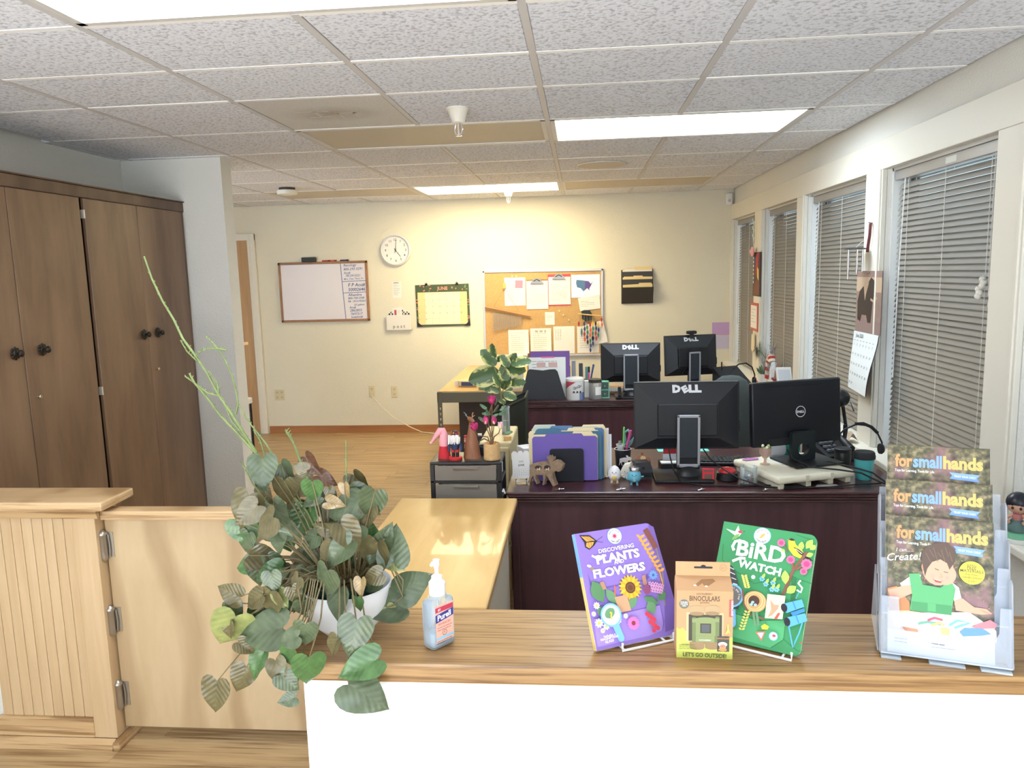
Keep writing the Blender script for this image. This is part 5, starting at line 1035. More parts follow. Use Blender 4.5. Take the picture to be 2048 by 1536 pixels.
# work table
ZW = .66
t = thing('paper_towel_roll', 'white paper towel roll on the end of the work table', 'paper roll', (-.505, 5.92, ZW)); MB().lathe([(.056, 0), (.058, .004), (.058, .25), (.056, .254), (.02, .254), (.018, .25)], 28).build('roll', mat('towel', (232, 230, 224), .95), t, 40); MB().cyl((0, 0, .0), (0, 0, .27), .01).build('holder_rod', mat('rod_brown', (120, 84, 60), .6), t, 40)
t = thing('soap_bottle', 'green tinted glass pump bottle on the work table', 'bottle', (-.76, 5.87, ZW))
MB().lathe([(.034, 0), (.036, .004), (.036, .09), (.03, .1), (.012, .104), (.012, .115)], 24).build('glass', clear('green_glass', (198, 228, 196), .7), t, 40); MB().lathe([(.034, .002), (.034, .035), (.001, .035)], 24).build('soap', mat('soap_green', (150, 196, 120), .4), t, 40)
MB().cyl((0, 0, .112), (0, 0, .13), .014).tube([(0, 0, .13), (0, 0, .155), (-.02, 0, .158), (-.034, 0, .15)], .006, 8).build('pump', mat('pump_grey', (176, 182, 186), .4), t, 50)
t = thing('cracker_sleeve', 'clear wrapped cracker pack on the work table corner', 'snack pack', (-.90, 6.05, ZW), R(-6)); MB().bev(-.075, .075, -.05, .05, 0, .05, .012).build('pack', mat('cracker_tan', (214, 190, 150), .5), t); MB().box(-.045, .05, -.0515, -.05, .01, .04).build('blue_label', mat('label_navy', (60, 72, 110), .5), t); MB().prism([(-.075, .0), (-.105, -.03), (-.11, .03)], .04, 'z', .005).build('twisted_end', clear('wrap', amount=.5), t)
t = thing('snack_bag', 'open crinkled snack wrapper beside the pump bottle', 'wrapper', (-.68, 6.08, ZW)); MB().grid(lambda u, v: (-.07 + .14 * u, -.05 + .1 * v, .006 + .04 * math.sin(u * PI) * math.sin(v * PI) * (1 + .3 * math.sin(u * 17 + v * 9))), 12, 8).build('wrapper', mat('wrap_yellow', (226, 206, 120), .35), t, 60)
t = thing('newspaper', 'folded colour newspaper at the back of the work table', 'newspaper', (-.72, 6.75, ZW), R(14)); MB().bev(-.16, .16, -.22, .22, 0, .012, .003).build('pages', PAPER, t); A = Art(t, (0, 0, .012), UX, (0, 1, 0)); A.rect(mat('news_red', (176, 110, 96), .7), -.14, .02, .0, .19); A.rect(mat('news_grey', (120, 122, 126), .7), -.14, -.2, -.02, .0); A.lines(GREYINK, .02, .14, .18, .03, 12, .006, 2); A.done()
o = MB().box(-.13, .13, -.17, .17, 0, .004).build('loose_papers', PAPER, None, None, (-.50, 6.28, ZW), (0, 0, R(8))); tag(o, 'loose white papers on the work table behind the towel roll', 'paper')
# headset and phone on the far desk
t = thing('far_phone', 'black phone and red pouch at the far desk by the sill', 'phone', (1.07, 5.47, ZD), R(25)); MB().prism([(-.1, 0), (.1, 0), (.1, .16), (-.1, .04)], .2, 'x', -.12).build('body', ph, t); MB().bev(-.03, .06, -.14, -.10, .005, .05, .01).build('red_pouch', mat('pouch_red', (150, 40, 64), .6), t); MB().tube([(-.08, .05, .14), (-.08, .05, .2)], .005, 6).build('antenna', BLACK, t)
t = thing('headset', 'black headset with coral ear pads on the far phone', 'headset', (1.10, 5.42, ZD + .085)); MB().tube([(-.06, 0, .07), (-.02, 0, .105), (.03, 0, .112), (.07, 0, .085), (.09, 0, .03), (.088, 0, .0)], .005, 8).build('band', BLACK, t, 60); MB().tube([(.095, -.012, -.01), (.085, -.012, -.01), (.074, -.012, -.01)], [.022, .03, .024], 16).build('ear_cushion', BLACK, t, 50); MB().tube([(.06, -.02, -.045), (.09, -.025, -.04), (.105, -.02, -.01)], .007, 8).build('coral_trim', mat('coral', (240, 130, 110), .5), t, 60); MB().tube([(-.06, 0, .07), (-.1, -.02, .02), (-.2, -.05, -.02)], .0025, 6).build('mic_boom', BLACK, t, 60)
for k, (y, z, lb, c) in enumerate(((6.75, .93, 'purple sticky paper on the wall beside the far monitor', (196, 160, 204)), (6.80, .80, 'pale lilac sheet below the purple sticky paper', (200, 192, 214)))):
    o = MB().box(0, .17, -.004, 0, 0, .12).build('sticky_paper', mat('sticky_%d' % k, c, .7), None, None, (1.235, YW, z - .02)); tag(o, lb, 'sticky note')

# ================================================================== ON THE WINDOW SILL
XS = 1.385
t = thing('succulent_pot', 'small succulent in a white pot on the far sill', 'potted plant', (XS - .0, 6.02, ZS)); MB().lathe([(.035, 0), (.045, .07), (.04, .07), (.036, .06), (.001, .06)], 20, (0, 0, 0), False).build('pot', WHITE, t, 40)
for k in range(14):
    a = k * 2.4; r = .012 + .003 * k; MB().tube([(0, 0, .06), (r * math.cos(a), r * math.sin(a), .09 + .002 * (14 - k)), (1.3 * r * math.cos(a), 1.3 * r * math.sin(a), .098 + .003 * (14 - k))], [.006, .008, .002], 6).build('leaf', mat('succulent', (86, 118, 86), .6), t, 60)
t = thing('candy_cane_toy', 'red and white striped candy cane standing on the sill', 'ornament', (XS, 5.83, ZS))
cp = [(0, .05, 0), (0, .03, .06), (0, .015, .12), (0, .0, .18), (0, -.02, .22), (0, -.06, .225), (0, -.08, .19)]
for k in range(12):
    f0, f1 = k / 12, (k + 1) / 12
    def ip(f): i = min(int(f * 6), 5); u = f * 6 - i; return tuple(a + (b_ - a) * u for a, b_ in zip(cp[i], cp[i + 1]))
    MB().tube([ip(f0), ip((f0 + f1) / 2), ip(f1)], .026, 10).build('stripe', mat('cane_' + 'rw'[k % 2], [(190, 60, 60), (232, 224, 210)][k % 2], .8), t, 50)
t = thing('peacock_feathers', 'peacock feathers in a slim glass vase on the sill', 'feathers', (XS, 5.62, ZS)); MB().lathe([(.02, 0), (.024, .01), (.02, .1), (.026, .14)], 16, (0, 0, 0), False).build('vase', GLASS, t, 50)
fe = mat('feather_green', (96, 110, 84), .8); fe2 = mat('feather_grey', (150, 146, 150), .8)
for k, (tip, m_, L_) in enumerate((((-.01, .62, .225), fe, .1), ((-.02, .05, .30), fe2, .08), ((-.03, .28, .15), fe2, .09))):
    q = [(0, 0, .05), (-.005, tip[1] * .3, tip[2] * .8), tuple(a * .8 if i < 2 else a * 1.04 for i, a in enumerate(tip)), tip]; MB().tube(q, [.002, .002, .0015, .001], 5).build('quill', m_, t)
    mb = MB(); rg = random.Random(k)
    for j in range(70):
        f = .35 + .65 * j / 70; i = min(int(f * 3), 2); u = f * 3 - i; p = Vector(q[i]).lerp(Vector(q[i + 1]), u); d_ = (Vector(q[i + 1]) - Vector(q[i])).normalized(); s = (-1) ** j
        side = Vector((rg.uniform(-.3, .3), -d_.z, d_.y)) * s; e = p + d_ * .03 + side * L_ * rg.uniform(.5, 1.) * (.4 + .6 * math.sin(f * PI)); mb.tube([p, p.lerp(e, .6) - Vector((0, 0, .004)), e], [.0012, .001, .0004], 3)
    o = mb.build('barbs', m_, t); o['kind'] = 'stuff'
    if k == 0: MB().sphere((tip[0] - .004, tip[1] - .05, tip[2]), .03, 14, 8, (.15, 1, 1.2)).build('eye_spot', mat('feather_eye', (38, 52, 70), .5), t, 60)
t = thing('picture_frame', 'white picture frame leaning on the sill below the narrow blind', 'picture frame', (XS - .01, 5.30, ZS), rot=(R(-28), 0, 0)); MB().bev(-.05, .05, -.012, .012, 0, .22, .004).build('frame', WHITE, t); MB().box(-.04, .04, -.0128, -.012, .015, .2).build('picture', mat('frame_pic', (196, 200, 206), .5), t)
t = thing('switch_box', 'cream box with a berry red dish on top on the sill', 'box', (XS - .015, 5.56, ZS)); MB().bev(-.045, .045, -.09, .09, 0, .075, .006).build('box_body', mat('cream_box', (226, 218, 198), .5), t); MB().lathe([(.02, .075), (.04, .095), (.042, .105), (.001, .10)], 20, (0, -.03, 0)).build('red_dish', mat('dish_red', (156, 66, 80), .5), t, 40); MB().lathe([(.026, .10), (.01, .19), (.008, .20)], 12, (0, -.03, 0)).build('wooden_cone', mat('cone_brown', (150, 110, 96), .7), t, 40)
t = thing('blue_white_figurine', 'blue and white porcelain figurine on the sill', 'figurine', (XS, 5.70, ZS)); MB().lathe([(.035, 0), (.04, .03), (.028, .1), (.03, .14), (.02, .17), (.018, .19), (.001, .2)], 18).build('body', mat('porcelain', (206, 214, 236), .3, var=.25, vscale=30), t, 50); MB().lathe([(.041, .02), (.0415, .035)], 18, (0, 0, 0), False).build('blue_band', mat('porc_blue', (90, 110, 170), .4), t, 50)
t = thing('girl_figurine', 'black-haired girl figurine on a green base by the rack', 'figurine', (1.372, 2.50, ZS), R(-35))
sk = mat('fig_skin', (206, 160, 136), .5)
MB().lathe([(.042, 0), (.044, .004), (.044, .012), (.04, .014)], 24).build('base_ring', WHITE, t, 40); MB().lathe([(.04, .014), (.034, .03), (.02, .036), (.001, .037)], 24).build('green_mound', mat('fig_green', (110, 176, 140), .5), t, 40)
MB().lathe([(.030, .034), (.032, .044), (.02, .066), (.014, .07)], 20).build('skirt', mat('fig_teal', (84, 112, 108), .6), t, 50)
MB().lathe([(.013, .066), (.016, .078), (.013, .09), (.006, .094)], 16).build('torso', mat('fig_top', (176, 112, 108), .6), t, 50)
MB().sphere((0, 0, .118), .032, 20, 12, (1, .95, .9)).build('head', sk, t, 60)
for s in (-1, 1): MB().tube([(s * .012, 0, .086), (s * .028, -.008, .074), (s * .02, -.026, .066)], [.006, .005, .006], 8).build('arm', sk, t, 60)
MB().sphere((0, .006, .124), .036, 20, 12, (1, 1, .95), -.25, 1).sphere((.01, .02, .11), .03, 14, 8, (1, .7, 1.2)).build('hair', mat('fig_hair', (34, 36, 46), .3), t, 60)
A = Art(t, (0, -.0305, .114), UX, UZ, .002); A.ell(PBLACK, -.011, 0, .004, .005, 0, 10, 'eye'); A.ell(PBLACK, .011, 0, .004, .005, 0, 10, 'eye'); A.ring(mat('fig_lip', (170, 90, 90), .5), 0, -.01, .005, .0015, 8, PI, 2 * PI, 'smile'); A.done()
LEAVES = [(-0.659,1.503,1.149,0.056,85,'d'), (-0.624,1.546,1.139,0.040,60,'d'), (-0.623,1.522,1.103,0.049,95,'b'), (-0.570,1.555,1.153,0.042,50,'r'), (-0.542,1.558,1.123,0.037,25,'r'), (-0.572,1.479,1.169,0.026,200,'b'), (-0.545,1.472,1.121,0.040,100,'g'), (-0.476,1.587,1.098,0.053,60,'b'), (-0.486,1.506,1.113,0.026,80,'t'), (-0.508,1.503,1.089,0.032,5,'t'), (-0.504,1.609,1.053,0.024,60,'t'), (-0.431,1.500,1.075,0.030,30,'b'), (-0.677,1.587,1.028,0.057,175,'d'), (-0.601,1.537,1.032,0.057,115,'g'), (-0.728,1.559,1.016,0.060,165,'b'), (-0.701,1.491,1.007,0.039,110,'d'), (-0.603,1.559,1.054,0.046,0,'d'), (-0.574,1.592,1.033,0.039,10,'t'), (-0.518,1.543,1.051,0.044,90,'b'), (-0.485,1.574,1.024,0.037,10,'b'), (-0.458,1.564,1.005,0.041,10,'g'), (-0.389,1.500,1.005,0.063,-88,'d'), (-0.406,1.500,1.021,0.045,-60,'d'), (-0.352,1.500,0.918,0.061,-35,'d'), (-0.386,1.500,0.958,0.032,30,'l'), (-0.429,1.500,0.968,0.072,100,'b'), (-0.629,1.474,1.013,0.040,95,'d'), (-0.651,1.591,0.971,0.041,80,'g'), (-0.544,1.536,0.991,0.049,130,'l'), (-0.696,1.571,0.950,0.054,5,'b'), (-0.757,1.593,0.919,0.045,165,'g'), (-0.718,1.570,0.909,0.056,95,'d'), (-0.633,1.599,0.929,0.059,180,'b'), (-0.641,1.525,0.930,0.025,20,'g'), (-0.547,1.582,0.914,0.049,95,'g'), (-0.503,1.532,0.959,0.042,40,'g'), (-0.610,1.601,0.923,0.040,90,'g'), (-0.666,1.593,0.882,0.037,90,'g'), (-0.580,1.484,0.933,0.035,100,'d'), (-0.713,1.420,0.930,0.044,200,'b'), (-0.663,1.420,0.912,0.044,150,'b'), (-0.700,1.420,0.892,0.033,60,'d'), (-0.625,1.420,0.901,0.051,100,'b'), (-0.601,1.420,0.913,0.033,60,'l'), (-0.712,1.400,0.851,0.071,120,'l'), (-0.645,1.400,0.858,0.078,172,'d'), (-0.708,1.400,0.857,0.033,100,'b'), (-0.561,1.420,0.894,0.033,100,'d'), (-0.490,1.420,0.903,0.051,95,'d'), (-0.426,1.500,0.865,0.076,178,'d'), (-0.449,1.420,0.905,0.026,90,'g'), (-0.403,1.500,0.847,0.032,60,'l'), (-0.441,1.420,0.940,0.030,95,'t'), (-0.532,1.345,0.875,0.042,100,'d'), (-0.565,1.345,0.869,0.038,160,'d'), (-0.478,1.345,0.853,0.038,120,'b'), (-0.437,1.345,0.871,0.058,100,'d'), (-0.564,1.345,0.831,0.035,90,'g'), (-0.657,1.400,0.784,0.052,120,'g'), (-0.691,1.400,0.751,0.047,112,'b'), (-0.749,1.400,0.713,0.057,100,'b'), (-0.583,1.335,0.805,0.040,70,'b'), (-0.525,1.335,0.806,0.055,98,'g'), (-0.562,1.335,0.786,0.038,45,'d'), (-0.429,1.335,0.820,0.064,165,'g'), (-0.412,1.335,0.763,0.071,25,'d'), (-0.572,1.335,0.751,0.028,170,'d'), (-0.673,1.400,0.822,0.033,40,'b'), (-0.576,1.420,0.943,0.035,120,'b'), (-0.618,1.420,0.947,0.037,80,'d'), (-0.535,1.489,1.040,0.033,200,'b'), (-0.573,1.500,1.008,0.037,150,'d'), (-0.514,1.605,0.971,0.032,60,'b'), (-0.566,1.531,0.968,0.034,30,'d'), (-0.621,1.558,1.067,0.035,140,'b'), (-0.522,1.512,1.106,0.022,80,'b'), (-0.671,1.541,1.006,0.034,60,'b'), (-0.460,1.524,0.929,0.042,110,'b'), (-0.573,1.420,0.923,0.032,70,'b'), (-0.645,1.519,0.955,0.034,30,'d')]
TWIGS = [[(-0.96, 1.657, 1.606), (-0.94, 1.645, 1.557), (-0.914, 1.633, 1.509), (-0.886, 1.623, 1.467), (-0.864, 1.613, 1.426), (-0.831, 1.603, 1.386), (-0.805, 1.594, 1.35), (-0.777, 1.582, 1.304), (-0.746, 1.572, 1.264), (-0.718, 1.561, 1.224), (-0.681, 1.548, 1.173)], [(-0.831, 1.603, 1.386), (-0.823, 1.605, 1.397), (-0.807, 1.607, 1.404), (-0.784, 1.607, 1.403), (-0.764, 1.606, 1.4)], [(-0.869, 1.612, 1.423), (-0.853, 1.606, 1.399), (-0.83, 1.601, 1.378)], [(-0.856, 1.593, 1.346), (-0.833, 1.589, 1.331), (-0.803, 1.583, 1.31), (-0.777, 1.582, 1.304)], [(-0.846, 1.594, 1.352), (-0.833, 1.589, 1.331), (-0.797, 1.579, 1.293), (-0.778, 1.573, 1.268), (-0.738, 1.563, 1.23), (-0.701, 1.554, 1.194), (-0.678, 1.548, 1.171)], [(-0.811, 1.614, 1.429), (-0.789, 1.609, 1.409), (-0.77, 1.602, 1.384), (-0.752, 1.594, 1.349), (-0.739, 1.584, 1.312), (-0.735, 1.578, 1.286), (-0.739, 1.572, 1.264)], [(-0.735, 1.578, 1.286), (-0.716, 1.57, 1.257), (-0.693, 1.563, 1.23), (-0.671, 1.557, 1.205), (-0.651, 1.549, 1.175), (-0.639, 1.544, 1.156)], [(-0.802, 1.595, 1.356), (-0.782, 1.589, 1.33), (-0.777, 1.582, 1.304)], [(-0.766, 1.578, 1.288), (-0.745, 1.568, 1.248), (-0.715, 1.56, 1.218)], [(-0.699, 1.564, 1.233), (-0.682, 1.558, 1.209), (-0.671, 1.549, 1.175)], [(-0.628, 1.564, 1.232), (-0.615, 1.56, 1.217), (-0.601, 1.551, 1.184), (-0.594, 1.547, 1.166)], [(-0.724, 1.547, 1.168), (-0.712, 1.542, 1.15)], [(-0.621, 1.545, 1.233), (-0.601, 1.545, 1.199), (-0.581, 1.545, 1.133), (-0.576, 1.545, 1.021), (-0.565, 1.545, 0.924)], [(-0.492, 1.545, 1.212), (-0.496, 1.545, 1.121), (-0.506, 1.545, 1.005), (-0.52, 1.545, 0.92)], [(-0.723, 1.545, 1.169), (-0.701, 1.545, 1.121), (-0.671, 1.545, 1.077), (-0.616, 1.545, 0.971), (-0.57, 1.545, 0.912)], [(-0.674, 1.545, 1.175), (-0.645, 1.545, 1.1), (-0.599, 1.545, 0.988), (-0.562, 1.545, 0.912)], [(-0.639, 1.545, 1.158), (-0.61, 1.545, 1.063), (-0.566, 1.545, 0.92)]]
VLEAVES = [(-0.453,3.749,1.139,0.086,-130), (-0.431,3.748,1.171,0.061,-100), (-0.396,3.780,1.131,0.045,-30), (-0.373,3.758,1.120,0.058,-120), (-0.340,3.783,1.123,0.061,-60), (-0.296,3.776,1.111,0.084,-12), (-0.340,3.789,1.081,0.110,8), (-0.480,3.757,1.045,0.128,165), (-0.410,3.706,1.038,0.060,-110), (-0.373,3.776,1.008,0.068,-60), (-0.317,3.786,1.009,0.068,-5), (-0.449,3.780,0.981,0.055,165), (-0.426,3.747,0.981,0.048,200), (-0.380,3.761,1.056,0.064,-120), (-0.349,3.711,0.953,0.057,20), (-0.395,3.773,0.917,0.035,20), (-0.358,3.747,0.973,0.038,-40)]
# ================================================================== ON THE DRAWER TOWER AND THE BEIGE CABINET
ZK = .8205
t = thing('gnome_figure', 'gnome with a long drooping pink hat on a red base', 'figurine', (-.552, 2.995, ZK))
rd = mat('felt_red', (196, 46, 54), .85); pkf = mat('felt_pink', (236, 164, 172), .9)
MB().lathe([(.026, 0), (.026, .004), (.019, .052), (.001, .053)], 20).build('red_base', rd, t, 40); MB().lathe([(.0195, .05), (.021, .07), (.015, .098), (.012, .104)], 18).build('pink_body', pkf, t, 50)
MB().tube([(0, 0, .098), (-.004, 0, .112), (-.014, -.002, .113), (-.03, -.004, .092), (-.045, -.006, .07), (-.05, -.006, .064)], [.014, .014, .013, .010, .006, .004], 12).build('drooping_hat', pkf, t, 60); MB().sphere((-.052, -.006, .063), .006, 10, 8).build('pompom', mat('pompom', (240, 178, 190), .95), t, 60)
t = thing('nutcracker', 'navy coated nutcracker with a fluffy white beard', 'figurine', (-.503, 2.965, ZK))
nv = mat('nut_navy', (46, 56, 92), .6)
MB().lathe([(.026, 0), (.028, .003), (.028, .009), (.024, .012)], 24).build('red_base', mat('nut_red', (196, 50, 50), .45), t, 40)
for s in (-1, 1):
    MB().tube([(s * .008, 0, .012), (s * .008, 0, .03)], .007, 10).build('boot', BLACK, t, 50); MB().tube([(s * .008, 0, .03), (s * .008, 0, .045)], .0075, 10).build('red_leg', mat('nut_red', (196, 50, 50), .45), t, 50); MB().tube([(s * .018, 0, .072), (s * .024, -.002, .055), (s * .024, -.004, .035)], [.006, .006, .005], 8).build('arm', nv, t, 60)
MB().lathe([(.014, .042), (.017, .05), (.016, .075), (.01, .08)], 18).build('coat', nv, t, 50); MB().sphere((0, 0, .09), .013, 14, 10).build('head', mat('nut_skin', (226, 186, 150), .5), t, 60)
bd_ = MB(); rg = random.Random(2)
for k in range(46): a = rg.uniform(0, 6.28); r = rg.uniform(.004, .016); bd_.tube([(r * math.cos(a) * 1.3, -.010 + .3 * r * math.sin(a), .092 + .01 * rg.random()), (r * 1.5 * math.cos(a), -.016 + .3 * r * math.sin(a), .078 - .014 * rg.random())], [.005, .0015], 6)
o = bd_.build('fluffy_beard', mat('beard', (228, 224, 220), .95), t, 60); o['kind'] = 'stuff'
MB().lathe([(.013, .098), (.014, .104), (.010, .116), (.001, .118)], 16).build('jewelled_hat', mat('hat_dark', (60, 40, 56), .5), t, 50)
for k in range(7): a = k * .9; MB().sphere((.012 * math.cos(a), .012 * math.sin(a) - .002, .106 + .004 * (k % 2)), .0035, 8, 6).build('jewel', mat('jewel%d' % (k % 2), [(210, 60, 70), (200, 170, 80)][k % 2], .3), t, 60)
t = thing('carved_deer', 'tall brown carved wooden deer with thin antlers', 'carving', (-.44, 2.995, ZK), R(-10))
wdr = wood('carved_wood', (112, 68, 44), (158, 104, 72), (30, 30, 6), .5, bump=.5)
MB().lathe([(.037, 0), (.034, .012), (.031, .035), (.027, .06), (.020, .09), (.013, .115), (.009, .14), (.008, .15)], 18, (0, 0, 0), True, 1, .75).build('body', wdr, t, 60)
MB().tube([(0, 0, .145), (-.004, -.004, .158), (.008, -.012, .154), (.018, -.018, .148)], [.008, .010, .008, .005], 10).build('head', wdr, t, 60)
for s, m_ in ((-1, mat('antler_grey', (130, 134, 134), .5)), (1, mat('antler_tan', (196, 152, 110), .5))):
    MB().tube([(s * .003, 0, .158), (s * .012 - .006, .002, .166), (s * .016 - .01, .002, .182)], [.0025, .002, .001], 6).tube([(s * .008 - .004, 0, .164), (s * .02 - .004, 0, .172)], [.002, .001], 6).tube([(s * .011 - .006, 0, .172), (s * .02 - .01, 0, .184)], [.002, .001], 6).build('antler', m_, t, 60)
t = thing('striped_soldier', 'tiny red and white soldier beside the carved deer', 'figurine', (-.470, 3.03, ZK))
for k in range(7): MB().lathe([(.006, .02 + k * .009), (.0065, .0245 + k * .009), (.006, .029 + k * .009)], 12).build('band', mat('sol%d' % (k % 3), [(200, 60, 60), (232, 228, 224), (206, 150, 110)][k % 3], .5), t, 50)
MB().lathe([(.010, 0), (.010, .012), (.006, .02)], 14).build('foot', mat('sol_foot', (206, 176, 140), .6), t, 40)
t = thing('dark_bowl', 'small dark basket bowl behind the carved deer', 'bowl', (-.398, 3.055, ZK)); MB().lathe([(.018, 0), (.026, .02), (.027, .035), (.024, .035), (.02, .02), (.001, .006)], 18, (0, 0, 0), False).build('bowl', mat('bowl_navy', (48, 58, 70), .5), t, 40); MB().tube([(-.026, 0, .034), (-.018, 0, .055), (0, 0, .064), (.018, 0, .055), (.026, 0, .034)], .003, 6).build('handle', mat('bowl_handle', (110, 100, 96), .5), t, 60)
t = thing('magnolia_pot', 'artificial pink magnolia in a tan paper-wrapped pot', 'potted plant', (-.357, 2.965, ZK))
MB().lathe([(.030, 0), (.033, .003), (.0325, .060), (.031, .066), (.028, .062), (.001, .058)], 22, (0, 0, 0), False).build('pot', mat('kraft_pot', (196, 160, 112), .85, bump=.6, bscale=60), t, 40)
st_ = mat('magnolia_stem', (118, 92, 66), .8); MT = [(-.059, -.045, .131), (-.02, -.008, .150), (.013, -.006, .150), (.038, -.01, .132), (.008, -.008, .228)]
for k, p in enumerate(MT): MB().tube([(p[0] * .05, 0, .055), (p[0] * .25, 0, .09), (p[0] * .8, p[1], p[2] - .025), p], [.0028, .0025, .0018, .0015], 6).build('stem', st_, t, 60)
MB().tube([(0, 0, .09), (-.012, 0, .15), (-.004, 0, .19), (.008, -.008, .225)], .0028, 6).build('stem', st_, t, 60)
mp1 = mat('magnolia_pink', (214, 66, 126), .6, var=.3, vscale=60); mp2 = mat('magnolia_pale', (240, 206, 210), .6)
def petal(mb, c, d, up, L, w):
    d = Vector(d).normalized(); u = Vector(up); s = d.cross(u).normalized(); u = s.cross(d)
    mb.grid(lambda a, b_: tuple(Vector(c) + d * (L * b_) + s * (w * (2 * a - 1) * math.sin(PI * (.12 + .8 * b_))) + u * (.5 * w * (2 * a - 1) ** 2 + .35 * L * b_ * b_)), 4, 6)
for k, (p, op, sz) in enumerate(((MT[0], 1., .032), (MT[1], .35, .032), (MT[2], .4, .03), (MT[3], .12, .026), (MT[4], .9, .034))):
    fl = MB(); n_ = 6 if op > .5 else 4
    for j in range(n_):
        a = j * 2 * PI / n_ + k; petal(fl, (p[0], p[1], p[2] - .008), (math.cos(a) * op, math.sin(a) * op - .5 * (op > .5), .8), (-math.cos(a), -math.sin(a), .4), sz, sz * .38)
    fl.build('flower', mp1 if k != 3 else mp2, t, 80); MB().sphere((p[0], p[1] - .003, p[2] + .0), .005, 8, 6, (1, 1, 1.5)).build('flower_centre', mat('magnolia_centre', (232, 214, 176), .7), t, 60)
lf = [(-.022, -.004, .150, 200), (.004, -.004, .168, 0), (.038, 0, .193, -20), (.032, 0, .178, 10), (.019, 0, .215, -60), (-.015, 0, .2, 200), (.055, -.01, .105, 20), (.0, 0, .18, 150), (-.008, 0, .172, 240)]
for x, y, z, a in lf:
    l = MB(); petal(l, (0, 0, 0), (math.cos(R(a)), -.3, -math.sin(R(a)) * .6 + .1), (0, -.6, 1), .034, .012); l.build('leaf', mat('magnolia_leaf', (108, 140, 108), .5), t, 80, (x, y, z))
MB().bev(-.052, -.036, -.014, -.012, .096, .108, .0005).build('price_tag', PAPER, t)
for s in (-1, 1): MB().tube([(s * .012, -.006, .06), (s * .018, -.008, .075), (s * .022, -.008, .07)], [.003, .002, .001], 6).build('dried_filler', mat('dried_orange', (206, 140, 60), .8), t, 60)

# glass vase with a variegated cutting on the beige cabinet
ZF = .757
t = thing('vase_cutting', 'slim glass vase with a tall variegated leafy cutting', 'vase plant', (-.376, 3.74, ZF))
MB().lathe([(.020, 0), (.021, .003), (.019, .12), (.021, .138), (.0195, .138), (.0175, .12), (.019, .008), (.001, .006)], 22, (0, 0, 0), False).build('vase', GLASS, t, 50); MB().lathe([(.0185, .007), (.0178, .07), (.001, .07)], 20).build('water', clear('water', (222, 226, 218), .8), t, 50)
vs = mat('cutting_stem', (120, 124, 84), .7)
MB().tube([(.004, 0, .01), (.004, 0, .11), (-.018, 0, .172), (-.030, 0, .27), (-.05, 0, .335)], [.004, .004, .0045, .005, .003], 8).tube([(-.03, 0, .26), (.0, .01, .32), (.02, .02, .36)], [.004, .003, .002], 8).tube([(-.02, 0, .19), (.0, 0, .25)], [.003, .002], 6).build('stem', vs, t, 60)
vm = bpy.data.materials.new('variegated_leaf'); vm.use_nodes = True; N = vm.node_tree.nodes; L = vm.node_tree.links; b = N['Principled BSDF']; b.inputs['Roughness'].default_value = .4
tc = N.new('ShaderNodeTexCoord'); sp = N.new('ShaderNodeSeparateXYZ'); L.new(tc.outputs['Generated'], sp.inputs[0]); nz = N.new('ShaderNodeTexNoise'); nz.inputs['Scale'].default_value = 6; L.new(tc.outputs['Generated'], nz.inputs['Vector'])
ab = N.new('ShaderNodeMath'); ab.operation = 'SUBTRACT'; ab.inputs[1].default_value = .5; L.new(sp.outputs['X'], ab.inputs[0]); a2 = N.new('ShaderNodeMath'); a2.operation = 'ABSOLUTE'; L.new(ab.outputs[0], a2.inputs[0]); a3 = N.new('ShaderNodeMath'); a3.operation = 'MULTIPLY_ADD'; a3.inputs[1].default_value = .45; L.new(nz.outputs['Fac'], a3.inputs[0]); L.new(a2.outputs[0], a3.inputs[2])
cr = N.new('ShaderNodeValToRGB'); cr.color_ramp.elements[0].position = .48; cr.color_ramp.elements[1].position = .58; cr.color_ramp.elements[0].color = lin((84, 108, 66)); cr.color_ramp.elements[1].color = lin((214, 212, 138)); L.new(a3.outputs[0], cr.inputs[0]); L.new(cr.outputs[0], b.inputs['Base Color'])
HEART = [(0, 0), (.07, -.10), (.19, -.175), (.32, -.165), (.43, -.07), (.485, .08), (.475, .25), (.42, .43), (.33, .60), (.22, .76), (.11, .89), (.035, .97), (0, 1.02)]
OVAL = [(0, 0), (.06, .02), (.14, .08), (.21, .18), (.26, .32), (.28, .47), (.27, .61), (.23, .74), (.17, .85), (.09, .94), (.03, .985), (0, 1.)]
def leaf_mesh(name, m, heart=True, fold=.12, droop=.12, wide=.46, wav=.0, nu=4, nv=9):
    out = HEART if heart else OVAL; k = wide / (.485 if heart else .28); n = len(out); mb = MB(); vs = []; fs = []; nc = 2 * nu + 1
    for i, (ox, oy) in enumerate(out):
        my = i / (n - 1) * out[-1][1]
        for j in range(-nu, nu + 1):
            f = abs(j) / nu; x = math.copysign(1, j) * ox * k * f; y = my + (oy - my) * f
            vs.append((x, y, fold * abs(x) - droop * y * y + wav * math.sin(y * 9 + f * 3) * f - .015 * math.exp(-(x * 12) ** 2)))
    for i in range(n - 1):
        for j in range(nc - 1): fs.append((i * nc + j, i * nc + j + 1, (i + 1) * nc + j + 1, (i + 1) * nc + j))
    return mb.add(vs, fs).mesh(name, m, 180)
def orient(pos, Lm, ang, rg, tilt=.5):
    a = R(ang); d = Vector((math.cos(a), rg.uniform(-.45, .25), -math.sin(a))).normalized(); n = Vector((rg.uniform(-.45, .45), -.8, rg.uniform(.1, .75))); n = (n - d * n.dot(d)).normalized(); x = d.cross(n)
    b_ = Vector(pos) - d * Lm * .5; return Matrix(((x.x * Lm, d.x * Lm, n.x * Lm, b_.x), (x.y * Lm, d.y * Lm, n.y * Lm, b_.y), (x.z * Lm, d.z * Lm, n.z * Lm, b_.z), (0, 0, 0, 1))), b_
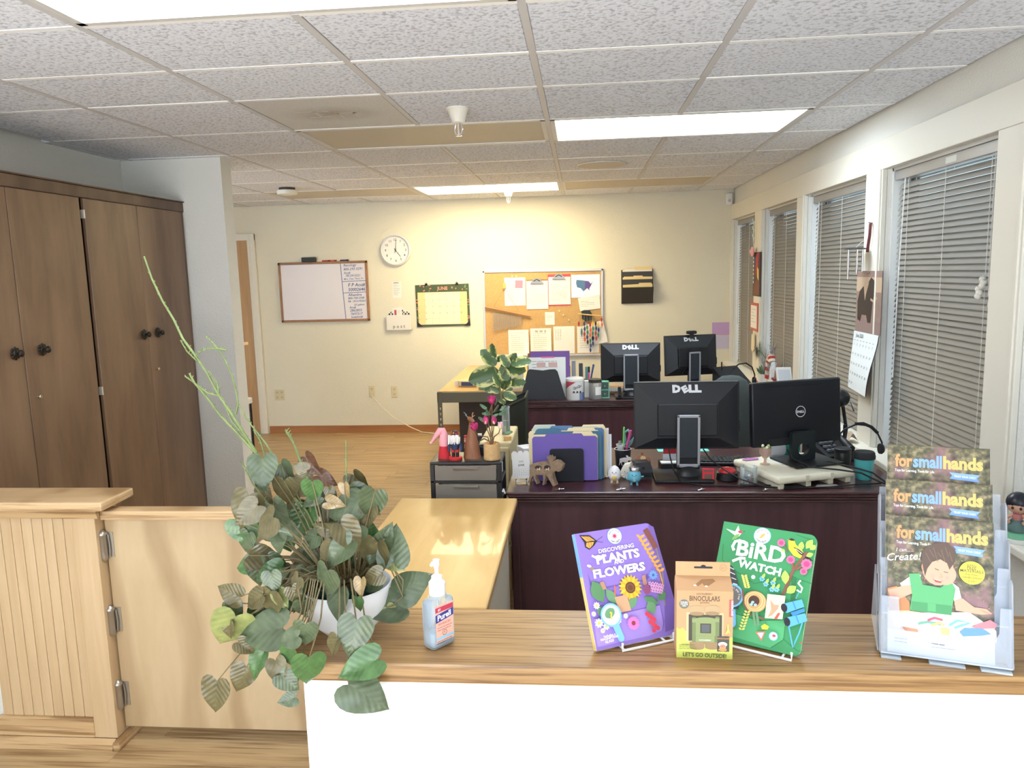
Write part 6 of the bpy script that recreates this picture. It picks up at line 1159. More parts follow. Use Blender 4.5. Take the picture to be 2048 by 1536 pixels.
rg = random.Random(12); vmesh = leaf_mesh('leaf', vm, False, .15, .1, .34)
for x, y, z, Lm, a in VLEAVES:
    M_, b_ = orient((x + .376, y - 3.74, z - ZF), Lm * 1.25, a, rg); o = put('leaf', vmesh, t); o.matrix_local = M_

# ================================================================== THE BIG POTTED PLANT ON THE COUNTER
ZN = .80
t = thing('potted_ivy_plant', 'large trailing heart-leaf plant in a white bowl on the counter end', 'potted plant', (-.505, 1.53, ZN)); T0 = Vector((-.505, 1.53, ZN))
MB().lathe([(.045, 0), (.05, .004), (.075, .03), (.092, .07), (.097, .105), (.094, .108), (.089, .1), (.084, .07), (.06, .02), (.001, .016)], 40, (0, 0, 0), False).build('white_bowl', mat('glazed_white', (232, 232, 234), .25), t, 60)
MB().lathe([(.05, .02), (.072, .10), (.078, .118), (.075, .12), (.070, .10), (.001, .095)], 32, (0, 0, 0), False).build('green_liner_pot', mat('nursery_green', (34, 64, 56), .5), t, 50)
MB().sphere((0, 0, .10), .066, 20, 10, (1, 1, .6), 0., 1.).build('soil', mat('soil_moss', (74, 60, 38), .95, bump=1., bscale=120, var=.4, vscale=60), t, 60)
ms_ = MB()
for k in range(160):
    a = rg.uniform(0, 6.28); r = rg.uniform(.0, .06); p = Vector((r * math.cos(a), r * math.sin(a), .125 + .02 * rg.random())); ms_.tube([p, p + Vector((rg.uniform(-.02, .02), rg.uniform(-.02, .02), rg.uniform(.0, .035)))], [.0012, .0005], 3)
o = ms_.build('dry_moss', mat('dry_moss', (112, 92, 50), .95), t); o['kind'] = 'stuff'
PAL = {'d': (84, 96, 70), 'g': (76, 108, 62), 'b': (98, 90, 60), 'r': (104, 72, 54), 't': (156, 132, 92), 'l': (138, 144, 88)}
def leafmat(c):
    m = mat('ivy_' + c, PAL[c], .27, coat=.25)
    nt = m.node_tree; N = nt.nodes; L = nt.links
    if 'lv' not in m: 
        m['lv'] = 1; b = N['Principled BSDF']; tc = N.new('ShaderNodeTexCoord'); n = N.new('ShaderNodeTexNoise'); n.inputs['Scale'].default_value = 3.5; n.inputs['Detail'].default_value = 3; oi = N.new('ShaderNodeObjectInfo')
        ad = N.new('ShaderNodeVectorMath'); ad.operation = 'ADD'; L.new(tc.outputs['Object'], ad.inputs[0]); L.new(oi.outputs['Random'], ad.inputs[1]); L.new(ad.outputs[0], n.inputs['Vector'])
        mx = N.new('ShaderNodeMix'); mx.data_type = 'RGBA'; mx.inputs['A'].default_value = lin([q * .72 for q in PAL[c]]); mx.inputs['B'].default_value = lin([min(255, q * 1.22) for q in PAL[c]]); L.new(n.outputs['Fac'], mx.inputs['Factor']); L.new(mx.outputs['Result'], b.inputs['Base Color'])
        sp = N.new('ShaderNodeSeparateXYZ'); L.new(tc.outputs['Object'], sp.inputs[0]); ax = N.new('ShaderNodeMath'); ax.operation = 'ABSOLUTE'; L.new(sp.outputs['X'], ax.inputs[0])
        w = N.new('ShaderNodeMath'); w.operation = 'MULTIPLY_ADD'; w.inputs[1].default_value = -1.; L.new(ax.outputs[0], w.inputs[0]); L.new(sp.outputs['Y'], w.inputs[2]); sn = N.new('ShaderNodeMath'); sn.operation = 'MULTIPLY'; sn.inputs[1].default_value = 34.; L.new(w.outputs[0], sn.inputs[0]); si = N.new('ShaderNodeMath'); si.operation = 'SINE'; L.new(sn.outputs[0], si.inputs[0])
        bp = N.new('ShaderNodeBump'); bp.inputs['Strength'].default_value = .12; bp.inputs['Distance'].default_value = .004; L.new(si.outputs[0], bp.inputs['Height']); L.new(bp.outputs[0], b.inputs['Normal'])
    return m
LM = {}
for c in PAL: LM[c] = [leaf_mesh('leaf', leafmat(c), True, *q) for q in ((.12, .14, .47, .02), (.35, .22, .42, .03), (-.12, .25, .5, .03))]
pt = MB(); rg = random.Random(21); hub = Vector((0, 0, .14))
fr = random.Random(77)
for k in range(46):     # inner leaves that fill the crown and the trailing skirt
    a_ = fr.uniform(0, 2 * PI); hz_ = fr.random(); r_ = fr.uniform(.05, .15)
    LEAVES.append((T0.x - .03 + 1.0 * r_ * math.cos(a_) - .03 * hz_ if k < 34 else T0.x - fr.uniform(.09, .17), T0.y + r_ * .7 * math.sin(a_) - .03, T0.z + .12 + .17 * hz_ + .03 * fr.random() if k < 34 else T0.z + fr.uniform(.02, .12), fr.uniform(.035, .06), fr.choice((60, 90, 110, 140, 20, 160)), fr.choice('ddgbbd')))
for i, (x, y, z, Lm, a, c) in enumerate(LEAVES):
    Lm *= 1.22; y = min(y, 1.37 - .012) if z < ZN - .02 and x > -.6 else y
    M_, b_ = orient((x - T0.x, y - T0.y, z - T0.z), Lm, a, rg); me = LM[c][(1 if c in 'rt' else i % 3)]; o = put('leaf', me, t); o.matrix_local = M_
    out = Vector((b_.x, b_.y, 0)); r = out.length; dr = out / r if r > 1e-4 else Vector((0, -1, 0))
    h0 = hub + dr * .035 + Vector((0, 0, -.02))
    if b_.z > .12: pts = [h0, h0.lerp(b_, .5) + Vector((0, 0, .02)), b_]
    else: pts = [h0, Vector((dr.x * .108, dr.y * .108, .155)), Vector((dr.x * .135, dr.y * .135, max(.09, b_.z + .03))), b_.lerp(Vector((dr.x * .14, dr.y * .14, .08)), .35), b_]
    pt.tube(pts, [.0017] * (len(pts) - 1) + [.0011], 5)
pt.build('vines', mat('vine', (120, 108, 76), .6), t, 60)
tw = MB(); tg = random.Random(9)
for k, pts in enumerate(TWIGS):
    n_ = len(pts); r0, r1 = (.0036, .0020) if k in (0, 4) else (.0022, .0013)
    q = [Vector(p) - T0 for p in pts]; order = [r1 + (r0 - r1) * i / (n_ - 1) for i in range(n_)]
    tw.tube(q, order, 6)
    for i in range(n_ - 1):
        for f in (.2, .5, .8): p = q[i].lerp(q[i + 1], f); tw.tube([p, p + Vector((tg.uniform(-.006, .006), tg.uniform(-.004, .004), .006))], [.0016, .0006], 4)
tw.tube([Vector(TWIGS[0][-1]) - T0, Vector((-.08, .01, .26)), Vector((-.02, 0, .14))], .0028, 6)
tw.build('bare_green_twigs', mat('twig_green', (122, 136, 86), .7, var=.2, vscale=30), t, 60)

# ================================================================== COUNTER DISPLAY
t = thing('sanitizer_bottle', 'clear pump bottle of hand sanitizer with a pink label', 'bottle', (-.297, 1.47, ZN), R(50))
bdy = []
MB().bev(-.031, .031, -.018, .018, 0, .104, .010, 4).build('body', clear('sanitizer_clear', (246, 250, 252), .80, .04), t, 60)
MB().bev(-.028, .028, -.015, .015, .004, .038, .007, 3).build('gel', clear('gel_blue', (186, 216, 238), .62), t, 60)
MB().bev(-.0295, -.006, .0125, .0145, .036, .094, .001).build('back_label_tint', clear('label_blue_tint', (176, 208, 232), .35, .4), t)
MB().lathe([(.020, .104), (.016, .112), (.0155, .114)], 20, (0, 0, 0), False).build('shoulder', clear('sanitizer_clear', (246, 250, 252), .80, .04), t, 50)
wc = mat('cap_white', (236, 236, 236), .35)
MB().lathe([(.0165, .110), (.017, .112), (.017, .135), (.0135, .139), (.011, .142), (.011, .148), (.001, .149)], 24).build('collar', wc, t, 40)
MB().tube([(0, 0, .148), (0, 0, .164), (0, 0, .17), (0, 0, .182)], [.004, .0045, .0065, .0068], 14).tube([(0, 0, .177), (-.012, -.003, .178), (-.017, -.004, .175)], [.005, .004, .003], 8).build('pump_head', wc, t, 50); MB().tube([(0, 0, .01), (0, 0, .11)], .0022, 8).build('dip_tube', clear('diptube', amount=.5), t, 60)
lpk = mat('label_peach', (230, 178, 160), .5); A = Art(t, (0, -.018, 0), UX, UZ, .0002)
A.rect(lpk, -.022, .016, .024, .094, 'label'); A.rect(mat('label_red', (190, 60, 84), .5), -.022, .08, .024, .09, 'label_band'); A.text(PWHITE, '#1', -.012, .0825, .007, 'C', 0, .02)
A.poly(mat('label_navy2', (56, 60, 140), .5), [(-.022, .058), (.024, .064), (.024, .080), (-.022, .075)], 'label_band'); A.text(PWHITE, 'Purell', .001, .064, .016, 'C', R(6), .03, .1, .036)
A.text(mat('label_text_red', (176, 70, 80), .5), 'ADVANCED', 0, .052, .006); A.lines(mat('label_text_red', (176, 70, 80), .5), -.018, .02, .046, .005, 2, .0012, 2); A.ring(INK, 0, .034, .005, .0009, 16); A.text(INK, 'T', 0, .0318, .006); A.rect(mat('label_sky', (140, 196, 226), .5), -.022, .022, .024, .027, 'label_band'); A.lines(INK, -.02, .02, .018, .004, 2, .001, 3); A.done()

def frame3(o, yaw, lean):
    c, s = math.cos(R(yaw)), math.sin(R(yaw)); ux = Vector((c, s, 0)); b = Vector((-s, c, 0)); uy = b * math.sin(R(lean)) + Vector((0, 0, math.cos(R(lean)))); n = ux.cross(uy)  # n faces the viewer
    return Matrix(((ux.x, uy.x, n.x, o[0]), (ux.y, uy.y, n.y, o[1]), (ux.z, uy.z, n.z, o[2]), (0, 0, 0, 1)))
def rounded(w, h, r, right_only=True):
    P = [(0, 0)]
    for cx, cy, a0 in ((w - r, r, -90), (w - r, h - r, 0)): P += [(cx + r * math.cos(R(a0 + k * 18)), cy + r * math.sin(R(a0 + k * 18))) for k in range(6)]
    return P + [(0, h)]
def book(label, o, yaw, lean, w, h, cover, edge_cols):
    t = bpy.data.objects.new('board_book', None); COL.objects.link(t); t.matrix_world = frame3(o, yaw, lean); t.empty_display_size = .05; tag(t, label, 'book', 'board books on the counter')
    P = rounded(w, h, .014)
    MB().prism(P, .0015, 'z', -.0015).build('front_cover', cover, t); MB().prism([(x * .992 + .0005, y * .99 + .001) for x, y in P], .010, 'z', -.0115).build('pages', mat('board_pages', (228, 220, 206), .7), t); MB().prism(P, .0015, 'z', -.013).build('back_cover', cover, t)
    MB().box(-.0012, 0, h * .62, h, -.013, 0).build('spine', mat(edge_cols[0], edge_cols[1], .5), t); MB().box(-.0012, 0, 0, h * .62, -.013, 0).build('spine_lower', mat(edge_cols[2], edge_cols[3], .5), t)
    return t
def stand(label, o, yaw, lean, w):
    t = bpy.data.objects.new('book_easel', None); COL.objects.link(t); t.matrix_world = Matrix.Translation((o[0], o[1], ZN)) @ Matrix.Rotation(R(yaw), 4, 'Z'); tag(t, label, 'easel', 'white wire book easels')
    wm = mat('easel_white', (236, 236, 236), .4); hb = .018; zb = o[2] - ZN; tl = math.tan(R(lean))
    MB().tube([(.05, -.014, zb + .012), (.05, -.013, zb - .004), (w - .012, -.013, zb - .004), (w - .012, -.014, zb + .012)], .0026, 8).build('front_lip', wm, t, 60)
    for x in (.055, w - .03):
        MB().tube([(x, -.013, zb - .004), (x, .02, .0035), (x, .11, .0035)], .0024, 8).build('foot_wire', wm, t, 60); MB().tube([(x, .022, .004), (x, .022 + .12 * tl, .124)], .0024, 8).build('back_wire', wm, t, 60)
    MB().tube([(.055, .022 + .12 * tl, .124), (w - .03, .022 + .12 * tl, .124)], .0024, 8).build('cross_wire', wm, t, 60)
def affine(TL, Rv, Dv, w, h):
    det = Rv[0] * Dv[1] - Rv[1] * Dv[0]
    return lambda x, y: (((x - TL[0]) * Dv[1] - (y - TL[1]) * Dv[0]) / det * w, h - (Rv[0] * (y - TL[1]) - Rv[1] * (x - TL[0])) / det * h)
def flower(A, C, x, y, r, n, mp, mc, rc=.35, pr=.5):
    cx, cy = C(x, y)
    for k in range(n): a = k * 2 * PI / n; A.ell(mp, cx + r * .62 * math.cos(a), cy + r * .62 * math.sin(a), r * .42, r * pr * .42, a, 10)
    A.ell(mc, cx, cy, r * rc, None, 0, 14)
def leafp(A, m, x0, y0, x1, y1, w):
    d = Vector((x1 - x0, y1 - y0)); n = Vector((-d.y, d.x)).normalized() * w; A.poly(m, [(x0, y0)] + [tuple(Vector((x0, y0)) + d * f + n * s) for f, s in ((.3, .8), (.55, 1), (.8, .6))] + [(x1, y1)] + [tuple(Vector((x0, y0)) + d * f - n * s) for f, s in ((.8, .6), (.55, 1), (.3, .8))])
def pm(n, c): return mat('print_' + n, c, .5)
# purple book
BO, BY, BL_ = (.022, 1.442, .807), 25, 25; bw, bh = .178, .23
t = book('purple board book about plants and flowers on an easel', BO, BY, BL_, bw, bh, pm('purple', (142, 116, 198)), ('spine_blue', (120, 170, 220), 'spine_gold', (226, 200, 130)))
stand('white wire easel under the purple book', BO, BY, BL_, bw)
C = affine((45, 150), (885, -115), (275, 1330), bw, bh); A = Art(t, (0, 0, 0), (1, 0, 0), (0, 1, 0), .0002)
dp, lp2, gr1, gr2 = pm('purple_dark', (116, 90, 168)), pm('purple_light', (166, 140, 218)), pm('leaf1', (88, 134, 92)), pm('leaf2', (106, 150, 110))
A.poly(dp, [C(*p) for p in ((200, 600), (230, 750), (300, 810), (880, 730), (905, 690), (880, 640), (860, 715), (310, 785), (250, 730))]); A.poly(lp2, [C(*p) for p in ((280, 1130), (1030, 1020), (1075, 1300), (900, 1360), (330, 1440))]); A.line(dp, [C(280, 1125), C(600, 1085), C(1030, 1015), C(1075, 1200), C(1060, 1310)], .002)
A.poly(dp, [C(*p) for p in ((900, 60), (960, 90), (1210, 1000), (1200, 1300), (1090, 1330), (1080, 900), (900, 150))])
br = pm('cattail', (126, 74, 66)); a, b_ = C(860, 115), C(990, 350); A.line(br, [a, C(925, 230), b_], .013); A.line(pm('reed', (140, 136, 110)), [b_, C(1060, 600), C(1090, 1030)], .0025)
wh = pm('wheat', (226, 164, 84))
for k in range(9):
    f = k / 8; x, y = 800 + 230 * f, 215 + 410 * f; c0 = C(x, y); 
    for s in (-1, 1): d = C(x + s * 45 + 10, y - 30); A.ell(wh, (c0[0] + d[0]) / 2, (c0[1] + d[1]) / 2, .006, .003, math.atan2(d[1] - c0[1], d[0] - c0[0]), 8)
A.line(wh, [C(800, 215), C(1030, 640), C(1070, 800)], .003)
bo, bkk = pm('monarch', (232, 160, 78)), PBLACK
A.poly(bkk, [C(*p) for p in ((95, 165), (210, 170), (300, 240), (270, 290), (215, 340), (165, 310), (155, 255))]); A.poly(bo, [C(*p) for p in ((115, 180), (205, 185), (275, 235), (180, 245))]); A.poly(bo, [C(*p) for p in ((180, 255), (265, 250), (250, 290), (215, 325), (175, 300))])
for q in (((140, 180), (230, 240)), ((180, 180), (250, 240)), ((200, 255), (215, 320)), ((230, 255), (240, 300))): A.line(bkk, [C(*q[0]), C(*q[1])], .0007)
A.line(bkk, [C(290, 240), C(360, 190)], .0007); A.line(bkk, [C(290, 245), C(365, 260)], .0007)
cx, cy = C(498, 188); A.ell(pm('ringblue', (140, 190, 230)), cx, cy, .0165, None, 0, 32); A.ell(PWHITE, cx, cy, .0155, None, 0, 32); flower(A, C, 498, 188, .0062, 8, pm('pinkpetal', (226, 130, 160)), pm('pinkdark', (190, 50, 90)), .5)
A.arc(INK, 'BACKPACK', cx, cy, .0105, .0048, R(90), R(17)); A.arc(INK, 'EXPLORER', cx, cy, .0142, .0048, R(270), R(13), .01, True)
rt = math.radians(2)
def title(A, C, txt, x0, y0, x1, y1, size, bold=.05, rot=None):
    a, b_ = C(x0, y0), C(x1, y1); A.text(PWHITE, txt, (a[0] + b_[0]) / 2, (a[1] + b_[1]) / 2, size, 'C', rot if rot is not None else math.atan2(b_[1] - a[1], b_[0] - a[0]), bold, 0, math.hypot(b_[0] - a[0], b_[1] - a[1]))
title(A, C, 'DISCOVERING', 320, 386, 725, 326, .011, .02); title(A, C, 'PLANTS', 300, 512, 795, 440, .0235, .045); title(A, C, 'AND', 497, 522, 610, 502, .010, .03); title(A, C, 'FLOWERS', 270, 672, 860, 600, .0225, .045)
A.line(PWHITE, [C(240, 410), C(290, 440), C(370, 425), C(400, 410)], .0045)
sy = pm('sunyellow', (240, 190, 60)); sx, sy_ = C(680, 800)
for k in range(20): a = k * 2 * PI / 20; A.poly(sy if k % 2 else pm('sunyellow2', (228, 168, 50)), [(sx + .010 * math.cos(a - .3), sy_ + .010 * math.sin(a - .3)), (sx + .019 * math.cos(a - .2), sy_ + .019 * math.sin(a - .2)), (sx + .027 * math.cos(a), sy_ + .027 * math.sin(a)), (sx + .019 * math.cos(a + .2), sy_ + .019 * math.sin(a + .2)), (sx + .010 * math.cos(a + .3), sy_ + .010 * math.sin(a + .3))])
A.ell(pm('sunbrown', (104, 66, 44)), sx, sy_, .0115, None, 0, 24); A.ring(pm('sunbrown2', (132, 88, 54)), sx, sy_, .006, .002, 20)
for q in ((245, 700, 380, 950, .016), (400, 800, 530, 980, .010), (640, 1040, 760, 920, .009), (830, 920, 1000, 1000, .008), (880, 970, 960, 1110, .012), (300, 1010, 420, 1100, .01), (1010, 960, 1090, 880, .008)): a, b_ = C(q[0], q[1]), C(q[2], q[3]); leafp(A, gr1 if q[0] % 20 else gr2, *a, *b_, q[4])
A.poly(pm('notebook', (206, 160, 124)), [C(*p) for p in ((500, 900), (640, 880), (690, 1060), (560, 1080))]); A.line(pm('pencil', (224, 110, 70)), [C(505, 880), C(500, 770)], .003); A.poly(pm('strap', (176, 132, 108)), [C(*p) for p in ((330, 725), (375, 715), (410, 800), (370, 810))]); A.poly(pm('strap', (176, 132, 108)), [C(*p) for p in ((810, 670), (850, 660), (880, 790), (830, 780))])
flower(A, C, 943, 668, .010, 10, pm('cornflower', (120, 160, 220)), pm('cornflower2', (80, 110, 180)), .3)
for k in range(16): flower(A, C, 905 + 150 * ((k * 37) % 16) / 16, 765 + 110 * ((k * 23) % 16) / 16, .0045, 5, pm('milkweed', (226, 170, 214)), pm('milkweed2', (150, 70, 130)), .3, .7)
A.ell(pm('mauve', (140, 74, 112)), *C(860, 835), .0085, .0095); A.line(gr1, [C(990, 900), C(985, 1000)], .003)
flower(A, C, 705, 1205, .013, 14, pm('zinnia', (226, 120, 190)), pm('zinnia2', (150, 60, 70)), .35)
for x, y, r in ((290, 985, .007), (320, 1180, .009), (400, 1220, .007), (525, 1160, .008), (612, 1120, .005), (358, 1265, .005), (255, 1075, .005)): flower(A, C, x, y, r, 9, PWHITE, pm('daisy', (236, 190, 70)), .35)
for k in range(9): A.ell(pm('berry', (206, 60, 80)), *C(850 + 18 * ((k * 5) % 4) + 10 * k, 1110 + 24 * k), .0045, None, 0, 10)
mc = pm('lensblue', (122, 184, 240)); lx, ly = C(445, 1098); A.ell(pm('lensfill', (196, 206, 216)), lx, ly, .020, None, 0, 28); A.ell(gr2, lx - .002, ly + .004, .012, .009, .5, 14); A.ring(mc, lx, ly, .0195, .0033, 32); A.line(mc, [C(500, 1215), C(560, 1360)], .014); A.ell(mc, *C(560, 1360), .007, None, 0, 14)
A.arc(PWHITE, 'What will you find', lx, ly, .0138, .0052, R(90), R(10.5), .012); A.text(pm('qmark', (240, 214, 80)), '?', lx, ly - .008, .02, 'C', 0, .03)
for s_, y in (('Includes a', 1320), ('MAGNIFYING', 1350), ('GLASS!', 1385)): x, yy = C(430, y); A.text(PWHITE, s_, x, yy - .002, .0065, 'C', R(2), .015)
A.poly(pm('beebody', (150, 130, 110)), [C(*p) for p in ((195, 555), (235, 545), (255, 575), (215, 590))]); A.ell(PWHITE, *C(190, 535), .005, .0025, -.4, 10)
A.done()
B = Art(t, (-.0013, 0, -.0125), (0, 1, 0), (0, 0, 1), .0001); B.text(INK, 'DISCOVERING PLANTS AND FLOWERS', bh * .3, .003, .006, 'C', 0, .01); B.done()
# green book
BO, BY, BL_ = (.24, 1.52, .807), -28, 33; bw, bh = .19, .24
t = book('green board book about watching birds on an easel', BO, BY, BL_, bw, bh, pm('green', (60, 144, 90)), ('spine_green', (60, 130, 84), 'spine_green2', (54, 120, 78)))
stand('white wire easel under the green book', BO, BY, BL_, bw)
C = affine((110, 40), (1008, 172), (-190, 1250), bw, bh); A = Art(t, (0, 0, 0), (1, 0, 0), (0, 1, 0), .0002)
gd, gl2 = pm('green_dark', (44, 116, 70)), pm('green_light', (84, 170, 112))
A.line(gd, [C(105, 300), C(100, 480), C(250, 600), C(460, 735), C(640, 690), C(860, 660), C(1050, 720)], .0016); A.poly(gl2, [C(*p) for p in ((230, 1050), (520, 1120), (790, 1100), (770, 1300), (640, 1390), (250, 1300))]); A.line(gd, [C(230, 1050), C(520, 1120), C(790, 1100), C(770, 1300), C(640, 1390)], .0018); A.poly(gd, [C(*p) for p in ((850, 640), (900, 660), (880, 1100), (830, 1090))])
A.line(gd, [C(900, 200), C(1060, 260), C(1090, 400)], .0015); A.line(gd, [C(760, 1290), C(900, 1400), C(970, 1410)], .0015)
hb = pm('hummer', (226, 232, 224)); A.poly(hb, [C(*p) for p in ((130, 125), (235, 160), (270, 90), (285, 150), (325, 160), (280, 215), (200, 255), (235, 205))]); A.ell(pm('throat', (196, 60, 80)), *C(295, 165), .005, .003); A.line(PBLACK, [C(320, 158), C(345, 158)], .0008); leafp(A, pm('hummergreen', (120, 170, 90)), *C(290, 185), *C(200, 255), .004)
cx, cy = C(537, 212); A.ell(pm('ringblue', (140, 190, 230)), cx, cy, .0175, None, 0, 32); A.ell(PWHITE, cx, cy, .0162, None, 0, 32); A.ell(pm('feathergold', (214, 166, 90)), cx, cy, .0075, .003, .9, 12); A.arc(INK, 'BACKPACK', cx, cy, .0108, .005, R(90), R(17)); A.arc(INK, 'EXPLORER', cx, cy, .0146, .005, R(270), R(13), .01, True)
title(A, C, 'BiRD', 250, 425, 775, 515, .046, .03, R(-1)); title(A, C, 'WATCH', 270, 560, 735, 640, .0215, .045, R(-3)); A.line(PWHITE, [C(230, 375), C(212, 330), C(240, 275), C(300, 262)], .006); A.line(PWHITE, [C(215, 495), C(300, 460), C(360, 465)], .0055)
yb_ = pm('goldfinch', (240, 216, 60)); A.poly(yb_, [C(*p) for p in ((815, 275), (845, 250), (880, 265), (895, 310), (960, 370), (990, 440), (940, 460), (870, 430), (820, 360))]); A.poly(PBLACK, [C(*p) for p in ((825, 250), (850, 243), (885, 258), (878, 270), (840, 268))]); A.poly(PBLACK, [C(*p) for p in ((865, 330), (930, 365), (1075, 490), (1000, 460), (930, 410))]); A.line(PWHITE, [C(890, 355), C(960, 410)], .0012); A.poly(pm('beak', (232, 130, 70)), [C(800, 258), C(825, 252), C(820, 270)])
bw2 = pm('branch', (128, 84, 66)); A.line(bw2, [C(760, 850), C(830, 680), C(870, 580), C(1010, 390)], .006); A.line(bw2, [C(865, 590), C(860, 500)], .004); A.line(bw2, [C(890, 585), C(970, 530)], .004); A.line(bw2, [C(780, 310), C(815, 400)], .002)
for x, y, r in ((742, 292, .008), (842, 475, .0085), (1005, 522, .0105), (975, 600, .007)): flower(A, C, x, y, r, 10, pm('clover', (222, 110, 150)), pm('clover2', (190, 70, 120)), .55, .8)
lg2 = pm('leaflime', (170, 204, 92))
for q in ((945, 380, 960, 280, .006), (1000, 360, 1070, 260, .007), (1040, 370, 1100, 320, .006), (1000, 440, 1075, 410, .005), (790, 740, 785, 590, .008), (800, 830, 900, 755, .008), (740, 365, 785, 385, .003)): leafp(A, lg2, *C(q[0], q[1]), *C(q[2], q[3]), q[4])
ft = pm('featherdark', (60, 62, 66)); A.poly(ft, [C(*p) for p in ((160, 510), (225, 560), (265, 650), (300, 780), (320, 900), (300, 1020), (250, 1000), (200, 800), (165, 640))])
for k in range(7): A.line(hb, [C(180 + 18 * k, 560 + 60 * k), C(240 + 14 * k, 590 + 55 * k)], .0014)
lx, ly = C(222, 872); A.ell(pm('lensgrey', (110, 108, 104)), lx, ly, .021, None, 0, 28); A.ring(mc, lx, ly, .0205, .0036, 32); A.line(mc, [C(225, 1020), C(235, 1170)], .016); A.ell(mc, *C(236, 1165), .008, None, 0, 14); A.arc(PWHITE, 'What will you find', lx, ly, .0142, .0055, R(75), R(10.5), .012); A.text(PWHITE, '?', lx, ly - .010, .024, 'C', 0, .03)
nx, ny = C(475, 930)
for k in range(5): A.ell(pm('nest%d' % (k % 2), [(196, 156, 100), (222, 190, 136)][k % 2]), nx, ny, .023 - .002 * k, .021 - .002 * k, .3 * k, 24)
A.ell(pm('nestdark', (78, 52, 40)), nx - .002, ny + .001, .011, .0105, 0, 20)
for x, y in ((437, 962), (452, 938), (480, 965)): A.ell(pm('eggblue', (160, 200, 226)), *C(x, y), .0033, .0027, .5, 10)
A.line(bw2, [C(340, 800), C(360, 960), C(420, 1060), C(580, 1110)], .0035)
yl2 = pm('fernlime', (206, 206, 110))
for (x0, y0, x1, y1) in ((390, 790, 355, 670), (400, 1050, 345, 1230), (480, 1060, 500, 1180)):
    for k in range(7):
        f = k / 6; x, y = x0 + (x1 - x0) * f, y0 + (y1 - y0) * f
        for s in (-1, 1): leafp(A, yl2 if x0 != 480 else gr2, *C(x, y), *C(x + s * 34, y - 22), .0022)
for x, y in ((550, 690), (590, 745), (665, 730), (655, 800), (705, 800)): flower(A, C, x, y, .0055, 6, pm('bluebud', (120, 180, 230)), pm('bluebud2', (80, 140, 200)), .4, .8); leafp(A, lg2, *C(x, y), *C(x + 30, y - 60), .003)
A.poly(pm('sketchpad', (232, 222, 178)), [C(*p) for p in ((610, 850), (795, 865), (765, 1105), (585, 1100))]); A.poly(pm('sketchline', (196, 150, 120)), [C(*p) for p in ((640, 910), (680, 960), (730, 960), (720, 1000), (660, 1070), (615, 1090), (650, 1010))]); A.poly(pm('pencilred', (200, 80, 70)), [C(*p) for p in ((680, 1100), (720, 1040), (745, 1045), (710, 1108))])
A.ell(pm('snap', (206, 212, 210)), *C(457, 675), .0042, None, 0, 14); A.line(PWHITE, [C(950, 700), C(925, 730), C(965, 780), C(950, 825), C(910, 800)], .0035)
bn = pm('binoc', (90, 166, 226)); bn2 = pm('binoc2', (60, 128, 196))
for x, y in ((760, 960), (790, 1100)): A.poly(bn, [C(*p) for p in ((x, y - 10), (x + 200, y - 65), (x + 225, y + 10), (x + 50, y + 80), (x, y + 50))]); A.ell(PBLACK, *C(x + 22, y + 28), .006, .0085, .4, 16); A.line(bn2, [C(x + 110, y - 40), C(x + 140, y + 40)], .002)
A.poly(bn2, [C(*p) for p in ((845, 1035), (985, 985), (990, 1020), (870, 1070))]); A.line(bn, [C(830, 1170), C(850, 1280), C(870, 1380), C(890, 1330), (C(930, 1240)), C(965, 1130)], .0025); A.line(bn, [C(935, 820), C(900, 890)], .0015)
A.poly(yb_, [C(*p) for p in ((550, 1185), (585, 1160), (630, 1185), (615, 1215), (560, 1215))]); A.poly(pm('tri_red', (220, 110, 90)), [C(490, 1245), C(595, 1235), C(555, 1335)]); A.poly(pm('tri_blue', (190, 214, 226)), [C(510, 1255), C(578, 1248), C(552, 1312)]); A.ell(mc, *C(675, 1280), .0085, None, 0, 20); A.ell(PWHITE, *C(675, 1280), .0072, None, 0, 20); A.ell(pm('berry', (206, 60, 80)), *C(682, 1275), .0035, .0025, 0, 10); A.ell(pm('berry', (206, 60, 80)), *C(947, 1330), .0018, None, 0, 8)
A.done()
# binocular box
t = thing('binocular_box', 'kraft cardboard box of toy binoculars between the two books', 'box', (.176, 1.435, ZN), R(-2))
kr = mat('kraft_card', (192, 152, 112), .75); w, h, dpt = .106, .137, .05
MB().box(0, w, 0, dpt, 0, h).build('carton', kr, t)
MB().add([(0, 0, h), (w, 0, h), (w, dpt * .75, h + .016), (0, dpt * .75, h + .016), (w, dpt, h), (0, dpt, h)], [(0, 1, 2, 3), (1, 4, 2), (0, 3, 5), (3, 2, 4, 5)]).build('sloping_top', kr, t)
tabz = h + .016; n = 10; out = [(0.001, tabz), (w - .001, tabz), (w - .001, tabz + .028), (.001, tabz + .028)]
MB().prism(out, .002, 'y', dpt * .72).build('hang_tab', kr, t)
B = Art(t, (0, dpt * .72, tabz), UX, UZ, .0002, 'hang_slot'); B.rect(PBLACK, .038, .015, .070, .019); B.ell(PBLACK, .054, .019, .005, .0035, 0, 12); B.ell(PBLACK, .038, .017, .002, None, 0, 10); B.ell(PBLACK, .070, .017, .002, None, 0, 10); kb = pm('kraftbrown', (150, 112, 76)); B.ring(kb, .092, .017, .0058, .0007, 22); B.text(kb, '6+', .092, .0148, .006, 'C', 0, .01); B.done()
nn = Vector((0, dpt * .75, .016)).normalized(); B = Art(t, (0, 0, h), UX, nn, .0002, 'lid_picture'); B.poly(kb, [(.034, .014), (.05, .03), (.072, .032), (.076, .026), (.06, .012), (.054, .012), (.05, .02), (.042, .012)]); B.ell(PWHITE, .036, .014, .003, .002, 0, 10); B.ell(PWHITE, .057, .012, .003, .002, 0, 10); B.done()
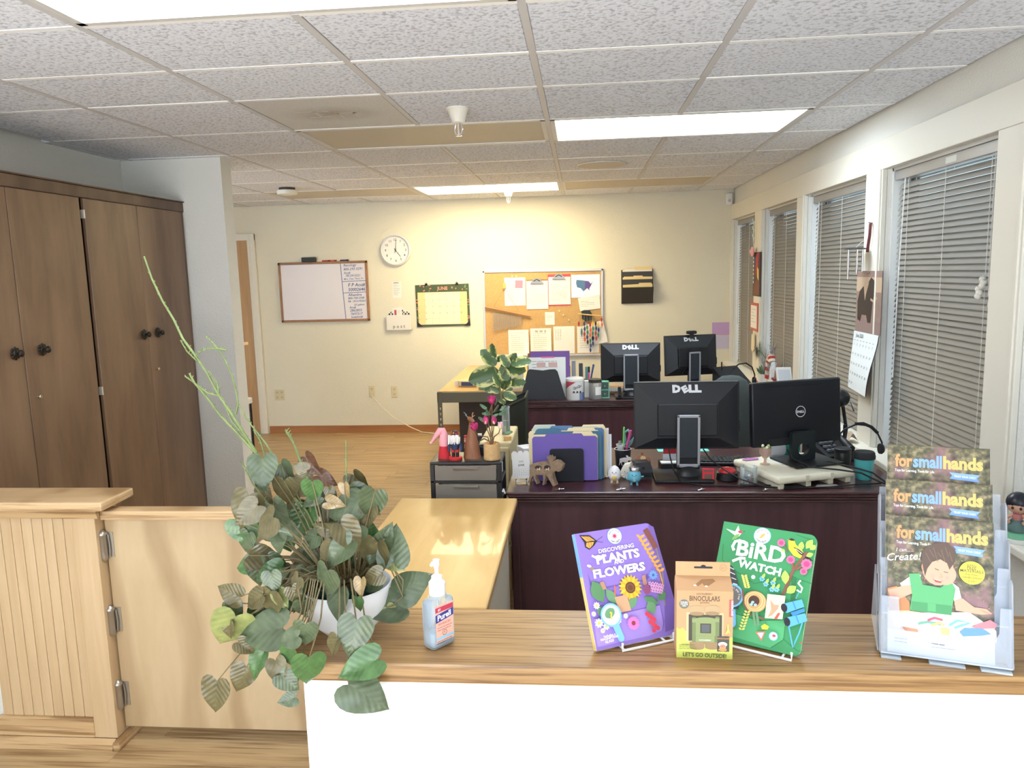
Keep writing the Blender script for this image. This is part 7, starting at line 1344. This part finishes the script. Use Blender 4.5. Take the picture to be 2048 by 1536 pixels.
C = affine((95, 410), (825, 40), (-5, 1030), w, h); A = Art(t, (0, 0, 0), UX, UZ, .0002)
gg_ = pm('grassgreen', (184, 192, 92)); A.poly(gg_, [(0, 0), (w, 0), (w, .045), (.085, .04), (.07, .03), (.045, .03), (.03, .05), (.02, .052), (.012, .062), (.006, .058), (0, .062)])
ik = pm('boxink', (92, 74, 54)); title_ = lambda s_, x, y, size, fit=None, b=.02: A.text(ik, s_, *C(x, y), size, 'C', 0, b, 0, fit)
title_('HUCKLEBERRY', 505, 490, .006, .030, .005); title_('BINOCULARS', 505, 580, .014, .057, .02); title_('Jumelles', 505, 618, .007, .018, .0)
cx, cy = C(205, 620); A.ell(pm('badge', (112, 112, 100)), cx, cy, .0095, None, 0, 24)
for k, s_ in enumerate(('includes', 'carrying', 'case')): A.text(PWHITE, s_, cx, cy + .0028 - k * .0036, .0042, 'C', 0, .015)
A.rect(pm('kikred', (206, 84, 84)), *C(862, 830), *C(915, 570)); A.text(PWHITE, 'KIKKERLAND', *C(892, 700), .0052, 'C', R(-90), .015)
win = pm('boxwindow', (66, 62, 50)); wa, wb = C(238, 1180), C(775, 800); A.rect(pm('boxcream', (214, 178, 138)), *C(235, 1190), *C(780, 770)); A.rect(win, wa[0] + .004, wa[1], wb[0] - .002, wb[1])
tg_, tg2, tan, tan2 = pm('binocgreen', (134, 146, 96)), pm('binocgreen2', (108, 122, 76)), pm('binoctan', (176, 150, 112)), pm('binoctan2', (150, 122, 88))
for x in (285, 510): A.rect(tan, *C(x, 770), *C(x + 215, 690)); A.ell(tan, *C(x + 107, 690), .0138, .006); A.ell(tan2, *C(x + 107, 770), .0138, .004); A.rect(tan2, *C(x, 1290), *C(x + 215, 1205)); A.ell(tan2, *C(x + 107, 1290), .0138, .0045)
A.rect(tg2, *C(320, 1200), *C(720, 850)); A.rect(tg_, *C(375, 1105), *C(665, 850)); A.ell(tg_, *C(520, 855), .0186, .004); A.rect(tg_, *C(375, 1200), *C(650, 1120)); A.rect(win, *C(440, 1065), *C(600, 925)); A.rect(pm('knobgrey', (84, 88, 92)), *C(460, 1050), *C(580, 940)); A.text(PWHITE, 'HUCKLEBERRY', *C(512, 1185), .0035, 'C', 0, .01)
for x in (350, 690): A.rect(tg_, *C(x - 30, 900), *C(x + 30, 830)); A.ell(tg2, *C(x, 830), .0038, .002)
A.rect(pm('inset', (70, 72, 64)), *C(690, 1350), *C(865, 1125)); A.text(pm('insetorange', (220, 140, 80)), 'BINOCULARS', *C(785, 1165), .004, 'C', 0, .01); A.ell(pm('insethat', (232, 220, 206)), *C(770, 1245), .0085, .005); A.ell(pm('insetface', (214, 150, 120)), *C(770, 1285), .0062, .006); A.ell(pm('insetorange', (220, 140, 80)), *C(770, 1325), .008, .003); A.ring(ik, *C(755, 1275), .0015, .0006, 10); A.ring(ik, *C(785, 1275), .0015, .0006, 10)
A.text(pm('boxolive', (120, 124, 64)), 'WARNING', *C(265, 1255), .005, 'C', 0, .015); A.lines(pm('boxolive', (120, 124, 64)), .005, .042, .026, .0035, 3, .0008, 6); A.poly(pm('hiker', (186, 194, 100)), [C(*p) for p in ((830, 940), (855, 935), (860, 1010), (880, 1080), (850, 1060), (820, 1090), (805, 1080), (835, 1020))])
A.text(pm('boxdark', (78, 78, 50)), "LET'S GO OUTSIDE!", *C(505, 1435), .0115, 'C', R(-1), .02, 0, .082); A.done()

# ------------------------------------------------------------------ catalogue rack
CO_, CY_, CL_ = (.58, 1.46, .806), -16, 18; cw_, ch_ = .18, .26
FM = frame3(CO_, CY_, CL_)
t = bpy.data.objects.new('catalog_rack', None); COL.objects.link(t); t.location = (CO_[0], CO_[1], ZN + .004); t.rotation_euler = (0, 0, R(CY_)); tag(t, 'clear acrylic three-tier rack holding catalogs on the counter', 'rack')
ac = clear('acrylic', (240, 244, 250), .80, .05); ace = clear('acrylic_edge', (226, 236, 246), .45, .08)
tl = math.tan(R(CL_)); tiers = [(0., 0.), (.042, .062), (.084, .124)]      # (step back, step up)
x0, x1 = -.012, .205
for k, (dy, dz) in enumerate(tiers):
    zb = .003 + dz; hp = .105
    M_ = Matrix.Translation((0, dy, zb)) @ Matrix.Rotation(R(-CL_), 4, 'X')
    n = 14; up = [(x0, 0), (x1, 0), (x1, hp), (x1 - .018, hp)]
    for j in range(n + 1): a = R(0 - j * 180 / n); up.append((x0 + .03 + (x1 - .048 - x0) * (.5 + .5 * math.cos(R(180 * j / n))) * 1. + 0, hp * .78 - (hp * .55) * math.sin(R(180 * j / n)) ** .6 if 0 < j < n else hp))
    up += [(x0 + .018, hp), (x0, hp)]
    MB().at(M_).prism(up, .0025, 'y', -.012).build('front_panel', ac, t)
    MB().at(M_).box(x0, x1, .030, .0325, 0, .155 if k < 2 else .175).build('back_panel', ac, t); MB().at(M_).box(x0, x1, -.012, .032, -.0025, 0).build('pocket_floor', ace, t)
    for x in (x0 - .0025, x1):
        MB().at(M_).prism([(-.012, -.002), (.032, -.002), (.032, .15), (.024, .158), (-.004, .158), (-.012, .15)], .0025, 'x', x).build('side_wall', ac, t)
for x in (x0 - .006, x1 + .003): MB().prism([(.0, .003), (.125, .13), (.16, .003)], .003, 'x', x).build('side_bracket', ac, t)
for a_, b_ in ((x0, x0 + .035), (.07, .13), (x1 - .05, x1)): MB().bev(a_, b_, -.018, .0, -.004, 0, .001).build('foot_tab', ace, t)
cat_bg = bpy.data.materials.new('print_garden'); cat_bg.use_nodes = True; N = cat_bg.node_tree.nodes; L = cat_bg.node_tree.links; b = N['Principled BSDF']; b.inputs['Roughness'].default_value = .3
tc = N.new('ShaderNodeTexCoord'); nz = N.new('ShaderNodeTexNoise'); nz.inputs['Scale'].default_value = 70; nz.inputs['Detail'].default_value = 5; L.new(tc.outputs['Object'], nz.inputs['Vector']); n2 = N.new('ShaderNodeTexNoise'); n2.inputs['Scale'].default_value = 14; L.new(tc.outputs['Object'], n2.inputs['Vector'])
cr = N.new('ShaderNodeValToRGB'); e = cr.color_ramp.elements; e[0].position = .3; e[0].color = lin((40, 38, 32)); e[1].position = .75; e[1].color = lin((168, 152, 116)); q = e.new(.5); q.color = lin((92, 88, 62)); L.new(nz.outputs['Fac'], cr.inputs[0])
mx = N.new('ShaderNodeMix'); mx.data_type = 'RGBA'; mx.blend_type = 'MIX'; c2 = N.new('ShaderNodeValToRGB'); c2.color_ramp.elements[0].position = .5; c2.color_ramp.elements[1].position = .68; L.new(n2.outputs['Fac'], c2.inputs[0]); L.new(c2.outputs[0], mx.inputs['Factor']); L.new(cr.outputs[0], mx.inputs['A']); mx.inputs['B'].default_value = lin((142, 104, 110)); L.new(mx.outputs['Result'], b.inputs['Base Color'])
lo, lb_, ly_ = pm('logo_orange', (236, 150, 100)), pm('logo_blue', (126, 164, 222)), pm('logo_olive', (196, 176, 106))
def catalog(label, k, dx, dz2, full):
    t = bpy.data.objects.new('catalog', None); COL.objects.link(t); dy, dz = tiers[k]; base = Matrix.Translation((CO_[0], CO_[1], ZN)) @ Matrix.Rotation(R(CY_), 4, 'Z')
    o = base @ Vector((dx, dy + .004 + dz2, .006 + dz)); t.matrix_world = frame3(o, CY_, CL_); tag(t, label, 'catalog', 'catalogs in the clear rack')
    MB().box(0, cw_, 0, ch_, -.004, -.0005).build('pages', mat('cat_pages', (226, 220, 210), .6), t); MB().box(0, cw_, 0, ch_, -.0005, 0).build('cover', cat_bg, t)
    A = Art(t, (0, 0, 0), (1, 0, 0), (0, 1, 0), .0002)
    zt = ch_ - .042; A.text(lo, 'for', .014, zt, .034, 'L', 0, .035, 0, .032); A.text(lb_, 'small', .047, zt, .034, 'L', 0, .035, 0, .052); A.text(ly_, 'hands', .101, zt, .034, 'L', 0, .045, 0, .070); A.text(PBLACK if 0 else ly_, 'hands', .101, zt, .034, 'L', 0, .02, 0, .070)
    A.text(PWHITE, 'Toys for Learning. Tools for Life.', .014, zt - .011, .0075, 'L', 0, .01, 0, .072)
    A.poly(lb_, [(.112, zt - .020), (.165, zt - .024), (.160, zt - .017), (.166, zt - .010), (.112, zt - .007), (.117, zt - .013)]); A.text(PWHITE, 'TRUST YOUR CHILD', .139, zt - .017, .0055, 'C', R(-3), .01, 0, .038)
    if full:
        C = affine((240, 455), (645, 75), (-10, 855), cw_, ch_)
        A.text(PWHITE, 'I can...', *C(330, 690), .010, 'C', R(4), .0, .3); A.text(PWHITE, 'Create!', *C(342, 745), .020, 'C', R(8), .008, .35)
        for k2 in range(60):
            r_ = random.Random(k2); A.ell(pm('leafspeck%d' % (k2 % 3), [(150, 132, 90), (120, 120, 74), (176, 120, 118)][k2 % 3]), r_.uniform(.003, .177), r_.uniform(.10, .2), .0016 + .002 * r_.random(), .0012, r_.uniform(0, 3), 6, 'printed_foliage')
        dkp = pm('tablecream', (232, 224, 214)); A.poly(pm('tablewood', (226, 192, 156)), [(0, .0), (cw_, .0), (cw_, .075), (0, .082)]); A.poly(dkp, [C(*p) for p in ((235, 1075), (730, 1070), (885, 1180), (890, 1250), (560, 1210), (300, 1170))]); A.rect(pm('coverbottom', (238, 236, 236)), 0, 0, cw_, .042)
        A.poly(pm('chairwood', (190, 130, 86)), [C(*p) for p in ((230, 920), (290, 905), (370, 1010), (370, 1060), (240, 1060))])
        skn, sk2 = pm('kidskin', (214, 166, 140)), pm('kidskin2', (190, 138, 114)); gr = pm('kidgreen', (92, 170, 112)); gr_d = pm('kidgreen2', (74, 148, 96)); ht = pm('kidhair', (94, 76, 66)); ht2 = pm('kidhair2', (122, 100, 86))
        A.poly(PWHITE, [C(*p) for p in ((310, 890), (400, 830), (440, 840), (430, 900), (330, 930))]); A.poly(PWHITE, [C(*p) for p in ((620, 880), (670, 920), (685, 985), (640, 1000))])
        A.poly(skn, [C(*p) for p in ((235, 930), (330, 905), (385, 900), (430, 900), (440, 915), (400, 950), (370, 960), (300, 990), (250, 985))]); A.poly(skn, [C(*p) for p in ((640, 1000), (690, 985), (760, 1040), (830, 1050), (865, 1080), (800, 1085), (740, 1075), (650, 1060))])
        for k2 in range(4): A.line(sk2, [C(385 + 12 * k2, 905 + 3 * k2), C(420 + 7 * k2, 925 + 6 * k2)], .0008); A.line(sk2, [C(790 + 14 * k2, 1052 + 6 * k2), C(822 + 12 * k2, 1072 + 4 * k2)], .0008)
        A.poly(gr, [C(*p) for p in ((365, 830), (430, 830), (450, 900), (560, 920), (620, 870), (650, 930), (625, 1060), (470, 1060), (370, 1055), (385, 960))]); A.rect(gr_d, *C(380, 1060), *C(625, 1030)); A.rect(gr, *C(480, 1062), *C(530, 1020))
        A.ell(skn, *C(545, 810), .0268, .029, R(-12), 28); A.ell(skn, *C(590, 840), .018, .02, R(-20), 20); A.ell(sk2, *C(458, 790), .0045, .0075, 0, 12)
        A.poly(ht, [C(*p) for p in ((450, 770), (440, 710), (470, 665), (540, 640), (610, 648), (655, 700), (650, 760), (615, 810), (600, 770), (560, 745), (510, 760), (480, 800), (465, 850), (455, 800))])
        for k2 in range(7): A.line(ht2, [C(470 + 24 * k2, 700 - (k2 % 3) * 15), C(500 + 22 * k2, 760 - (k2 % 2) * 30)], .0012)
        A.line(ht, [C(525, 802), C(550, 812)], .0012); A.line(ht, [C(580, 822), C(606, 828)], .0012); A.line(sk2, [C(560, 835), C(572, 855), C(552, 856)], .0012); A.poly(pm('kidmouth', (176, 84, 84)), [C(*p) for p in ((512, 862), (540, 876), (572, 876), (560, 892), (530, 886))]); A.line(PWHITE, [C(520, 866), C(566, 879)], .0012); A.ell(pm('kidcheek', (232, 160, 144)), *C(510, 845), .004, .003, 0, 10); A.ell(pm('kidcheek', (232, 160, 144)), *C(600, 862), .0035, .003, 0, 10)
        cx, cy = C(748, 832); A.ell(pm('stickeryellow', (240, 226, 80)), cx, cy, .0215, None, 0, 30)
        for k2, (s_, sz) in enumerate((('EARN', .006), ('FREE', .0078), ('MATERIALS', .0078), ('For Your', .0055), ("Child's School", .0055), ('See page 3', .0035))): A.text(INK, s_, cx, cy + .0118 - k2 * .0056, sz, 'C', 0, .012)
        for c, pts in (((206, 92, 120), ((480, 1120), (520, 1105), (570, 1118))), ((110, 170, 150), ((420, 1140), (480, 1130), (560, 1145))), ((120, 200, 200), ((610, 1150), (660, 1120), (730, 1135), (640, 1165))), ((226, 190, 120), ((500, 1150), (550, 1135), (580, 1150)))): A.line(pm('crayon%d' % c[0], c), [C(*p) for p in pts], .004)
        A.poly(pm('tubepink', (220, 130, 140)), [C(*p) for p in ((740, 1155), (850, 1115), (890, 1140), (880, 1165), (780, 1170))]); A.poly(pm('tubeblue', (104, 150, 222)), [C(*p) for p in ((670, 1190), (700, 1165), (800, 1165), (855, 1200), (800, 1210), (690, 1215))]); A.poly(pm('tubeyellow', (222, 210, 130)), [C(*p) for p in ((555, 1165), (610, 1170), (610, 1210), (560, 1205))]); A.line(pm('brush', (200, 140, 110)), [C(310, 1165), C(420, 1185)], .005)
        A.lines(GREYINK, .012, .055, .026, .006, 2, .0018, 5); A.lines(GREYINK, .075, .12, .024, .006, 2, .0018, 6)
    A.done()
catalog('front catalog with a child in a green apron painting', 0, .0, .0, True)
catalog('second front-row catalog tucked behind the child cover', 0, -.005, .007, False)
catalog('middle-tier catalog showing its title strip', 1, -.004, .0, False)
catalog('middle-tier catalog peeking out behind another', 1, .004, .007, False)
catalog('top-tier catalog with its title above the others', 2, .0, .0, False)
catalog('rearmost top-tier catalog in the clear rack', 2, .004, .007, False)

# ------------------------------------------------------------------ glimpsed past the partition
t = thing('wire_cart', 'black wire cart with a white top peeking past the partition', 'cart', (-2.39, 5.0, 0))
MB().bev(-.2, .115, -.2, .12, .70, .742, .008).build('white_top', WHITE, t)
for x in (-.19, .10):
    for y in (-.19, .11): MB().cyl((x, y, 0), (x, y, .70), .008).build('leg', BLACK, t, 40)
wr_ = MB()
for k in range(44): wr_.tube([(.10, -.19, .03 + k * .015), (.10, .11, .03 + k * .015)], .0028, 4).tube([(-.19, -.19, .03 + k * .015), (.10, -.19, .03 + k * .015)], .0028, 4)
o = wr_.build('wire_mesh', mat('cart_wire', (60, 60, 60), .5, .4), t); o['kind'] = 'stuff'
t = thing('side_shelf', 'pale wood shelf corner showing beside the far door', 'shelf', (-2.85, 5.85, 0)); MB().bev(-.4, .16, -.25, .2, 1.025, 1.048, .003).build('shelf_board', mat('shelf_pale', (240, 206, 160), .5), t)
for x in (-.36, .06):
    MB().bev(x, x + .025, -.2, .15, 0, 1.025, .003).build('side_panel', mat('shelf_pale', (240, 206, 160), .5), t)
